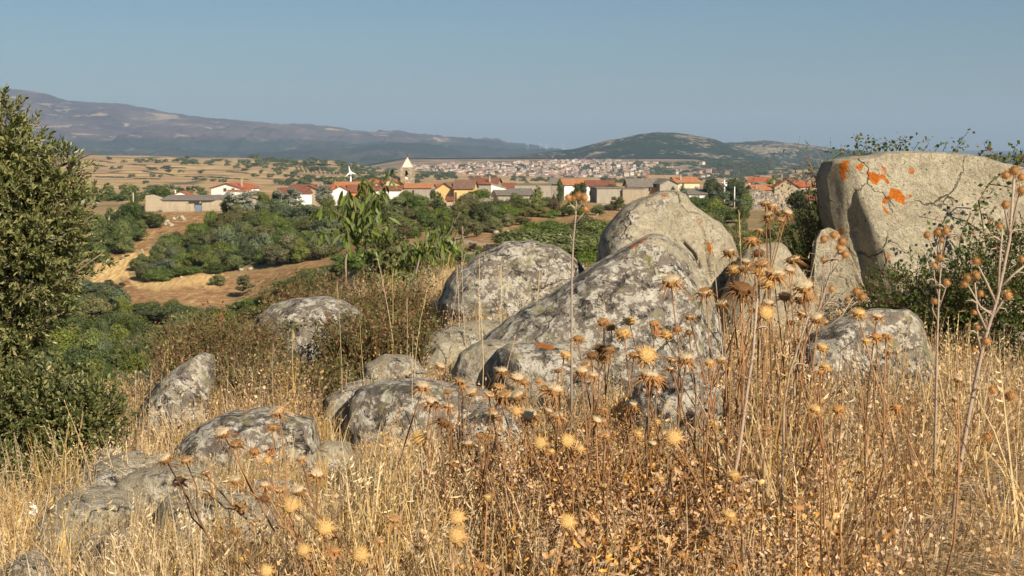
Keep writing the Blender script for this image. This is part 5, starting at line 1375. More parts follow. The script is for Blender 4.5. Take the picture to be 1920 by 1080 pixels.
rock('square grey block at the bottom left', [(142, 1060), (150, 1022), (182, 997), (240, 990), (262, 1030), (262, 1110), (150, 1120)], 5.8, 0.25, 0.3, 3.0, style=0.5, K=100, Mr=40, seed=67, facets=12, rough=1.5, jag=3)
rock('pale rock in the bottom left corner', [(-60, 1110), (-20, 1065), (25, 1040), (80, 1046), (130, 1062), (150, 1120), (40, 1150)], 5.5, 0.25, 0.3, 2.6, style=0.48, K=100, Mr=40, seed=71, facets=12, rough=1.5, jag=3)
rock('small buff rock above the bottom left corner', [(55, 1035), (66, 1000), (95, 986), (135, 988), (150, 1010), (140, 1050), (70, 1060)], 6.1, 0.2, 0.3, 2.6, style=0.4, K=80, Mr=30, seed=73, facets=12, rough=1.5, jag=3)
rock('small lichened stone on the upper end of the pale slab', [(165, 885), (170, 848), (195, 832), (222, 834), (236, 860), (230, 895)], 7.9, 0.2, 0.2, 2.5, style=0.6, K=70, Mr=28, seed=79)
rock('grey streaked rock low on the right in front of the brambles', [(1470, 760), (1490, 690), (1510, 640), (1560, 603), (1640, 582), (1705, 580), (1728, 602), (1752, 680), (1760, 760), (1600, 800)], 8.6, 0.45, 0.5, 2.3, style=0.60, K=170, Mr=64, seed=83, planes=[(-0.3, 0.05, -0.2)], darks=[([(1510, 640), (1560, 620), (1620, 610), (1560, 640)], 0.6)])
rock('stone with orange spots among the thistles at the centre', [(1180, 800), (1190, 730), (1240, 700), (1310, 700), (1350, 730), (1360, 820), (1260, 850)], 7.6, 0.3, 0.4, 2.4, style=0.6, K=100, Mr=40, seed=89, orange=[([(1215, 712), (1240, 706), (1245, 716), (1225, 722)], 0.9), ([(1310, 705), (1335, 708), (1330, 716)], 0.9)])
rock('grey stone with an orange spot half buried behind the middle thistles', [(840, 870), (850, 800), (890, 770), (950, 765), (1000, 800), (1010, 870), (920, 900)], 7.4, 0.3, 0.3, 2.4, style=0.65, K=100, Mr=40, seed=97, orange=[([(852, 838), (866, 836), (864, 848), (854, 848)], 0.9)])
rock('low grey stone in the grass below the domed boulder', [(440, 960), (450, 922), (480, 905), (540, 908), (570, 935), (570, 990), (460, 1000)], 6.6, 0.2, 0.3, 2.4, style=0.6, K=80, Mr=30, seed=101)
rock('tan rock ledge between the domed boulder and the dark centre rock', [(560, 900), (575, 850), (610, 830), (650, 835), (670, 870), (670, 930), (570, 940)], 7.6, 0.3, 0.3, 2.6, style=0.4, K=90, Mr=34, seed=103, facets=12, rough=1.5, jag=3)
rock('pale ledge stepping down left of the domed boulder', [(195, 960), (215, 905), (260, 880), (330, 872), (400, 890), (420, 940), (380, 985), (220, 990)], 6.9, 0.3, 0.4, 2.8, style=0.46, K=110, Mr=40, seed=107, facets=12, rough=1.5, jag=3)
rock('flat pale ledge over the flat topped block at lower left', [(60, 985), (80, 945), (140, 925), (230, 935), (260, 965), (240, 1000), (90, 1010)], 6.5, 0.3, 0.4, 2.8, style=0.44, K=100, Mr=36, seed=109, facets=12, rough=1.5, jag=3)
rock('tan rock filling the gap between the ledge and the slanting ridge', [(840, 720), (860, 665), (900, 640), (960, 640), (1000, 660), (1000, 720), (920, 750)], 8.5, 0.3, 0.4, 2.4, style=0.46, K=100, Mr=36, seed=113)
rock('broad rock shoulder left of the small tan rock', [(590, 790), (610, 745), (650, 720), (700, 712), (720, 750), (700, 810), (620, 830)], 8.5, 0.3, 0.4, 2.5, style=0.5, K=100, Mr=36, seed=127, facets=12, rough=1.5, jag=3)
# pale outcrops far down the slopes
fr = random.Random(6)
_rk = []
for v in range(4):
    cv, cf = ICO2; n = 1 + 0.5 * noise3(cv[:, 0] * 2 + v, cv[:, 1] * 2, cv[:, 2] * 2, v, 3)[:, None]
    m_ = mesh('rock_outcrop', cv * n * np.array([1, 0.8, 0.7]), cf, m_rock, False, {'style': ('FLOAT', np.full(len(cv), 0.5)), 'orange': ('FLOAT', np.zeros(len(cv))), 'dark': ('FLOAT', np.zeros(len(cv)))})
    _rk.append(m_)
def outcrop(items, label, group, s0, s1):
    for px, py in items:
        h = hit(px, py, 30, 330)
        if h is None: continue
        s = fr.uniform(s0, s1); o = link('rock_outcrop', _rk[fr.randrange(4)], None, (h.x, h.y, h.z + s * 0.2)); o.scale = (s, s, s); o.rotation_euler = (0, 0, fr.uniform(0, 6))
        tag(o, label + ', ' + part_of(px, py, min(i[0] for i in items), max(i[0] for i in items), min(i[1] for i in items), max(i[1] for i in items)), 'rock', group)
outcrop([(312, 417), (318, 421), (326, 412), (333, 410), (341, 409), (345, 413), (322, 424), (310, 423)], 'pale rock of the outcrop on the red brown gully below the warehouse', 'pale rocks below the warehouse', 0.3, 0.75)
outcrop([(268, 474), (266, 470), (455, 505), (452, 508), (340, 522), (568, 490), (470, 506), (400, 518), (232, 485), (196, 492), (205, 488)], 'pale rock lying at the edge of the scrub below the village', 'pale rocks at the scrub edge', 0.2, 0.5)
outcrop([(800, 402), (812, 400), (822, 398), (834, 396), (842, 404), (850, 408), (790, 404), (776, 404), (930, 438), (945, 442), (952, 436), (980, 404), (870, 440), (905, 432), (1100, 400), (1110, 396), (1120, 404)], 'pale rock on the dry bank below the church and the yellow house', 'pale rocks on the bank', 0.25, 0.6)
# ------------------------------------------------------------------ near evergreen, sapling, heath, brambles
def join_instances(PV, PF, pos, rot, scl, tone=None, ptone=None):
    """replicate a small mesh (arrays) with rotation matrices and scales -> one vertex/face array"""
    n = len(pos); k = len(PV)
    V = np.einsum('nij,kj->nki', rot, PV) * scl[:, None, None] + pos[:, None, :]
    Fc = (PF[None] + (np.arange(n) * k)[:, None, None]).reshape(-1, PF.shape[1])
    return V.reshape(-1, 3), Fc

def frames(dirs, r):
    d = dirs / (np.linalg.norm(dirs, axis=1, keepdims=True) + 1e-9)
    rv = r.normal(size=d.shape); a = np.cross(d, rv); a /= np.linalg.norm(a, axis=1, keepdims=True) + 1e-9
    b_ = np.cross(d, a)
    return np.stack([a, b_, d], -1)                      # local z -> dirs

def sprig(r, nleaf=10, L=0.1, leaf=0.034, wid=0.36, spread=0.9, upturn=0.3):
    """twig along z with leaves: verts, quads, leaf flag"""
    V = []; Q = []; fl = []
    w = 0.0012
    for k in range(3):
        a = k * 2.094
        V += [(w * math.cos(a), w * math.sin(a), 0)]
    for k in range(3):
        a = k * 2.094
        V += [(w * .5 * math.cos(a), w * .5 * math.sin(a), L)]
    for k in range(3): Q.append((k, (k + 1) % 3, 3 + (k + 1) % 3, 3 + k))
    fl += [0] * 6
    for i in range(nleaf):
        t = 0.15 + 0.85 * i / (nleaf - 1); a = i * 2.4 + r.uniform(-.4, .4)
        e = spread * (1.15 - t * 0.7) + r.uniform(-.2, .2)
        d = np.array([math.cos(a) * math.sin(e), math.sin(a) * math.sin(e), math.cos(e)])
        s = np.cross(d, [0, 0, 1]); s /= np.linalg.norm(s) + 1e-9; nn = np.cross(s, d)
        l = leaf * r.uniform(0.7, 1.25); ww = l * wid * r.uniform(.8, 1.2); p = np.array([0, 0, L * t])
        b0 = len(V)
        roll = r.uniform(-.7, .7); s2 = s * math.cos(roll) + nn * math.sin(roll)
        V += [tuple(p), tuple(p + d * l * .5 + s2 * ww / 2 + nn * l * .06), tuple(p + d * l - nn * l * 0.08), tuple(p + d * l * .5 - s2 * ww / 2 + nn * l * .06)]
        Q.append((b0, b0 + 1, b0 + 2, b0 + 3)); fl += [1 + r.random()] * 4
    return np.array(V), np.array(Q), np.array(fl)

def two_tone_mesh(name, V, Q, leafv, mats, tone):
    me = mesh(name, V, Q, mats, False, {'tone': ('FLOAT', tone)})
    mi = (leafv[Q[:, 0]] > 0.5).astype(np.int32)
    me.polygons.foreach_set('material_index', mi)
    return me
m_twig = plain('thin_twigs', (0.20, 0.15, 0.10), 0.9, 0.3, 30)
m_twig_red = plain('reddish_twigs', (0.19, 0.10, 0.06), 0.9, 0.35, 20)
LM['holm'] = leaf_mat('leathery_evergreen_leaves', (0.045, 0.06, 0.014), (0.27, 0.28, 0.105), 0.0, 0.45, 0.2, 0.45, (0.30, 0.26, 0.11))
LM['heath'] = leaf_mat('small_heath_leaves', (0.055, 0.055, 0.018), (0.17, 0.16, 0.05), 0.0, 0.6, 0.2, 0.3, (0.25, 0.12, 0.06))
LM['peach'] = leaf_mat('long_light_green_leaves', (0.09, 0.125, 0.025), (0.20, 0.25, 0.06), 0.5, 0.5, 0.35, 0.4)
LM['bramble'] = leaf_mat('bramble_leaflets', (0.028, 0.05, 0.010), (0.12, 0.17, 0.035), 0.0, 0.5, 0.25, 0.4, (0.16, 0.07, 0.03))

def leafy(name, label, cat, lobes, nspr, seed, mat, twig, Yc, sp=(10, 0.10, 0.034, 0.36), trunk=True, up=0.5, protrude=0.22, kind_child='foliage', branch_r=0.02, base=None):
    """shrub from lobes given as (px, py, rx_px, ry_px, depth, depth radius m)"""
    r = np.random.default_rng(seed)
    base_p = base or (lobes[0][0], lobes[0][1] + lobes[0][3])
    b0 = pt(base_p[0], base_p[1], Yc); b0.z = min(b0.z, gz(b0.x, b0.y))
    t = tag(empty(name, b0), label, cat)
    P = []; Dd = []
    C = []
    for (px, py, rx, ry, Y, rd) in lobes:
        c = np.array(pt(px, py, Y)); s = Y / F
        C.append((c, np.array([rx * s, rd, ry * s])))
    w = np.array([c[1][0] * c[1][2] for c in C]); w = w / w.sum()
    ch = r.choice(len(C), nspr, p=w)
    d = r.normal(size=(nspr, 3)); d /= np.linalg.norm(d, axis=1, keepdims=True)
    d[:, 1] = np.where(r.random(nspr) < 0.75, -np.abs(d[:, 1]), d[:, 1])
    rad = np.where(r.random(nspr) < 0.7, r.uniform(0.78, 1.0, nspr), r.uniform(0.35, 0.85, nspr))
    cc = np.array([C[i][0] for i in ch]); rr2 = np.array([C[i][1] for i in ch])
    lump = 1 + 0.16 * noise3(d[:, 0] * 2.5 + ch * 3.1, d[:, 1] * 2.5, d[:, 2] * 2.5, seed, 3) * 2.4 + (r.random(nspr) < 0.10) * protrude
    P = cc + d * rr2 * (rad * lump)[:, None]
    dirs = d + np.array([0, 0, up]) + r.normal(size=(nspr, 3)) * 0.35
    protos = [sprig(r, *sp) for _ in range(5)]
    Vs = []; Qs = []; Fl = []; To = []; off = 0
    for k, (pv, pf, fl) in enumerate(protos):
        ids = np.nonzero(np.arange(nspr) % 5 == k)[0]
        fr_ = frames(dirs[ids], r); sc_ = r.uniform(0.75, 1.3, len(ids))
        V, Q = join_instances(pv, pf, P[ids] - np.array(b0), fr_, sc_)
        Vs.append(V); Qs.append(Q + off); off += len(V); Fl.append(np.tile(fl, len(ids)))
        tn = np.repeat(r.uniform(-.25, .25, len(ids)), len(pv)) + np.tile(np.clip(fl - 1, 0, 1), len(ids)); To.append(np.clip(tn, 0, 1))
    me = two_tone_mesh(kind_child, np.vstack(Vs), np.vstack(Qs), np.concatenate(Fl), [twig, LM[mat]], np.concatenate(To))
    fo = link(kind_child, me, t); fo['kind'] = 'stuff'
    if trunk:
        mb = MB(); rr3 = random.Random(seed)
        for (c, rr_) in C:
            for k in range(6):
                tip = Vector(c) - b0 + Vector((rr_[0] * rr3.uniform(-.8, .8), rr_[1] * rr3.uniform(-.7, .7), rr_[2] * rr3.uniform(-.3, .85)))
                st_ = Vector((rr3.uniform(-.05, .05), rr3.uniform(-.05, .05), -0.05))
                mid = st_.lerp(tip, 0.5) + Vector((rr3.uniform(-.1, .1), rr3.uniform(-.1, .1), 0.05))
                mb.tube([st_, st_.lerp(mid, .5) + Vector((0.02, 0, 0.02)), mid, tip], [branch_r, branch_r * .8, branch_r * .55, branch_r * .2], 6)
                for q in range(3):
                    a_ = mid.lerp(tip, rr3.random()); mb.tube([a_, a_ + Vector((rr3.uniform(-.3, .3), rr3.uniform(-.25, .25), rr3.uniform(-.05, .3)))], [branch_r * .35, branch_r * .1], 4)
        mb.build('branches', m_bark, t, True)
    return t
leafy('evergreen_oak', 'tall dark leathery leaved evergreen filling the left edge of the picture', 'tree',
      [(-150, 460, 295, 200, 8.6, 0.6), (-70, 345, 140, 100, 8.4, 0.4), (40, 400, 115, 80, 8.3, 0.35), (-10, 560, 130, 120, 8.5, 0.4), (-60, 680, 120, 110, 8.4, 0.4), (60, 480, 75, 80, 8.3, 0.3), (20, 300, 60, 70, 8.35, 0.25), (105, 330, 50, 45, 8.3, 0.2), (10, 255, 42, 55, 8.3, 0.2)],
      7600, 5, 'holm', m_twig, 8.9, sp=(11, 0.085, 0.036, 0.40), base=(-150, 1000), branch_r=0.03)
leafy('evergreen_shrub', 'lower round leafy evergreen bush at left beneath the dark tree', 'shrub',
      [(90, 790, 120, 85, 8.0, 0.35), (-20, 800, 130, 110, 8.1, 0.4), (170, 800, 60, 60, 7.95, 0.25)],
      2600, 6, 'holm', m_twig, 8.1, sp=(11, 0.08, 0.034, 0.40), base=(40, 960), branch_r=0.015)
# hollow heart of the two evergreens: old inner wood and leaves make it dense
leafy('evergreen_bush', 'small dark evergreen low down between the tree and the pale slab', 'shrub', [(20, 880, 110, 40, 7.7, 0.25)], 420, 8, 'holm', m_twig, 7.7, sp=(9, 0.08, 0.03, 0.4), base=(20, 960), branch_r=0.01)

# dead twig reaching right out of the evergreen
mb = MB(); o0 = pt(60, 560, 8.3)
for path in ([(60, 560), (110, 530), (150, 505), (170, 490), (192, 475)], [(140, 512), (150, 495), (165, 485)], [(120, 525), (150, 520), (170, 522)], [(60, 640), (90, 600), (120, 585)]):
    mb.tube([pt(x, y, 8.3) - o0 for x, y in path], [0.008 * (1 - 0.7 * i / len(path)) for i in range(len(path))], 5)
tag(mb.build('dead_branch', m_twig, None, True, o0), 'bare grey branch poking right out of the dark evergreen', 'branch')

# ---- sapling with long hanging leaves: every leaf a part
def long_leaf():
    V = []; Q = []
    ns = 5
    for i in range(ns + 1):
        t = i / ns; w = 0.5 * math.sin(math.pi * min(1, t * 0.92 + 0.06)) ** 0.8 * 0.27 if 0 < i < ns else 0.012
        y = math.sin(t * 1.5) * 0.10; z = -t
        V += [(-w, y + abs(w) * 0.35, z), (0, y, z), (w, y + abs(w) * 0.35, z)]
    for i in range(ns):
        b0 = i * 3
        Q += [(b0, b0 + 1, b0 + 4, b0 + 3), (b0 + 1, b0 + 2, b0 + 5, b0 + 4)]
    r = random.Random(4)
    return mesh('leaf', np.array(V), np.array(Q), LM['peach'], True, {'tone': ('FLOAT', np.full(len(V), 0.5))})
LEAF = long_leaf()
def sapling(label, Y, trunk, branches, seed, leafpx=26, n=150):
    r = random.Random(seed); b0 = pt(trunk[0][0], trunk[0][1], Y); b0.z = min(b0.z, gz(b0.x, Y)) 
    t = tag(empty('sapling', b0), label, 'young tree')
    mb = MB(); tp = [pt(x, y, Y) - b0 for x, y in trunk]; tp[0] = Vector((0, 0, -0.05))
    mb.tube(tp, [0.011 * (1 - 0.5 * i / len(tp)) for i in range(len(tp))], 7); mb.build('trunk', plain('pale_sapling_bark', (0.30, 0.22, 0.17), 0.9, 0.2, 20), t, True)
    bb = MB(); pts = []
    for path in branches:
        dy = r.uniform(-.35, .35); pp = [pt(x, y, Y + dy * min(1, i / 2)) - b0 for i, (x, y) in enumerate(path)]
        bb.tube(pp, [0.006 * (1 - 0.7 * i / len(pp)) for i in range(len(pp))], 5)
        for i in range(len(pp) - 1):
            for k in range(6): pts.append((pp[i].lerp(pp[i + 1], k / 6), i + k / 6, len(pp)))
    bb.build('branches', m_twig, t, True)
    L = leafpx * Y / F
    for k in range(n):
        p, i, m = pts[r.randrange(len(pts))]
        if i < 0.25: continue
        o = bpy.data.objects.new('leaf', LEAF); COL.objects.link(o); o.parent = t
        o.location = p + Vector((r.gauss(0, .045), r.gauss(0, .07), r.gauss(0, .03)))
        s = L * r.uniform(0.75, 1.25); o.scale = (s, s, s)
        o.rotation_euler = (r.gauss(0, 0.45), r.gauss(0, 0.45), r.uniform(0, 6.28))
    return t
sapling('young leafy tree with long hanging light green leaves, taller of two', 12.5, [(650, 520), (648, 490), (652, 465), (662, 440)],
        [[(662, 440), (650, 410), (625, 395), (606, 392)], [(662, 440), (668, 400), (662, 370), (650, 362)], [(665, 430), (690, 395), (715, 365), (727, 335), (731, 318)], [(664, 420), (684, 380), (690, 350), (686, 340)],
         [(660, 445), (690, 440), (715, 430), (732, 420)], [(655, 450), (640, 430), (620, 430), (612, 440)], [(665, 425), (700, 410), (712, 400)], [(662, 415), (655, 390), (640, 380)], [(668, 455), (690, 465), (705, 470)], [(670, 440), (680, 410), (700, 375), (722, 345)]],
        3, 24, 330)
sapling('smaller leafy sapling with pale curling leaves right of the taller one', 11.8, [(775, 560), (778, 520), (785, 490), (792, 465)],
        [[(792, 465), (800, 450), (812, 435), (826, 430)], [(790, 470), (775, 460), (762, 462)], [(792, 465), (815, 462), (840, 440), (862, 400)], [(785, 490), (770, 480), (752, 482)], [(790, 480), (820, 470), (845, 460), (860, 445)], [(783, 500), (760, 500), (735, 500)], [(780, 520), (750, 510), (730, 520)]],
        5, 20, 320)

# ---- brown heath around the dark grey boulder
def heath(label, cpx, base_py, wpx, hpx, Y, n, seed, leafm='heath', twig=m_twig_red, nleaf=16, lean=0.0, leafs=0.013, depth=0.6, name='heath_shrub', tw=0.0022, out=0.7):
    r = np.random.default_rng(seed)
    b0 = pt(cpx, base_py, Y); b0.z = gz(b0.x, Y) - 0.03
    W_ = wpx * Y / F; H_ = hpx * Y / F + (pt(cpx, base_py, Y).z - b0.z)
    Vs = []; Qs = []; fl = []; tn = []; off = 0
    for k in range(n):
        x = (r.random() - .5) * W_ * 0.8; y = (r.random() - .5) * depth
        h = H_ * r.uniform(0.45, 1.0) * (1 - 0.35 * (2 * x / W_) ** 2)
        dx = x / W_ * out * h * 1.2 + r.normal() * 0.13 * h + lean * h; dy_ = r.normal() * 0.15 * h
        ts = np.linspace(0, 1, 6)
        path = np.stack([x + dx * ts ** 1.3 + r.normal() * .01, y + dy_ * ts, h * ts * (1 - 0.08 * ts)], 1) + r.normal(size=(6, 3)) * 0.008
        w = tw * (1.2 - ts)[:, None]
        a = np.array([1.0, 0.3, 0]); c = np.array([-0.3, 1.0, 0])
        V = np.concatenate([path + a * w, path - a * w * 0.5 + c * w, path - a * w * 0.5 - c * w]); 
        q = []
        for i in range(5):
            for s in range(3):
                s2 = (s + 1) % 3; q.append((s * 6 + i, s2 * 6 + i, s2 * 6 + i + 1, s * 6 + i + 1))
        Vs.append(V); Qs.append(np.array(q) + off); off += 18; fl += [0] * 18; tn += [0.5] * 18
        if nleaf:
            tl = r.uniform(0.25, 1.0, nleaf); P = np.stack([np.interp(tl, ts, path[:, j]) for j in range(3)], 1)
            P += r.normal(size=P.shape) * 0.014
            nn = r.normal(size=P.shape); nn /= np.linalg.norm(nn, axis=1, keepdims=True)
            lv, lq = leaf_quads(P, nn, leafs, r, 0.42)
            Vs.append(lv); Qs.append(lq + off); off += len(lv); fl += [1] * len(lv); tn += list(np.repeat(np.clip(r.random() * .4 + r.random(nleaf) * .75, 0, 1), 4))
    me = two_tone_mesh('foliage', np.vstack(Vs), np.vstack(Qs), np.array(fl, float), [twig, LM[leafm]], np.array(tn))
    o = link(name, me, None, b0)
    return tag(o, label, 'shrub')
heath('brown and green heath bush at the left crest above the valley', 420, 790, 200, 245, 9.3, 620, 1, nleaf=20, depth=0.9)
heath('brownish heath along the skyline of the knoll below the leafy sapling', 650, 610, 320, 125, 11.3, 620, 2, nleaf=20, depth=0.8)
heath('dense dark heath bush right of the dark grey boulder', 715, 715, 200, 165, 9.6, 640, 3, nleaf=22, depth=0.7)
heath('small green heath tuft at the far left of the crest', 375, 640, 110, 70, 9.9, 150, 4, nleaf=20)
heath('heath bush between the dark grey boulder and the lower domed boulder', 590, 790, 260, 125, 8.9, 640, 5, nleaf=18, depth=0.8)
heath('sprawling heath left of the domed boulder', 440, 790, 140, 160, 8.8, 380, 6, nleaf=18)
LM['straw'] = leaf_mat('straw_bits', (0.20, 0.145, 0.075), (0.38, 0.29, 0.17), 0.0, 0.8, 0.2)
m_straw_twig = plain('pale_dry_twigs', (0.34, 0.26, 0.17), 0.9, 0.25, 20)
heath('pale feathery dead bush in front of the dark grey boulder', 470, 775, 110, 150, 8.8, 260, 7, 'straw', m_straw_twig, 10, 0, 0.010, name='dead_bush', tw=0.0018)
heath('second pale dead bush below the dark grey boulder', 555, 800, 100, 125, 8.6, 200, 8, 'straw', m_straw_twig, 10, 0, 0.010, name='dead_bush', tw=0.0018)
heath('golden weedy bush right of the mossy boulder', 1070, 600, 90, 110, 9.9, 200, 9, 'straw', m_straw_twig, 14, 0, 0.012, name='dead_bush')
heath('twiggy bush rising behind the left shoulder of the largest boulder', 1572, 560, 60, 330, 11.9, 420, 10, 'bramble', m_twig_red, 22, -0.05, 0.014, 0.4, 'twiggy_bush', 0.0025, 0.45)
# long bare twigs of that bush, swinging left against the sky
mb = MB(); o0 = pt(1560, 420, 11.9)
for path in ([(1570, 440), (1548, 380), (1520, 310), (1495, 275), (1500, 255)], [(1572, 420), (1560, 350), (1535, 290), (1508, 262)], [(1575, 400), (1545, 330), (1530, 300), (1510, 295)], [(1580, 330), (1600, 300), (1612, 268), (1600, 250)], [(1548, 360), (1532, 325), (1500, 305)]):
    mb.tube([pt(x, y, 11.9) - o0 for x, y in path], [0.006 * (1 - 0.75 * i / len(path)) for i in range(len(path))], 4)
tag(mb.build('bare_twigs', m_twig, None, True, o0), 'long bare twigs curving left into the sky beside the largest boulder', 'twigs')

# ---- bramble thicket at the right edge and creepers on the boulder
leafy('bramble_thicket', 'dark bramble thicket under the right side of the largest boulder', 'bramble', [(1830, 590, 120, 110, 10.0, 0.35), (1930, 600, 150, 170, 9.9, 0.4), (1720, 570, 85, 55, 10.1, 0.25), (1905, 490, 50, 50, 10.0, 0.2), (1660, 560, 50, 40, 10.2, 0.2)],
      3000, 31, 'bramble', m_twig_red, 10.0, sp=(8, 0.11, 0.026, 0.55), base=(1850, 720), branch_r=0.006, up=0.3)
def creeper(label, paths, Y, seed, dens=26, leaf=0.026, name='creeper', jit=0.05, rad=0.006):
    r = random.Random(seed); rn = np.random.default_rng(seed); mb = MB(); o0 = pt(paths[0][0][0], paths[0][0][1], Y)
    P = []
    for path in paths:
        pp = [pt(x, y, Y) - o0 for x, y in path]
        pp = [p + Vector((0, r.uniform(-.03, .03), 0)) for p in pp]
        mb.tube(pp, [rad * (1 - 0.7 * i / len(pp)) for i in range(len(pp))], 5)
        for i in range(len(pp) - 1):
            n = max(1, int((pp[i + 1] - pp[i]).length * dens))
            for k in range(n): P.append(pp[i].lerp(pp[i + 1], r.random()) + Vector((r.gauss(0, jit), r.gauss(-.03, jit), r.gauss(0, jit))))
    t = tag(empty(name, o0), label, 'creeper')
    mb.build('stems', m_twig_red, t, True)
    P = np.array([tuple(p) for p in P]); nn = rn.normal(size=P.shape) + np.array([0, -.5, .6]); nn /= np.linalg.norm(nn, axis=1, keepdims=True)
    V, Q = leaf_quads(P, nn, leaf, rn, 0.7)
    lf = link('foliage', mesh('foliage', V, Q, LM['bramble'], False, {'tone': ('FLOAT', np.repeat(rn.random(len(P)), 4))}), t); lf['kind'] = 'stuff'
    return t
creeper('woody creeper hanging down the right face of the largest boulder', [[(1920, 315), (1880, 325), (1855, 345), (1835, 375), (1822, 420), (1815, 480)], [(1835, 375), (1845, 420), (1850, 470), (1840, 520)], [(1822, 400), (1800, 440), (1795, 490)], [(1850, 400), (1870, 450), (1880, 520)], [(1855, 345), (1890, 350), (1930, 370)], [(1830, 430), (1800, 520), (1770, 560)]], 10.35, 1, 75, 0.02, jit=0.055)
creeper('thin creeper trailing across the lower face of the largest boulder', [[(1725, 406), (1745, 410), (1765, 415), (1785, 430), (1800, 450)], [(1660, 585), (1650, 560), (1670, 545)]], 10.3, 2, 45, 0.018, jit=0.02, rad=0.003)
creeper('leafy creeper tips along the top left of the largest boulder', [[(1600, 292), (1606, 270), (1615, 250)], [(1615, 290), (1625, 268), (1622, 255)], [(1640, 288), (1650, 270), (1668, 262)], [(1660, 285), (1672, 265), (1690, 262)], [(1680, 284), (1695, 258), (1702, 255)], [(1700, 284), (1690, 268)], [(1590, 295), (1640, 286), (1710, 282)], [(1630, 287), (1640, 262)], [(1712, 283), (1722, 268)], [(1560, 300), (1580, 285), (1575, 270)]], 11.6, 3, 120, 0.017, jit=0.035, rad=0.003)
creeper('small sprigs on the top of the largest boulder at its middle', [[(1730, 283), (1740, 268), (1735, 255)], [(1752, 284), (1762, 272)], [(1770, 284), (1778, 262)], [(1785, 286), (1800, 270), (1812, 252), (1818, 247)], [(1790, 284), (1805, 268)]], 11.6, 4, 100, 0.016, jit=0.022, rad=0.003)
creeper('leafy creeper at the top right corner of the largest boulder', [[(1835, 292), (1850, 280), (1846, 268)], [(1850, 296), (1880, 298), (1925, 300)], [(1868, 300), (1872, 288)], [(1900, 300), (1905, 282), (1898, 272)], [(1890, 318), (1930, 290)], [(1860, 300), (1900, 310), (1940, 318)]], 11.3, 5, 130, 0.019, jit=0.03, rad=0.005)
# ------------------------------------------------------------------ dry grass, weeds, litter (nobody could count them)
def gmat(name, c1, c2, c3, rand=0.5, trans=0.3):
    m, nt, b = new_mat(name, 0.75, 0.25)
    col = ramp(nt, attr(nt, 'tone'), [(0.0, c1), (0.5, c2), (1.0, c3)])
    oi = nt.nodes.new('ShaderNodeObjectInfo'); hv = nt.nodes.new('ShaderNodeHueSaturation')
    nt.links.new(mathn(nt, 'ADD', mathn(nt, 'MULTIPLY', oi.outputs['Random'], rand), 1 - rand * 0.5), hv.inputs['Value'])
    r2 = mathn(nt, 'FRACT', mathn(nt, 'MULTIPLY', oi.outputs['Random'], 9.7))
    nt.links.new(mathn(nt, 'ADD', mathn(nt, 'MULTIPLY', r2, 0.5), 0.7), hv.inputs['Saturation'])
    nt.links.new(col, hv.inputs['Color']); nt.links.new(hv.outputs[0], b.inputs['Base Color'])
    tr = nt.nodes.new('ShaderNodeBsdfTranslucent'); mx = nt.nodes.new('ShaderNodeMixShader'); mx.inputs[0].default_value = trans
    nt.links.new(hv.outputs[0], tr.inputs['Color']); out = nt.nodes['Material Output']
    nt.links.new(b.outputs[0], mx.inputs[1]); nt.links.new(tr.outputs[0], mx.inputs[2]); nt.links.new(mx.outputs[0], out.inputs['Surface'])
    return m
G_straw = gmat('golden_straw', (0.36, 0.235, 0.095), (0.59, 0.425, 0.20), (0.76, 0.60, 0.34))
G_weed = gmat('brown_weeds', (0.22, 0.125, 0.055), (0.42, 0.27, 0.13), (0.64, 0.46, 0.255))
G_leaf = gmat('dead_thistle_leaves', (0.17, 0.08, 0.03), (0.38, 0.205, 0.08), (0.60, 0.37, 0.16), 0.5, 0.15)
G_litter = gmat('flattened_straw', (0.28, 0.19, 0.09), (0.44, 0.32, 0.17), (0.60, 0.47, 0.28))
G_green = gmat('green_sprigs', (0.06, 0.085, 0.02), (0.12, 0.16, 0.04), (0.2, 0.24, 0.07), 0.4)

def blade_tuft(seed, n, h, spread, w=0.0022, bend=0.35, head=0.25):
    r = np.random.default_rng(seed); Vs = []; Q = []; T = []; off = 0
    for k in range(n):
        a = r.uniform(0, 6.28); q = spread * math.sqrt(r.random()); x0, y0 = q * math.cos(a), q * math.sin(a)
        hh = h * r.uniform(0.45, 1.1); la = r.uniform(0, 6.28); lb = abs(r.normal()) * bend * hh
        ts = np.array([0, 0.35, 0.7, 1.0]); wd = w * np.array([1, 0.9, 0.6, 0.15]) * r.uniform(0.7, 1.3)
        px_ = x0 + math.cos(la) * lb * ts ** 2; py_ = y0 + math.sin(la) * lb * ts ** 2; pz = hh * (ts - 0.18 * (lb / hh) * ts ** 2)
        fa = r.uniform(0, 3.14); fx, fy = math.cos(fa), math.sin(fa)
        tone = r.random()
        V = []
        for i in range(4): V += [(px_[i] - fx * wd[i], py_[i] - fy * wd[i], pz[i]), (px_[i] + fx * wd[i], py_[i] + fy * wd[i], pz[i])]
        Vs += V; T += [tone] * 8
        for i in range(3): Q.append((off + 2 * i, off + 2 * i + 1, off + 2 * i + 3, off + 2 * i + 2))
        off += 8
        if r.random() < head:                              # a seed head: little spikelets
            for s in range(5):
                t = 0.78 + 0.05 * s; cx_, cy_, cz_ = np.interp(t, ts, px_), np.interp(t, ts, py_), np.interp(t, ts, pz)
                ex, ey, ez = r.normal() * 0.006, r.normal() * 0.006, r.uniform(0.004, 0.014)
                Vs += [(cx_ - w, cy_, cz_), (cx_ + ex, cy_ + ey, cz_ + ez * .4), (cx_ + ex * 1.6, cy_ + ey * 1.6, cz_ + ez * 1.6), (cx_ + w, cy_ + w, cz_)]
                T += [min(1, tone + .2)] * 4; Q.append((off, off + 1, off + 2, off + 3)); off += 4
    return np.array(Vs), np.array(Q), np.array(T)

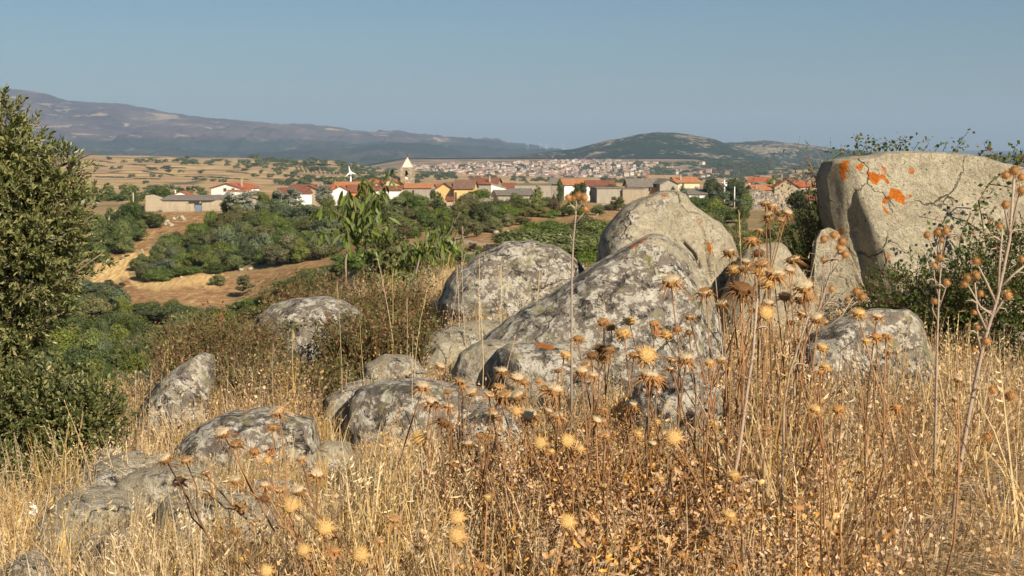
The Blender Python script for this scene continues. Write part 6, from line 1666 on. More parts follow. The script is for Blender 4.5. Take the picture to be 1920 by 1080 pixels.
def weed_tuft(seed, n, h, spread):
    r = np.random.default_rng(seed); Vs = []; Q = []; T = []; off = 0
    def seg(p, q, w, t):
        nonlocal off
        fa = r.uniform(0, 3.14); f = np.array([math.cos(fa), math.sin(fa), 0]) * w
        for v in (p - f, p + f, q + f * .6, q - f * .6): Vs.append(tuple(v)); T.append(t)
        Q.append((off, off + 1, off + 2, off + 3)); off += 4
    for k in range(n):
        a = r.uniform(0, 6.28); q = spread * math.sqrt(r.random()); p = np.array([q * math.cos(a), q * math.sin(a), 0.0])
        d = np.array([r.normal() * .3, r.normal() * .3, 1.0]); d /= np.linalg.norm(d); hh = h * r.uniform(.5, 1.1); t = r.random() * .7
        pts_ = [p]
        for s in range(4):
            d = d + r.normal(size=3) * .16; d[2] = max(d[2], .3); d /= np.linalg.norm(d); pts_.append(pts_[-1] + d * hh / 4)
        for s in range(4): seg(pts_[s], pts_[s + 1], 0.0016, t)
        for s in range(6):
            i = r.integers(1, 5); b0 = pts_[i]; e = d + r.normal(size=3) * .7; e /= np.linalg.norm(e); b1 = b0 + e * hh * r.uniform(.1, .25)
            seg(b0, b1, 0.0011, t)
            s0 = r.uniform(.004, .009); nn = r.normal(size=3); nn /= np.linalg.norm(nn); m2 = np.cross(nn, e) * s0
            for v in (b1, b1 + m2 + e * s0, b1 + e * s0 * 2.2, b1 - m2 + e * s0): Vs.append(tuple(v)); T.append(min(1, t + .45))
            Q.append((off, off + 1, off + 2, off + 3)); off += 4
    return np.array(Vs), np.array(Q), np.array(T)

def leaf_clump(seed, n, rad, h):
    """crumpled, curled thistle leaves"""
    r = np.random.default_rng(seed); Vs = []; Q = []; T = []; off = 0
    for k in range(n):
        c = np.array([r.normal() * rad * .5, r.normal() * rad * .5, abs(r.normal()) * h * .5 + 0.01])
        L = r.uniform(.018, .046); w = L * r.uniform(.16, .3); d = r.normal(size=3); d[2] = abs(d[2]) * .6 - .35; d /= np.linalg.norm(d)
        s = np.cross(d, r.normal(size=3)); s /= np.linalg.norm(s); nn = np.cross(s, d); cu = r.choice((-1, 1)) * r.uniform(1.0, 3.2); tone = r.random()
        ns = 5
        for i in range(ns + 1):
            t = i / ns; ang = cu * t; p = c + d * L * (math.sin(ang + 1e-6) / (cu + 1e-6)) + nn * L * (1 - math.cos(ang)) / (cu + 1e-6)
            ww = w * math.sin(math.pi * min(1, t * .85 + .1)) * (1.0 if i % 2 else 0.55)
            Vs += [tuple(p - s * ww + nn * ww * .5), tuple(p), tuple(p + s * ww + nn * ww * .5)]; T += [tone, min(1, tone + .25), tone]
        for i in range(ns):
            b0 = off + i * 3; Q += [(b0, b0 + 1, b0 + 4, b0 + 3), (b0 + 1, b0 + 2, b0 + 5, b0 + 4)]
        off += (ns + 1) * 3
    return np.array(Vs), np.array(Q), np.array(T)

def litter(seed, n, rad):
    r = np.random.default_rng(seed); Vs = []; Q = []; T = []; off = 0
    for k in range(n):
        c = np.array([r.uniform(-rad, rad), r.uniform(-rad, rad), r.uniform(.003, .03)]); a = r.uniform(0, 6.28); L = r.uniform(.04, .16); dz = r.normal() * .08
        d = np.array([math.cos(a), math.sin(a), dz]) * L / 2; s = np.array([-math.sin(a), math.cos(a), r.normal() * .4]) * .0016; t = r.random()
        Vs += [tuple(c - d - s), tuple(c - d + s), tuple(c + d + s), tuple(c + d - s)]; T += [t] * 4; Q.append((off, off + 1, off + 2, off + 3)); off += 4
    return np.array(Vs), np.array(Q), np.array(T)

def proto_collection(name, arrs, mat):
    c = bpy.data.collections.new(name)                     # never linked to the scene: only the node group sees it
    for k, (V, Q, T) in enumerate(arrs):
        o = bpy.data.objects.new(name + '_piece', mesh(name + '_piece', V, Q, mat, False, {'tone': ('FLOAT', T)})); c.objects.link(o)
    return c

def scatter_stuff(name, label, cat, coll, P, rot, scl, idx):
    me = bpy.data.meshes.new(name); me.vertices.add(len(P)); me.vertices.foreach_set('co', np.asarray(P, np.float32).ravel())
    for an, ty, arr, key in (('rot', 'FLOAT_VECTOR', rot, 'vector'), ('scl', 'FLOAT_VECTOR', scl, 'vector'), ('pick', 'INT', idx, 'value')):
        a = me.attributes.new(an, ty, 'POINT'); a.data.foreach_set(key, np.asarray(arr, np.int32 if ty == 'INT' else np.float32).ravel())
    o = link(name, me)
    ng = bpy.data.node_groups.new(name + '_nodes', 'GeometryNodeTree')
    ng.interface.new_socket('Geometry', in_out='INPUT', socket_type='NodeSocketGeometry'); ng.interface.new_socket('Geometry', in_out='OUTPUT', socket_type='NodeSocketGeometry')
    gi = ng.nodes.new('NodeGroupInput'); go = ng.nodes.new('NodeGroupOutput'); ip = ng.nodes.new('GeometryNodeInstanceOnPoints')
    ci = ng.nodes.new('GeometryNodeCollectionInfo'); ci.inputs['Collection'].default_value = coll; ci.inputs['Separate Children'].default_value = True; ci.inputs['Reset Children'].default_value = True
    def na(n_, ty):
        a = ng.nodes.new('GeometryNodeInputNamedAttribute'); a.data_type = ty; a.inputs['Name'].default_value = n_; return a.outputs['Attribute']
    m2p = ng.nodes.new('GeometryNodeMeshToPoints'); ng.links.new(gi.outputs[0], m2p.inputs[0])
    ng.links.new(m2p.outputs[0], ip.inputs['Points']); ng.links.new(ci.outputs[0], ip.inputs['Instance']); ip.inputs['Pick Instance'].default_value = True
    e2r = ng.nodes.new('FunctionNodeEulerToRotation'); ng.links.new(na('rot', 'FLOAT_VECTOR'), e2r.inputs[0])
    ng.links.new(na('pick', 'INT'), ip.inputs['Instance Index']); ng.links.new(e2r.outputs[0], ip.inputs['Rotation']); ng.links.new(na('scl', 'FLOAT_VECTOR'), ip.inputs['Scale'])
    ng.links.new(ip.outputs[0], go.inputs[0])
    md = o.modifiers.new('scatter', 'NODES'); md.node_group = ng
    return tag(o, label, cat, None, 'stuff')

gr = np.random.default_rng(77)
def sample_ground(n, y0, y1, extra=1.15):
    Y = np.sqrt(gr.uniform(y0 ** 2, y1 ** 2, n)); x = gr.uniform(-1, 1, n) * Y * 0.364 * extra
    z = ground(x, Y); px, py = proj(x, Y, z)
    return x, Y, z, px, py
def rot_s(n, tilt=0.15): return np.stack([gr.normal(size=n) * tilt, gr.normal(size=n) * tilt, gr.uniform(0, 6.28, n)], 1)

path = lambda px, py: (px > 1500) & (py > 800 + (1920 - px) * 0.85)
HEATH_R = [(330, 640), (480, 540), (830, 500), (830, 700), (640, 780), (380, 790)]
def clear_rocks(px, py, Y, h, unit):
    """grass stays low where a boulder shows bare behind it"""
    h = h.copy()
    for (x0, x1, y0, y1, Yr) in ROCKS:
        if x0 > 1400 and y0 > 540: continue
        lim = y1 - (y1 - y0) * gr.uniform(0.0, 0.45, len(h)) ** 1.5
        if y0 > 640: lim = y1 - (y1 - y0) * gr.uniform(0.0, 0.40, len(h))
        hit_ = (Y < Yr) & (px > x0 - 8) & (px < x1 + 8) & (py > y0)
        hmax = np.maximum(py - lim, 6) * Y / F / unit
        h = np.where(hit_ & (gr.random(len(h)) < (0.90 if x0 > 300 and y0 < 900 else 0.72)), np.minimum(h, hmax), h)
    return np.maximum(h, 0.12)
# golden straw
x, Y, z, px, py = sample_ground(15000, 3.4, 14.5)
clump = fbm(x * 1.6, Y * 1.6, 61, 3) + 0.5
dens = 0.35 + 1.1 * clump
dens = np.where(path(px, py), 0.05, dens); dens = np.where(in_poly(px, py, HEATH_R), 0.03, dens)
dens = np.where((px > 260) & (px < 1000) & (py > 900), dens * 1.6, dens); dens = np.where((px > 900) & (px < 1700) & (py > 880), dens * 0.6, dens)
dens = np.where((px < 240) & (Y > 7.5), dens * 0.5, dens); dens = np.where(px > 1400, dens * 0.55, dens)
k = gr.random(len(x)) < dens
x, Y, z, px, py = x[k], Y[k], z[k], px[k], py[k]
n = len(x); c_straw = proto_collection('straw_tuft', [blade_tuft(s, 26, 0.34, 0.07) for s in range(8)] + [blade_tuft(20 + s, 16, 0.5, 0.06, bend=.25, head=.5) for s in range(4)], G_straw)
hs_ = np.interp(Y, [3.4, 5, 6.5, 8, 11, 14], [1.0, 1.0, 0.9, 0.7, 0.7, 0.7]) * gr.uniform(.55, 1.15, n) * (0.7 + 0.6 * clump[k])
hs_ = np.where((px > 1380) & (Y > 5.5), hs_ * 1.55, hs_)
hs_ = clear_rocks(px, py, Y, hs_, 0.36)
sc_ = np.stack([hs_ * 1.1, hs_ * 1.1, hs_], 1)
scatter_stuff('dry_grass', 'golden dry grass growing between the boulders', 'grass', c_straw, np.stack([x, Y, z - 0.01], 1), rot_s(n, .13), sc_, gr.integers(0, 12, n))
print('straw', n)
# brown weeds
x, Y, z, px, py = sample_ground(9000, 4.2, 13.5)
c2 = fbm(x * 1.3 + 9, Y * 1.3, 71, 3) + 0.5
dens = 0.15 + 1.0 * c2; dens = np.where(path(px, py), 0.04, dens); dens = np.where(in_poly(px, py, HEATH_R), 0.06, dens)
dens = np.where((px > 850) & (Y > 7), dens * 1.5, dens); dens = np.where(px > 1400, dens * 2.0, dens); dens = np.where((px < 900) & (py > 930), dens * .35, dens)
k = gr.random(len(x)) < dens; x, Y, z = x[k], Y[k], z[k]; n = len(x)
c_weed = proto_collection('weed_tuft', [weed_tuft(s, 9, 0.26, 0.08) for s in range(8)], G_weed)
s_ = clear_rocks(px[k], py[k], Y, gr.uniform(.6, 1.3, n) * np.where(px[k] > 1400, 1.35, 1.0), 0.26)
scatter_stuff('dry_weeds', 'fine branching brown weeds among the grass', 'weeds', c_weed, np.stack([x, Y, z - 0.01], 1), rot_s(n, .15), np.stack([s_, s_, s_], 1), gr.integers(0, 8, n))
# dead thistle leaves at the foot of the thistles
x, Y, z, px, py = sample_ground(15000, 3.8, 8.0)
d_ = np.exp(-((px - 1230) / 330.0) ** 4) * np.exp(-((Y - 5.3) / 1.3) ** 2) * (0.3 + 1.2 * (fbm(x * 2, Y * 2, 81, 3) + .5))
k = gr.random(len(x)) < d_; x, Y, z = x[k], Y[k], z[k]; n = len(x)
up = np.abs(gr.normal(size=n)) * 0.16
c_leaf = proto_collection('leaf_clump', [leaf_clump(s, 20, .09, .14) for s in range(8)], G_leaf)
s_ = gr.uniform(.6, 1.2, n)
scatter_stuff('dead_leaves', 'curled brown dead leaves heaped at the foot of the thistles', 'leaves', c_leaf, np.stack([x, Y, z + up], 1), rot_s(n, .5), np.stack([s_, s_, s_], 1), gr.integers(0, 8, n))
print('leaves', n)
# flattened straw on path and ground
x, Y, z, px, py = sample_ground(5200, 3.6, 12)
dens = np.where(path(px, py), 1.0, 0.45); k = gr.random(len(x)) < dens; x, Y, z = x[k], Y[k], z[k]; n = len(x)
c_lit = proto_collection('straw_litter', [litter(s, 26, .13) for s in range(6)], G_litter)
s_ = gr.uniform(.7, 1.3, n); ro = rot_s(n, .03)
scatter_stuff('straw_litter', 'flattened broken straw lying on the path and bare earth', 'straw', c_lit, np.stack([x, Y, z + .004], 1), ro, np.stack([s_, s_, s_], 1), gr.integers(0, 6, n))
# thin grass and scrub on the far banks
Yb = np.exp(gr.uniform(math.log(14), math.log(95), 9000)); xb = gr.uniform(-.37, .37, 9000) * Yb; zb = ground(xb, Yb)
pbx, pby = proj(xb, Yb, zb); k = (pbx > 560) | (Yb > 60); xb, Yb, zb = xb[k], Yb[k], zb[k]; n = len(xb)
s_ = gr.uniform(.35, .8, n) * np.clip(Yb / 22, 1, 2.5)
scatter_stuff('bank_grass', 'dry grass on the bank beyond the boulders', 'grass', c_straw, np.stack([xb, Yb, zb - .01], 1), rot_s(n, .1), np.stack([s_ * 1.6, s_ * 1.6, s_ * .8], 1), gr.integers(0, 12, n))
# stones on the path
sr = random.Random(12)
for i in range(26):
    Y0 = sr.uniform(4.6, 7.2); px_ = sr.uniform(1640, 1930); u = (px_ - 960) / F * Y0; 
    if not path(*[float(v) for v in proj(u, Y0, gz(u, Y0))]): continue
    o = link('stone', _rk[sr.randrange(4)], None, (u, Y0, gz(u, Y0) + .003)); s0 = sr.uniform(.012, .04); o.scale = (s0 * 1.4, s0, s0 * .6); o.rotation_euler = (0, 0, sr.uniform(0, 6))
    tag(o, 'small grey stone lying among flattened straw on the path', 'stone', 'small stones on the path')

# ---- tall single grass stalks standing above the rest
def stalk_mesh(seed, oat=False):
    r = random.Random(seed); mb = MB(); lean = r.uniform(-.12, .12); pts_ = [(lean * t ** 2, 0.02 * math.sin(t * 3), t) for t in (0, .25, .5, .75, 1)]
    mb.tube(pts_, [0.0028, .0026, .0022, .0017, .001], 4)
    if oat:
        for k in range(12):
            t = .72 + .028 * k; x_ = lean * t ** 2; a = k * 2.4; e = .035
            mb.tube([(x_, 0, t), (x_ + e * math.cos(a), e * math.sin(a), t + .005), (x_ + e * 1.1 * math.cos(a), e * 1.1 * math.sin(a), t - .02)], [.0006, .0006, .003], 4)
    else:
        for k in range(14):
            t = .84 + .011 * k; x_ = lean * t ** 2; a = k * 2.4
            mb.tube([(x_, 0, t), (x_ + .006 * math.cos(a), .006 * math.sin(a), t + .018)], [.0022, .0008], 3)
    me = mb.data('stalk', G_straw); a = me.attributes.new('tone', 'FLOAT', 'POINT'); a.data.foreach_set('value', [0.75] * len(me.vertices)); return me
STK = [stalk_mesh(s, s % 3 == 2) for s in range(6)]
stalks = [(880, 420, 9.0), (935, 500, 9.0), (905, 480, 9.2), (860, 500, 9.5), (1010, 510, 8.8), (960, 520, 9.2), (1290, 470, 9), (838, 470, 9.4), (1110, 560, 8.4), (1000, 560, 8.6), (745, 470, 9.3), (728, 500, 9.4), (1385, 395, 8.2), (1370, 420, 8.4), (1479, 440, 8.0), (1100, 600, 7.8),
          (640, 530, 8.3), (690, 580, 8.1), (775, 545, 8.6), (760, 560, 8.8), (310, 640, 8.2), (298, 660, 8.3), (270, 690, 8.1), (322, 650, 8.4), (260, 700, 8.0), (145, 770, 7.0), (182, 745, 7.0), (108, 790, 6.8), (60, 800, 6.6), (250, 720, 7.6), (35, 830, 6.5), (85, 810, 6.7), (170, 790, 6.9), (560, 620, 8.0), (520, 640, 7.9),
          (1700, 640, 8.0), (1660, 620, 8.2), (1625, 600, 8.3), (1740, 620, 8.1), (1810, 600, 8.0), (1870, 590, 8.1), (1905, 610, 7.9), (1560, 560, 8.5), (990, 640, 7.4), (1040, 600, 7.6), (900, 560, 8.0), (930, 620, 7.4), (780, 620, 7.6), (1420, 560, 7.6), (1600, 660, 7.4)]
for i, (px_, py_, Y0) in enumerate(stalks):
    p = pt(px_, py_, Y0); g = gz(p.x, Y0); h = max(.2, p.z - g)
    o = link('grass_stalk', STK[i % 6], None, (p.x, Y0, g)); o.scale = (.6 + h * .4, .6 + h * .4, h); o.rotation_euler = (sr.gauss(0, .05), sr.gauss(0, .07), sr.uniform(0, 6))
    wh_ = 'left of the heath' if px_ < 340 else 'between the heath and the mossy boulder' if px_ < 1060 else 'among the thistles' if px_ < 1580 else 'before the brambles'
    tag(o, 'tall thin golden grass stalk %s, %s one' % (wh_, part_of(px_, py_, *((35, 340, 640, 830) if px_ < 340 else (340, 1060, 420, 640) if px_ < 1060 else (1060, 1580, 395, 600) if px_ < 1580 else (1580, 1910, 590, 660)))), 'grass stalk', 'tall grass stalks ' + wh_)
# ------------------------------------------------------------------ dead thistles
def tmat(name, c1, c2, trans=0.0, rough=0.8, rand=0.3):
    m, nt, b = new_mat(name, rough, 0.2)
    n = noise_n(nt, obj_co(nt), 60, 3, 0.6); col = mix(nt, n, c1, c2)
    oi = nt.nodes.new('ShaderNodeObjectInfo'); hv = nt.nodes.new('ShaderNodeHueSaturation')
    nt.links.new(mathn(nt, 'ADD', mathn(nt, 'MULTIPLY', oi.outputs['Random'], rand), 1 - rand * .5), hv.inputs['Value'])
    nt.links.new(col, hv.inputs['Color']); nt.links.new(hv.outputs[0], b.inputs['Base Color'])
    if trans:
        tr = nt.nodes.new('ShaderNodeBsdfTranslucent'); mx = nt.nodes.new('ShaderNodeMixShader'); mx.inputs[0].default_value = trans
        nt.links.new(hv.outputs[0], tr.inputs['Color']); out = nt.nodes['Material Output']
        nt.links.new(b.outputs[0], mx.inputs[1]); nt.links.new(tr.outputs[0], mx.inputs[2]); nt.links.new(mx.outputs[0], out.inputs['Surface'])
    return m
T_bract = tmat('orange_brown_bracts', (0.23, 0.105, 0.034), (0.50, 0.28, 0.105), 0.2, 0.8, 0.6)
T_bract_p = tmat('straw_bracts', (0.52, 0.30, 0.10), (0.76, 0.50, 0.20), 0.3)
T_dark = tmat('dark_brown_bracts', (0.09, 0.045, 0.018), (0.22, 0.11, 0.04), 0.1)
T_papp = tmat('cream_pappus', (0.56, 0.41, 0.22), (0.78, 0.66, 0.46), 0.35, 0.9, 0.15)
T_gold = tmat('golden_pappus', (0.58, 0.37, 0.13), (0.78, 0.56, 0.25), 0.35, 0.9, 0.15)
T_stem = tmat('brown_thistle_stem', (0.13, 0.065, 0.03), (0.34, 0.185, 0.085), 0, 0.8, 0.7)
T_grey = tmat('grey_woolly_stem', (0.27, 0.205, 0.15), (0.42, 0.335, 0.255), 0, 0.95, 0.15)
T_bud = tmat('ochre_buds', (0.28, 0.135, 0.045), (0.60, 0.35, 0.14), 0.1)

def cone_spike(mb, base, d, L, w, droop=0.0, mi=0, seg=3):
    """flat tapering spine bending downwards"""
    d = Vector(d).normalized(); s = d.cross(Vector((0, 0, 1)));
    if s.length < 1e-3: s = Vector((1, 0, 0))
    s.normalize(); n = s.cross(d); V = []; Fc = []
    for i in range(seg + 1):
        t = i / seg; p = Vector(base) + d * L * t + Vector((0, 0, -droop * L * t * t)); ww = w * (1 - t) + w * 0.08
        V += [p - s * ww, p + n * ww * .6, p + s * ww]
    for i in range(seg):
        b0 = i * 3; Fc += [(b0, b0 + 1, b0 + 4, b0 + 3), (b0 + 1, b0 + 2, b0 + 5, b0 + 4)]
    mb.add(V, Fc, mi)

def head_mesh(seed, nb=30, droop=0.5, core=0.42, L0=1.0):
    """unit head, about 1 across with its spines; stem joins at the origin, up is +z"""
    r = random.Random(seed); mb = MB()
    prof = [(0.03, 0), (0.17, 0.03), (0.24, 0.12), (0.25, 0.21), (0.19, 0.28), (0.02, 0.30)]
    V = []; n = 10
    for (q, z) in prof:
        for k in range(n): V.append((q * math.cos(6.2832 * k / n), q * math.sin(6.2832 * k / n), z))
    Fc = [(i * n + k, i * n + (k + 1) % n, (i + 1) * n + (k + 1) % n, (i + 1) * n + k) for i in range(5) for k in range(n)]
    mb.add(V, Fc)
    for k in range(nb):
        a = k * 2.39996 + r.uniform(-.2, .2); tier = k % 3; e = (-0.25, 0.15, 0.5)[tier] + r.uniform(-.15, .15)
        L = L0 * r.uniform(.24, .42) * (1.1 if tier < 2 else .8); z = (.07, .14, .22)[tier]
        cone_spike(mb, (.2 * math.cos(a), .2 * math.sin(a), z), (math.cos(a) * math.cos(e), math.sin(a) * math.cos(e), math.sin(e)), L, .026, droop * r.uniform(.6, 1.4))
    return mb
def pappus_mesh(seed, n=110, rad=0.26, h=0.22, z0=0.2):
    r = random.Random(seed); mb = MB()
    V = []; m = 10
    for (q, z) in ((rad * .85, 0), (rad * .9, h * .35), (rad * .55, h * .7), (0.01, h * .8)):
        for k in range(m): V.append((q * math.cos(6.2832 * k / m), q * math.sin(6.2832 * k / m), z0 + z))
    mb.add(V, [(i * m + k, i * m + (k + 1) % m, (i + 1) * m + (k + 1) % m, (i + 1) * m + k) for i in range(3) for k in range(m)])
    for k in range(n):
        a = r.uniform(0, 6.28); q = math.sqrt(r.random()); e = math.radians(90 - 62 * q) + r.uniform(-.1, .1)
        cone_spike(mb, (rad * .6 * q * math.cos(a), rad * .6 * q * math.sin(a), z0 + h * .3), (math.cos(a) * math.cos(e), math.sin(a) * math.cos(e), math.sin(e)), h * r.uniform(.75, 1.15), .007, 0, 0, 1)
    return mb
LEAFS = [o.data for o in c_leaf.objects]
HEADS = {'open': [head_mesh(s, 48, .6).data('flower_head', T_bract) for s in range(4)], 'pale': [head_mesh(10 + s, 56, .2, L0=.7).data('flower_head', T_bract_p) for s in range(3)],
         'dark': [head_mesh(20 + s, 54, .8).data('flower_head', T_dark) for s in range(2)]}
PAPP = [pappus_mesh(s).data('pappus', T_papp) for s in range(4)]
PAPS = [pappus_mesh(9 + s, 130, .25, .17).data('pappus', T_gold) for s in range(3)]
def bud_mesh(seed):
    """globular spiny bud of the woolly thistle"""
    r = random.Random(seed); mb = MB(); cv, cf = ICO2
    mb.add([(v[0] * .27, v[1] * .27, .36 + v[2] * .27) for v in cv], [tuple(f) for f in cf])
    for k in range(110):
        z = 1 - 2 * (k + .5) / 110; q = math.sqrt(1 - z * z); a = k * 2.39996
        if z < -.85: continue
        d = Vector((q * math.cos(a), q * math.sin(a), z + .25)).normalized()
        cone_spike(mb, (q * math.cos(a) * .24, q * math.sin(a) * .24, .36 + z * .24), d, r.uniform(.16, .30), .03, 0.1, 0, 1)
    return mb
BUDS = [bud_mesh(s).data('bud', T_bud) for s in range(3)]

hr2 = random.Random(99)
def stem_path(b0, tip, rnd_, sag=0.15):
    """gently curving stem from the ground to a head"""
    m = b0.lerp(tip, .5) + Vector((rnd_.gauss(0, sag * .5), rnd_.gauss(0, sag), 0))
    q1 = b0.lerp(m, .5) + Vector((rnd_.gauss(0, .01), 0, 0)); q2 = m.lerp(tip, .5) + Vector((rnd_.gauss(0, .008), 0, 0))
    return [b0, q1, m, q2, tip]
def thistle(label, heads, base, Y, group=None, lean=True, mat=None, sr0=0.0042):
    """heads: (px, py, width px, kind, tilt) ; base: photo column where it leaves the ground; one plant = one thing"""
    bx = (base - 960) / F * Y; g = gz(bx, Y); b0 = Vector((bx, Y, g))
    t = tag(empty('thistle', b0), label, 'thistle', group)
    hs2 = sorted(heads, key=lambda h: h[1]); mb = MB(); main = None
    for i, h in enumerate(hs2):
        px_, py_, w_, kind = h[:4]; tx = h[4] if len(h) > 4 else hr2.gauss(0, .22)
        Yh = Y + hr2.uniform(-.18, .18); p = pt(px_, py_ + w_ * .12, Yh) - b0; s = w_ * Yh / F * 1.2
        if main is None:
            pa = stem_path(Vector((0, 0, -.02)), p, hr2); main = pa
            mb.tube(pa, [sr0 * 1.3, sr0 * 1.15, sr0, sr0 * .8, sr0 * .6], 6)
        else:
            k = 1 if p.z < main[3].z * .9 else 2
            j = main[k].lerp(main[k + 1], hr2.uniform(.1, .9))
            if j.z > p.z - .03: j = main[0].lerp(main[1], .9)
            if j.z > p.z - .03: j = main[0]
            mb.tube([j, j.lerp(p, .35) + Vector(((p.x - j.x) * .12, 0, -.01)), j.lerp(p, .7) + Vector((hr2.gauss(0, .006), 0, 0)), p], [sr0 * .8, sr0 * .7, sr0 * .6, sr0 * .5], 5)
        tilt = Vector((math.sin(tx), -.12 + hr2.gauss(0, .15), 1)).normalized()
        if kind in ('ball', 'front'): tilt = Vector((hr2.gauss(0, .15), -1, .45)).normalized()
        q_ = tilt.to_track_quat('Z', 'Y')
        kk = {'open': 'open', 'nopap': 'open', 'dark': 'dark', 'ball': 'pale', 'front': 'pale', 'pale': 'pale'}[kind]
        hd_ = link('flower_head', HEADS[kk][hr2.randrange(len(HEADS[kk]))], t, p); hd_.rotation_mode = 'QUATERNION'; hd_.rotation_quaternion = q_; hd_.scale = (s, s, s * 1.05)
        if kind not in ('nopap', 'dark'):
            pp = PAPP if kind == 'open' else PAPS
            pa_ = link('pappus', pp[hr2.randrange(len(pp))], hd_)
            if kind == 'open': pa_.scale = (1.2, 1.2, hr2.uniform(.55, .95)); pa_.location = (0, 0, .05)
            else: pa_.scale = (1.15, 1.15, 1.0); pa_.location = (0, 0, .03)
    mb.build('stem', mat or T_stem, t, True)
    for k in range(hr2.choice((2, 3, 4))):                 # shrivelled leaves still on the stem
        j = main[0].lerp(main[3], hr2.uniform(.25, .95)); lv = link('dead_leaves', LEAFS[hr2.randrange(len(LEAFS))], t, j); q = hr2.uniform(.35, .6)
        lv.scale = (q, q, q * 1.3); lv.rotation_euler = (hr2.gauss(0, .5), hr2.gauss(0, .5), hr2.uniform(0, 6)); lv['kind'] = 'stuff'
    return t

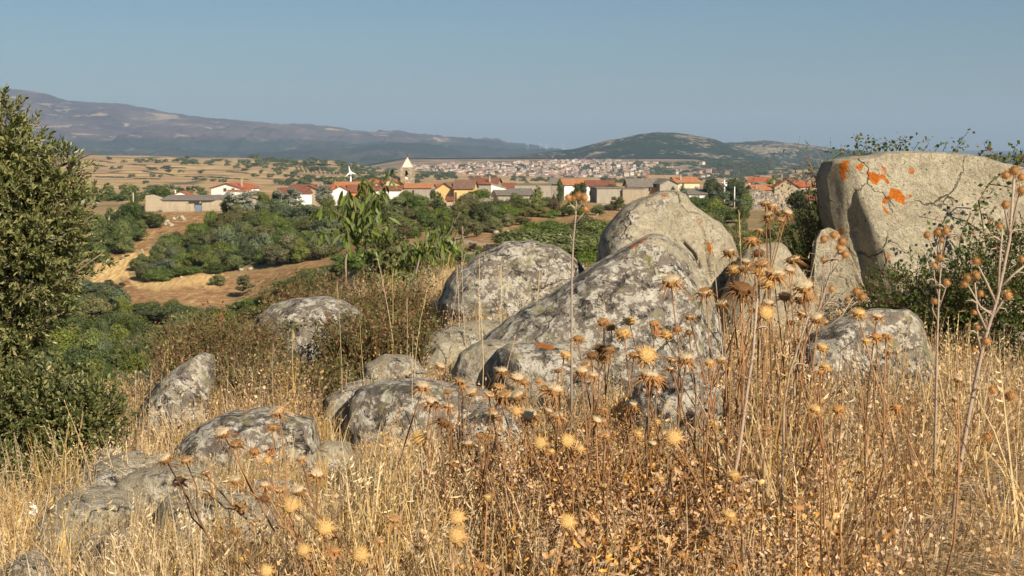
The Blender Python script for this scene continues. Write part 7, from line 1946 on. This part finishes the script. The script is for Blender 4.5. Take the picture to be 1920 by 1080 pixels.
O, P_, K_, B_, NP = 'open', 'pale', 'dark', 'ball', 'nopap'
TH = [
 # upper middle group against the boulders
 ([(1435, 384, 30, O), (1448, 391, 32, O), (1442, 405, 28, O), (1437, 414, 24, O)], 1445, 6.3, 'thistle whose four heads rise highest before the green scrub, left of a lower pair'),
 ([(1474, 403, 27, O), (1465, 414, 22, O)], 1462, 6.3, 'thistle with two small heads right of the highest four headed thistle'),
 ([(1410, 454, 38, NP), (1424, 435, 22, O)], 1398, 6.0, 'leaning thistle with one bare brown head before the gap between two boulders'),
 ([(1368, 477, 38, O, -.1)], 1372, 5.9, 'single upright thistle head against the pointed boulder, left of the cluster'),
 ([(1422, 477, 34, K_)], 1424, 6.1, 'single brown thistle head in front of the top of the rounded pale rock'),
 ([(1489, 490, 42, O)], 1487, 5.9, 'thistle with wide drooping bracts at the right edge of the rounded pale rock'),
 ([(1480, 509, 28, O)], 1478, 6.0, 'small pale topped thistle just below the wide drooping one'),
 ([(1377, 511, 36, P_)], 1376, 5.8, 'thistle with a bright cream top standing left of the crowded middle heads'),
 ([(1400, 505, 42, O), (1428, 497, 40, O), (1398, 494, 24, O)], 1408, 5.8, 'crowded thistle with three overlapping heads at the centre of the cluster'),
 ([(1421, 514, 38, P_)], 1425, 5.9, 'thistle with golden top under the three overlapping heads'),
 ([(1452, 521, 58, O, .1)], 1450, 5.7, 'broadest flat topped thistle head in the middle of the cluster'),
 ([(1440, 537, 40, P_)], 1438, 5.9, 'golden topped thistle beneath the broadest flat head'),
 ([(1387, 547, 70, K_, .15)], 1390, 5.5, 'large very dark thistle head with shaggy bracts'),
 ([(1324, 551, 46, O)], 1322, 5.7, 'lone thistle with white top before the right end of the slanting ridge'),
 ([(1259, 533, 50, O, -.15)], 1290, 5.6, 'thistle with white top in front of the slanting ridge boulder face'),
 ([(1507, 542, 52, O)], 1512, 5.7, 'thistle with pale wide top at the right of the cluster before the straw'),
 ([(1470, 560, 38, O)], 1466, 5.8, 'brown thistle head on a straight stem right of the dark shaggy one'),
 ([(1498, 566, 36, K_), (1517, 560, 36, NP)], 1500, 5.9, 'pair of shaggy brown heads under the wide pale topped thistle'),
 ([(1356, 572, 34, O, -.4)], 1372, 5.7, 'thistle head leaning left below the dark shaggy head'),
 ([(1398, 565, 28, NP), (1410, 584, 24, O)], 1402, 5.9, 'two small brown heads just right of the dark shaggy head'),
 ([(1442, 572, 28, O), (1433, 586, 40, 'front')], 1434, 5.7, 'thistle whose fluffy white head catches the sun in the middle'),
 ([(1502, 591, 34, O), (1484, 607, 26, NP)], 1494, 5.8, 'pale headed thistle low on the right of the cluster'),
 ([(1533, 602, 36, O)], 1528, 5.7, 'thistle with flat cream top before the grey streaked rock'),
 ([(1500, 640, 26, NP), (1539, 655, 30, P_)], 1530, 5.6, 'thistle with a golden ragged head before the left of the streaked rock'),
 ([(1610, 592, 36, P_)], 1614, 5.8, 'cream topped thistle in front of the middle of the streaked rock'),
 ([(1643, 596, 32, O)], 1638, 5.8, 'flat brown thistle head right of the cream topped one before the streaked rock'),
 ([(1643, 635, 36, NP), (1661, 633, 30, NP), (1623, 642, 22, P_), (1663, 661, 24, O)], 1625, 5.5, 'thistle with a row of brown heads before the streaked rock'),
 ([(1294, 597, 30, O), (1271, 620, 32, NP)], 1290, 5.7, 'thistle with an orange brown head before the right of the lichened face'),
 ([(1248, 632, 36, P_), (1292, 625, 22, NP)], 1262, 5.6, 'golden topped thistle before the lower right of the lichened face'),
 ([(1227, 609, 30, NP)], 1228, 5.8, 'small rusty thistle head before the middle of the lichened face'),
 ([(1181, 606, 32, P_)], 1180, 5.8, 'thistle with a neat cream cap before the lichened face'),
 ([(1171, 630, 42, P_)], 1168, 5.5, 'thistle with large fluffy cap just under the neat cream one'),
 ([(1132, 606, 34, NP), (1146, 616, 30, NP)], 1138, 5.7, 'pair of rusty thistle heads before the left of the lichened face'),
 ([(1083, 637, 30, NP)], 1090, 5.8, 'rusty thistle head before the dark crevice under the slanting ridge'),
 # row at mid height
 ([(1057, 669, 30, P_)], 1072, 5.5, 'thistle with tidy white cap left of the rusty crowd'),
 ([(1125, 657, 40, K_), (1143, 658, 30, NP)], 1132, 5.4, 'dark shaggy and orange heads together under the lichened face'),
 ([(1110, 669, 34, K_), (1132, 672, 30, NP)], 1120, 5.5, 'dark brown heads half hidden behind the crowd at the centre'),
 ([(1210, 664, 46, 'front'), (1188, 668, 30, NP)], 1204, 5.4, 'golden open thistle seen from the front in the rusty crowd'),
 ([(1099, 687, 32, O, -.3)], 1108, 5.3, 'thistle leaning left with a thin white rim in the rusty crowd'),
 ([(1090, 702, 36, O), (1111, 707, 30, O)], 1112, 5.2, 'pair of white capped thistles on bent brown stems'),
 ([(1257, 677, 30, O), (1257, 694, 28, O)], 1254, 5.3, 'two white capped heads one above the other'),
 ([(1285, 679, 44, O)], 1290, 5.2, 'wide woolly white thistle head above a dark straight stem'),
 ([(1216, 711, 52, O), (1232, 714, 34, NP)], 1214, 5.1, 'wide ragged thistle with white wool and orange bracts at the centre'),
 ([(1330, 683, 26, P_), (1352, 679, 30, O)], 1340, 5.4, 'pair of pale thistle heads left of the tall rusty stems'),
 ([(823, 690, 28, O)], 828, 5.8, 'small thistle standing alone before the dark lichened rock top'),
 ([(791, 729, 38, O)], 800, 5.3, 'leftmost white capped thistle before the dark lichened rock'),
 ([(860, 717, 32, O, .3), (868, 728, 24, NP)], 862, 5.4, 'thistle tilted right with cream wool before the dark lichened rock'),
 ([(840, 736, 20, NP), (840, 764, 30, O)], 842, 5.3, 'thin thistle with two plain heads before the dark lichened rock'),
 ([(886, 738, 36, O)], 884, 5.2, 'thistle with a dark straight stem and white rim near the centre left'),
 ([(807, 756, 36, O, .4), (817, 762, 26, NP)], 830, 5.1, 'thistle with tilted woolly head below the leftmost capped one'),
 ([(941, 701, 34, O)], 940, 5.6, 'broad low capped thistle furthest back at the centre left'),
 ([(970, 711, 36, O), (984, 719, 26, NP)], 972, 5.5, 'thistle with a white cap beside a smaller rusty head'),
 ([(935, 728, 30, O), (917, 742, 24, O)], 930, 5.3, 'two capped heads of a thistle left of the woolly leaning one'),
 ([(948, 744, 44, O)], 944, 5.1, 'thistle with thick brown fringe on the strongest stem'),
 ([(974, 747, 40, O, -.5)], 980, 5.1, 'thistle whose woolly cap leans left beside the strongest stem'),
 ([(1037, 738, 50, O, .2), (1021, 730, 30, O)], 1048, 5.0, 'largest woolly white cap right of the strongest stem'),
 ([(1047, 697, 22, NP), (1010, 716, 20, NP)], 1030, 5.7, 'little rusty heads behind the largest woolly cap'),
 ([(925, 783, 32, O), (922, 770, 22, NP)], 934, 5.1, 'thistle with dishevelled white hair low at the centre left'),
 ([(994, 783, 44, O, -.15), (969, 770, 26, 'front')], 1010, 4.9, 'wide thistle with cream hair above three stems'),
 ([(1025, 775, 26, O, .4), (1047, 783, 34, O)], 1056, 5.0, 'pair of thistles with small cream caps right of the wide one'),
 ([(827, 795, 44, K_, .6)], 870, 5.0, 'dark bare thistle head bowed to the left'),
 ([(787, 819, 36, B_)], 850, 4.8, 'round yellow thistle seed head like a ball at far left of the patch'),
 ([(878, 836, 30, O), (897, 819, 24, NP), (915, 819, 26, NP)], 890, 4.9, 'thistle with a little white cap beside dark curled bracts'),
 ([(1013, 829, 36, B_)], 1040, 4.7, 'golden ball shaped thistle head at the centre'),
 ([(1062, 825, 38, B_, .3), (1034, 848, 18, P_)], 1092, 4.7, 'golden ball shaped thistle head with a white tuft right of centre'),
 ([(1088, 844, 26, P_)], 1110, 4.6, 'blurred tan thistle head right of the tufted golden ball'),
 ([(1133, 819, 36, O), (1117, 791, 26, O), (1129, 792, 28, O)], 1160, 4.8, 'thistle with three cream heads on a thick orange stem'),
 ([(1184, 764, 36, O), (1131, 770, 22, NP)], 1190, 5.0, 'thistle with a smooth white cap and long brown bracts right of centre'),
 ([(1194, 817, 28, P_), (1223, 835, 22, O)], 1205, 4.8, 'small pale tufted thistle in the straw right of centre'),
 ([(1231, 794, 24, P_)], 1226, 5.0, 'tiny pale thistle facing up beside the three headed one'),
 ([(1263, 819, 42, B_)], 1300, 4.6, 'large star like golden thistle facing the camera'),
 ([(1334, 797, 28, P_)], 1345, 4.9, 'soft cream thistle left of the grey woolly stem'),
 ([(1438, 805, 28, O)], 1445, 5.0, 'flat white topped thistle right of the grey woolly stem'),
 ([(1529, 772, 34, P_)], 1515, 4.9, 'cream dome thistle standing alone on a dark stem at right'),
 ([(1539, 700, 22, NP), (1546, 691, 26, P_)], 1545, 5.3, 'ragged golden thistle in the grass right of the tall rusty stems'),
 ([(1572, 770, 36, NP)], 1580, 5.0, 'pale empty thistle husk right of the cream dome'),
 ([(1680, 768, 40, NP)], 1672, 5.1, 'pale spiky empty husk in the grass at right'),
 ([(1790, 752, 20, O), (1794, 715, 26, O)], 1788, 5.2, 'thistle with two small white capped heads near the right edge'),
 # low and near
 ([(1376, 895, 34, P_)], 1385, 4.5, 'white topped thistle low before the grey woolly stem'),
 ([(1364, 971, 40, P_)], 1372, 4.2, 'larger white topped thistle at the bottom before the grey woolly stem'),
 ([(1325, 1007, 36, NP), (1277, 1043, 32, NP)], 1310, 4.1, 'pale bare husks at the bottom among the dead leaves'),
 ([(1378, 1064, 34, NP)], 1384, 4.1, 'empty husk at the bottom edge below the white topped thistle'),
 ([(1131, 917, 24, P_)], 1140, 4.6, 'pale starry thistle small against the brown leaves'),
 ([(1237, 901, 24, P_)], 1236, 4.6, 'little white tufted thistle low right of centre'),
 ([(1064, 976, 40, B_)], 1080, 4.2, 'golden starry thistle at the bottom centre'),
 ([(858, 968, 40, B_), (913, 935, 20, P_)], 880, 4.2, 'blurred golden brush head at the bottom left of centre'),
 ([(856, 1002, 44, B_)], 890, 4.1, 'blurred cream brush head just below another at the bottom'),
 ([(901, 1064, 34, NP)], 905, 4.0, 'half cut husk at the bottom edge left of centre'),
 ([(738, 976, 36, O)], 741, 4.3, 'thistle with feathery flat top standing alone in golden grass'),
 ([(711, 1017, 26, O), (675, 1037, 42, B_)], 730, 4.1, 'two pale heads low in the golden grass'),
 # fan of stems at the lower left
 ([(314, 863, 40, O, -.5), (340, 903, 40, O, -.5), (350, 865, 34, O, -.2)], 560, 4.7, 'thistle fanning furthest left with three white rimmed heads'),
 ([(387, 888, 28, O, -.4), (391, 925, 26, O, -.2), (448, 950, 26, NP)], 570, 4.6, 'thistle fanning left with small heads below the first fan'),
 ([(422, 815, 42, O, -.4), (445, 835, 42, O, -.1)], 600, 4.6, 'thistle with the thickest slanting stem and two large heads at lower left'),
 ([(477, 849, 32, NP), (501, 866, 26, P_), (442, 904, 34, O)], 610, 4.6, 'thistle with rusty heads behind the thickest slanting stem'),
 ([(525, 774, 40, O, -.5), (510, 804, 32, NP)], 600, 5.2, 'thistle before the domed boulder with an arching neck'),
 ([(566, 862, 28, O, -.3), (593, 892, 36, O, .2)], 600, 4.6, 'thistle with two shaggy heads right of the fan'),
 ([(495, 912, 28, O), (523, 921, 32, O), (495, 937, 28, K_)], 600, 4.5, 'thistle with three close brown heads in the middle of the fan'),
 ([(562, 923, 38, O, -.3), (546, 945, 44, 'front')], 620, 4.3, 'thistle with a soft upright brush and a rimmed head at lower left'),
 ([(609, 987, 42, B_)], 650, 4.1, 'white starry thistle head facing the camera at lower left'),
 ([(440, 998, 28, NP), (456, 1049, 22, P_)], 560, 4.3, 'small rusty heads low in the fan at lower left'),
 ([(570, 1029, 34, 'front'), (627, 1035, 34, NP)], 640, 4.0, 'blurred pale heads near the bottom at lower left'),
 ([(501, 1068, 34, B_)], 560, 3.9, 'cream brush head cut by the bottom edge at lower left'),
]
for heads, base, Y0, lab in TH:
    thistle(lab, heads, base, Y0 + 0.25)
# headless stems and twigs rising through the patch
hr3 = random.Random(5); bare = []
for k in range(80):
    px_ = hr3.uniform(800, 1720); py_ = hr3.uniform(640, 840) if px_ > 1300 else hr3.uniform(760, 900); Y0 = hr3.uniform(4.6, 6.4)
    p = pt(px_, py_, Y0); bx = p.x + hr3.gauss(0, .07); g = gz(bx, Y0); mb = MB(); b0 = Vector((bx, Y0, g))
    pa = stem_path(Vector((0, 0, -.02)), p - b0, hr3, .04); mb.tube(pa, [.004, .0036, .003, .0025, .0015], 5)
    for s in range(3):
        j = pa[2].lerp(pa[4], hr3.random()); mb.tube([j, j + Vector((hr3.uniform(-.07, .07), hr3.uniform(-.05, .05), hr3.uniform(.03, .1)))], [.002, .001], 4)
    tag(mb.build('dead_plant', T_stem, None, True, b0), 'bare brown broken thistle stalk in the thistle patch, %s' % part_of(px_, py_, 800, 1720, 640, 900), 'dead plant', 'bare stalks in the thistle patch')

# ---- woolly thistles with globular buds
def woolly(label, Y, stems, buds, r0=0.009, spines=True, leaves=8):
    """stems: pixel paths, the first the main one from the ground up; buds: (px, py, width px)"""
    p0 = pt(stems[0][0][0], stems[0][0][1], Y); g = gz(p0.x, Y); b0 = Vector((p0.x, Y, min(p0.z, g)))
    t = tag(empty('woolly_thistle', b0), label, 'thistle'); mb = MB(); r = random.Random(len(label)); sm = MB()
    for i, path in enumerate(stems):
        pp = [pt(x, y, Y) - b0 for x, y in path]
        if i == 0 and p0.z > g: pp = [Vector((0, 0, -.02))] + pp
        ra = r0 if i == 0 else r0 * .55
        mb.tube(pp, [ra * (1 - .6 * k / len(pp)) for k in range(len(pp))], 7)
        for k in range(len(pp) - 1):
            L = (pp[k + 1] - pp[k]).length
            for q in range(int(L / .006)):
                j = pp[k].lerp(pp[k + 1], r.random()); a = r.uniform(0, 6.28); cone_spike(sm, j, (math.cos(a), math.sin(a), r.uniform(.2, 1)), ra * r.uniform(1.6, 3.4), .0018, 0, 0, 1)
    for k in range(leaves):                                   # curled grey leaf remnants
        path = stems[r.randrange(len(stems))]; i = r.randrange(len(path) - 1); a = pt(*path[i], Y); b_ = pt(*path[i + 1], Y); j = a.lerp(b_, r.random()) - b0
        s = r.choice((-1, 1)); L = r.uniform(.03, .07)
        mb.tube([j, j + Vector((s * L * .5, r.uniform(-.03, .03), L * .35)), j + Vector((s * L, 0, L * .3)), j + Vector((s * L * 1.25, 0, -L * .15))], [.004, .005, .003, .001], 4)
    st_ = mb.build('stem', T_grey, t, True); sm.build('spines', T_grey, st_)
    for (x, y, w) in buds:
        p = pt(x, y, Y) - b0; s = w * Y / F * 1.3
        o = link('bud', BUDS[r.randrange(3)], t, p + Vector((0, 0, -.36 * s))); o.scale = (s, s, s); o.rotation_euler = (r.gauss(0, .15), r.gauss(0, .15), r.uniform(0, 6))
woolly('tall pale thistle with four crowning heads standing alone before the green mound', 7.2, [[(1072, 640), (1072, 520), (1075, 450), (1079, 410), (1080, 395)], [(1080, 395), (1070, 384), (1067, 376)], [(1080, 395), (1088, 385), (1094, 376)], [(1080, 395), (1081, 375)], [(1078, 420), (1090, 405), (1098, 396)], [(1075, 455), (1068, 440)]],
       [(1067, 371, 17), (1082, 367, 17), (1096, 371, 18), (1099, 392, 14), (1075, 372, 13)], .007, leaves=2)
woolly('thistle with ten globular heads before the narrow grey rock', 6.4, [[(1490, 720), (1510, 640), (1537, 575), (1548, 540), (1558, 510), (1560, 450)], [(1545, 548), (1545, 490), (1546, 456)], [(1552, 525), (1566, 490), (1572, 472)], [(1556, 515), (1575, 490), (1586, 480)], [(1560, 490), (1575, 465), (1580, 458)], [(1537, 575), (1543, 530), (1543, 492)], [(1530, 590), (1555, 560), (1560, 546)], [(1520, 640), (1580, 590), (1603, 552)], [(1590, 580), (1612, 560)]],
       [(1561, 441, 19), (1545, 449, 19), (1581, 453, 22), (1573, 465, 18), (1588, 477, 19), (1543, 487, 13), (1560, 542, 15), (1604, 547, 22), (1615, 557, 19), (1588, 561, 14)], .007, leaves=4)
woolly('slim thistle with globular heads before the lower face of the largest boulder', 6.8, [[(1755, 760), (1757, 640), (1760, 560), (1764, 500), (1765, 455)], [(1764, 500), (1752, 470), (1740, 446)], [(1765, 480), (1760, 450), (1757, 440)], [(1765, 480), (1772, 450), (1774, 438)], [(1760, 580), (1770, 550), (1775, 534)], [(1760, 560), (1752, 520), (1751, 502)], [(1757, 600), (1748, 580), (1750, 569)], [(1760, 510), (1760, 490)]],
       [(1737, 441, 18), (1757, 436, 19), (1774, 433, 18), (1765, 451, 12), (1760, 482, 16), (1751, 498, 15), (1775, 530, 15), (1751, 565, 13)], .007, leaves=8)
woolly('thickest grey woolly thistle with many globular heads near the right edge', 6.2, [[(1775, 1075), (1795, 900), (1820, 760), (1845, 640), (1870, 560), (1893, 450), (1902, 330)], [(1868, 570), (1850, 530), (1833, 496)], [(1893, 440), (1885, 395), (1887, 388)], [(1875, 540), (1900, 515), (1925, 495)], [(1850, 620), (1832, 580), (1828, 530)], [(1858, 600), (1880, 565), (1888, 555)], [(1893, 440), (1910, 370), (1914, 345)], [(1860, 590), (1838, 575), (1815, 535)], [(1840, 660), (1832, 625), (1833, 612)], [(1870, 570), (1875, 480), (1880, 430)]],
       [(1902, 321, 24), (1886, 329, 20), (1914, 333, 20), (1915, 357, 20), (1887, 384, 20), (1874, 425, 13), (1831, 490, 19), (1829, 516, 17), (1813, 521, 16), (1808, 533, 16), (1839, 551, 15), (1887, 553, 20), (1828, 586, 14), (1833, 614, 14), (1849, 640, 19), (1827, 656, 13), (1918, 487, 16), (1859, 732, 20), (1892, 742, 26), (1851, 819, 22)], .0115, leaves=12)
woolly('leaning grey woolly stem without heads at the centre right', 5.2, [[(1350, 1080), (1362, 960), (1385, 850), (1400, 740), (1412, 660), (1420, 560)], [(1372, 930), (1395, 905), (1420, 900)], [(1362, 985), (1385, 955), (1410, 950)]], [], .009, leaves=5)
woolly('second pale woolly stem rising right of the leaning grey one', 5.6, [[(1470, 760), (1480, 700), (1500, 640), (1520, 580)], [(1490, 660), (1500, 640)]], [], .006, leaves=1)
# white bird feather tuft of paper caught in the grass at the left
mb = MB(); rr5 = random.Random(3); o0 = pt(62, 956, 6.3); o0.z = max(o0.z, gz(o0.x, o0.y) + .04)
for k in range(9):
    c = Vector((rr5.uniform(-.014, .014), rr5.uniform(-.01, .01), rr5.uniform(-.03, .03))); a = [c + Vector((rr5.uniform(-.018, .018), rr5.uniform(-.01, .01), rr5.uniform(-.018, .018))) for _ in range(4)]
    mb.add([tuple(v) for v in a], [(0, 1, 2, 3)])
tag(mb.build('paper_scrap', M['white'], None, False, o0), 'crumpled white scrap caught in the grass at lower left', 'litter')
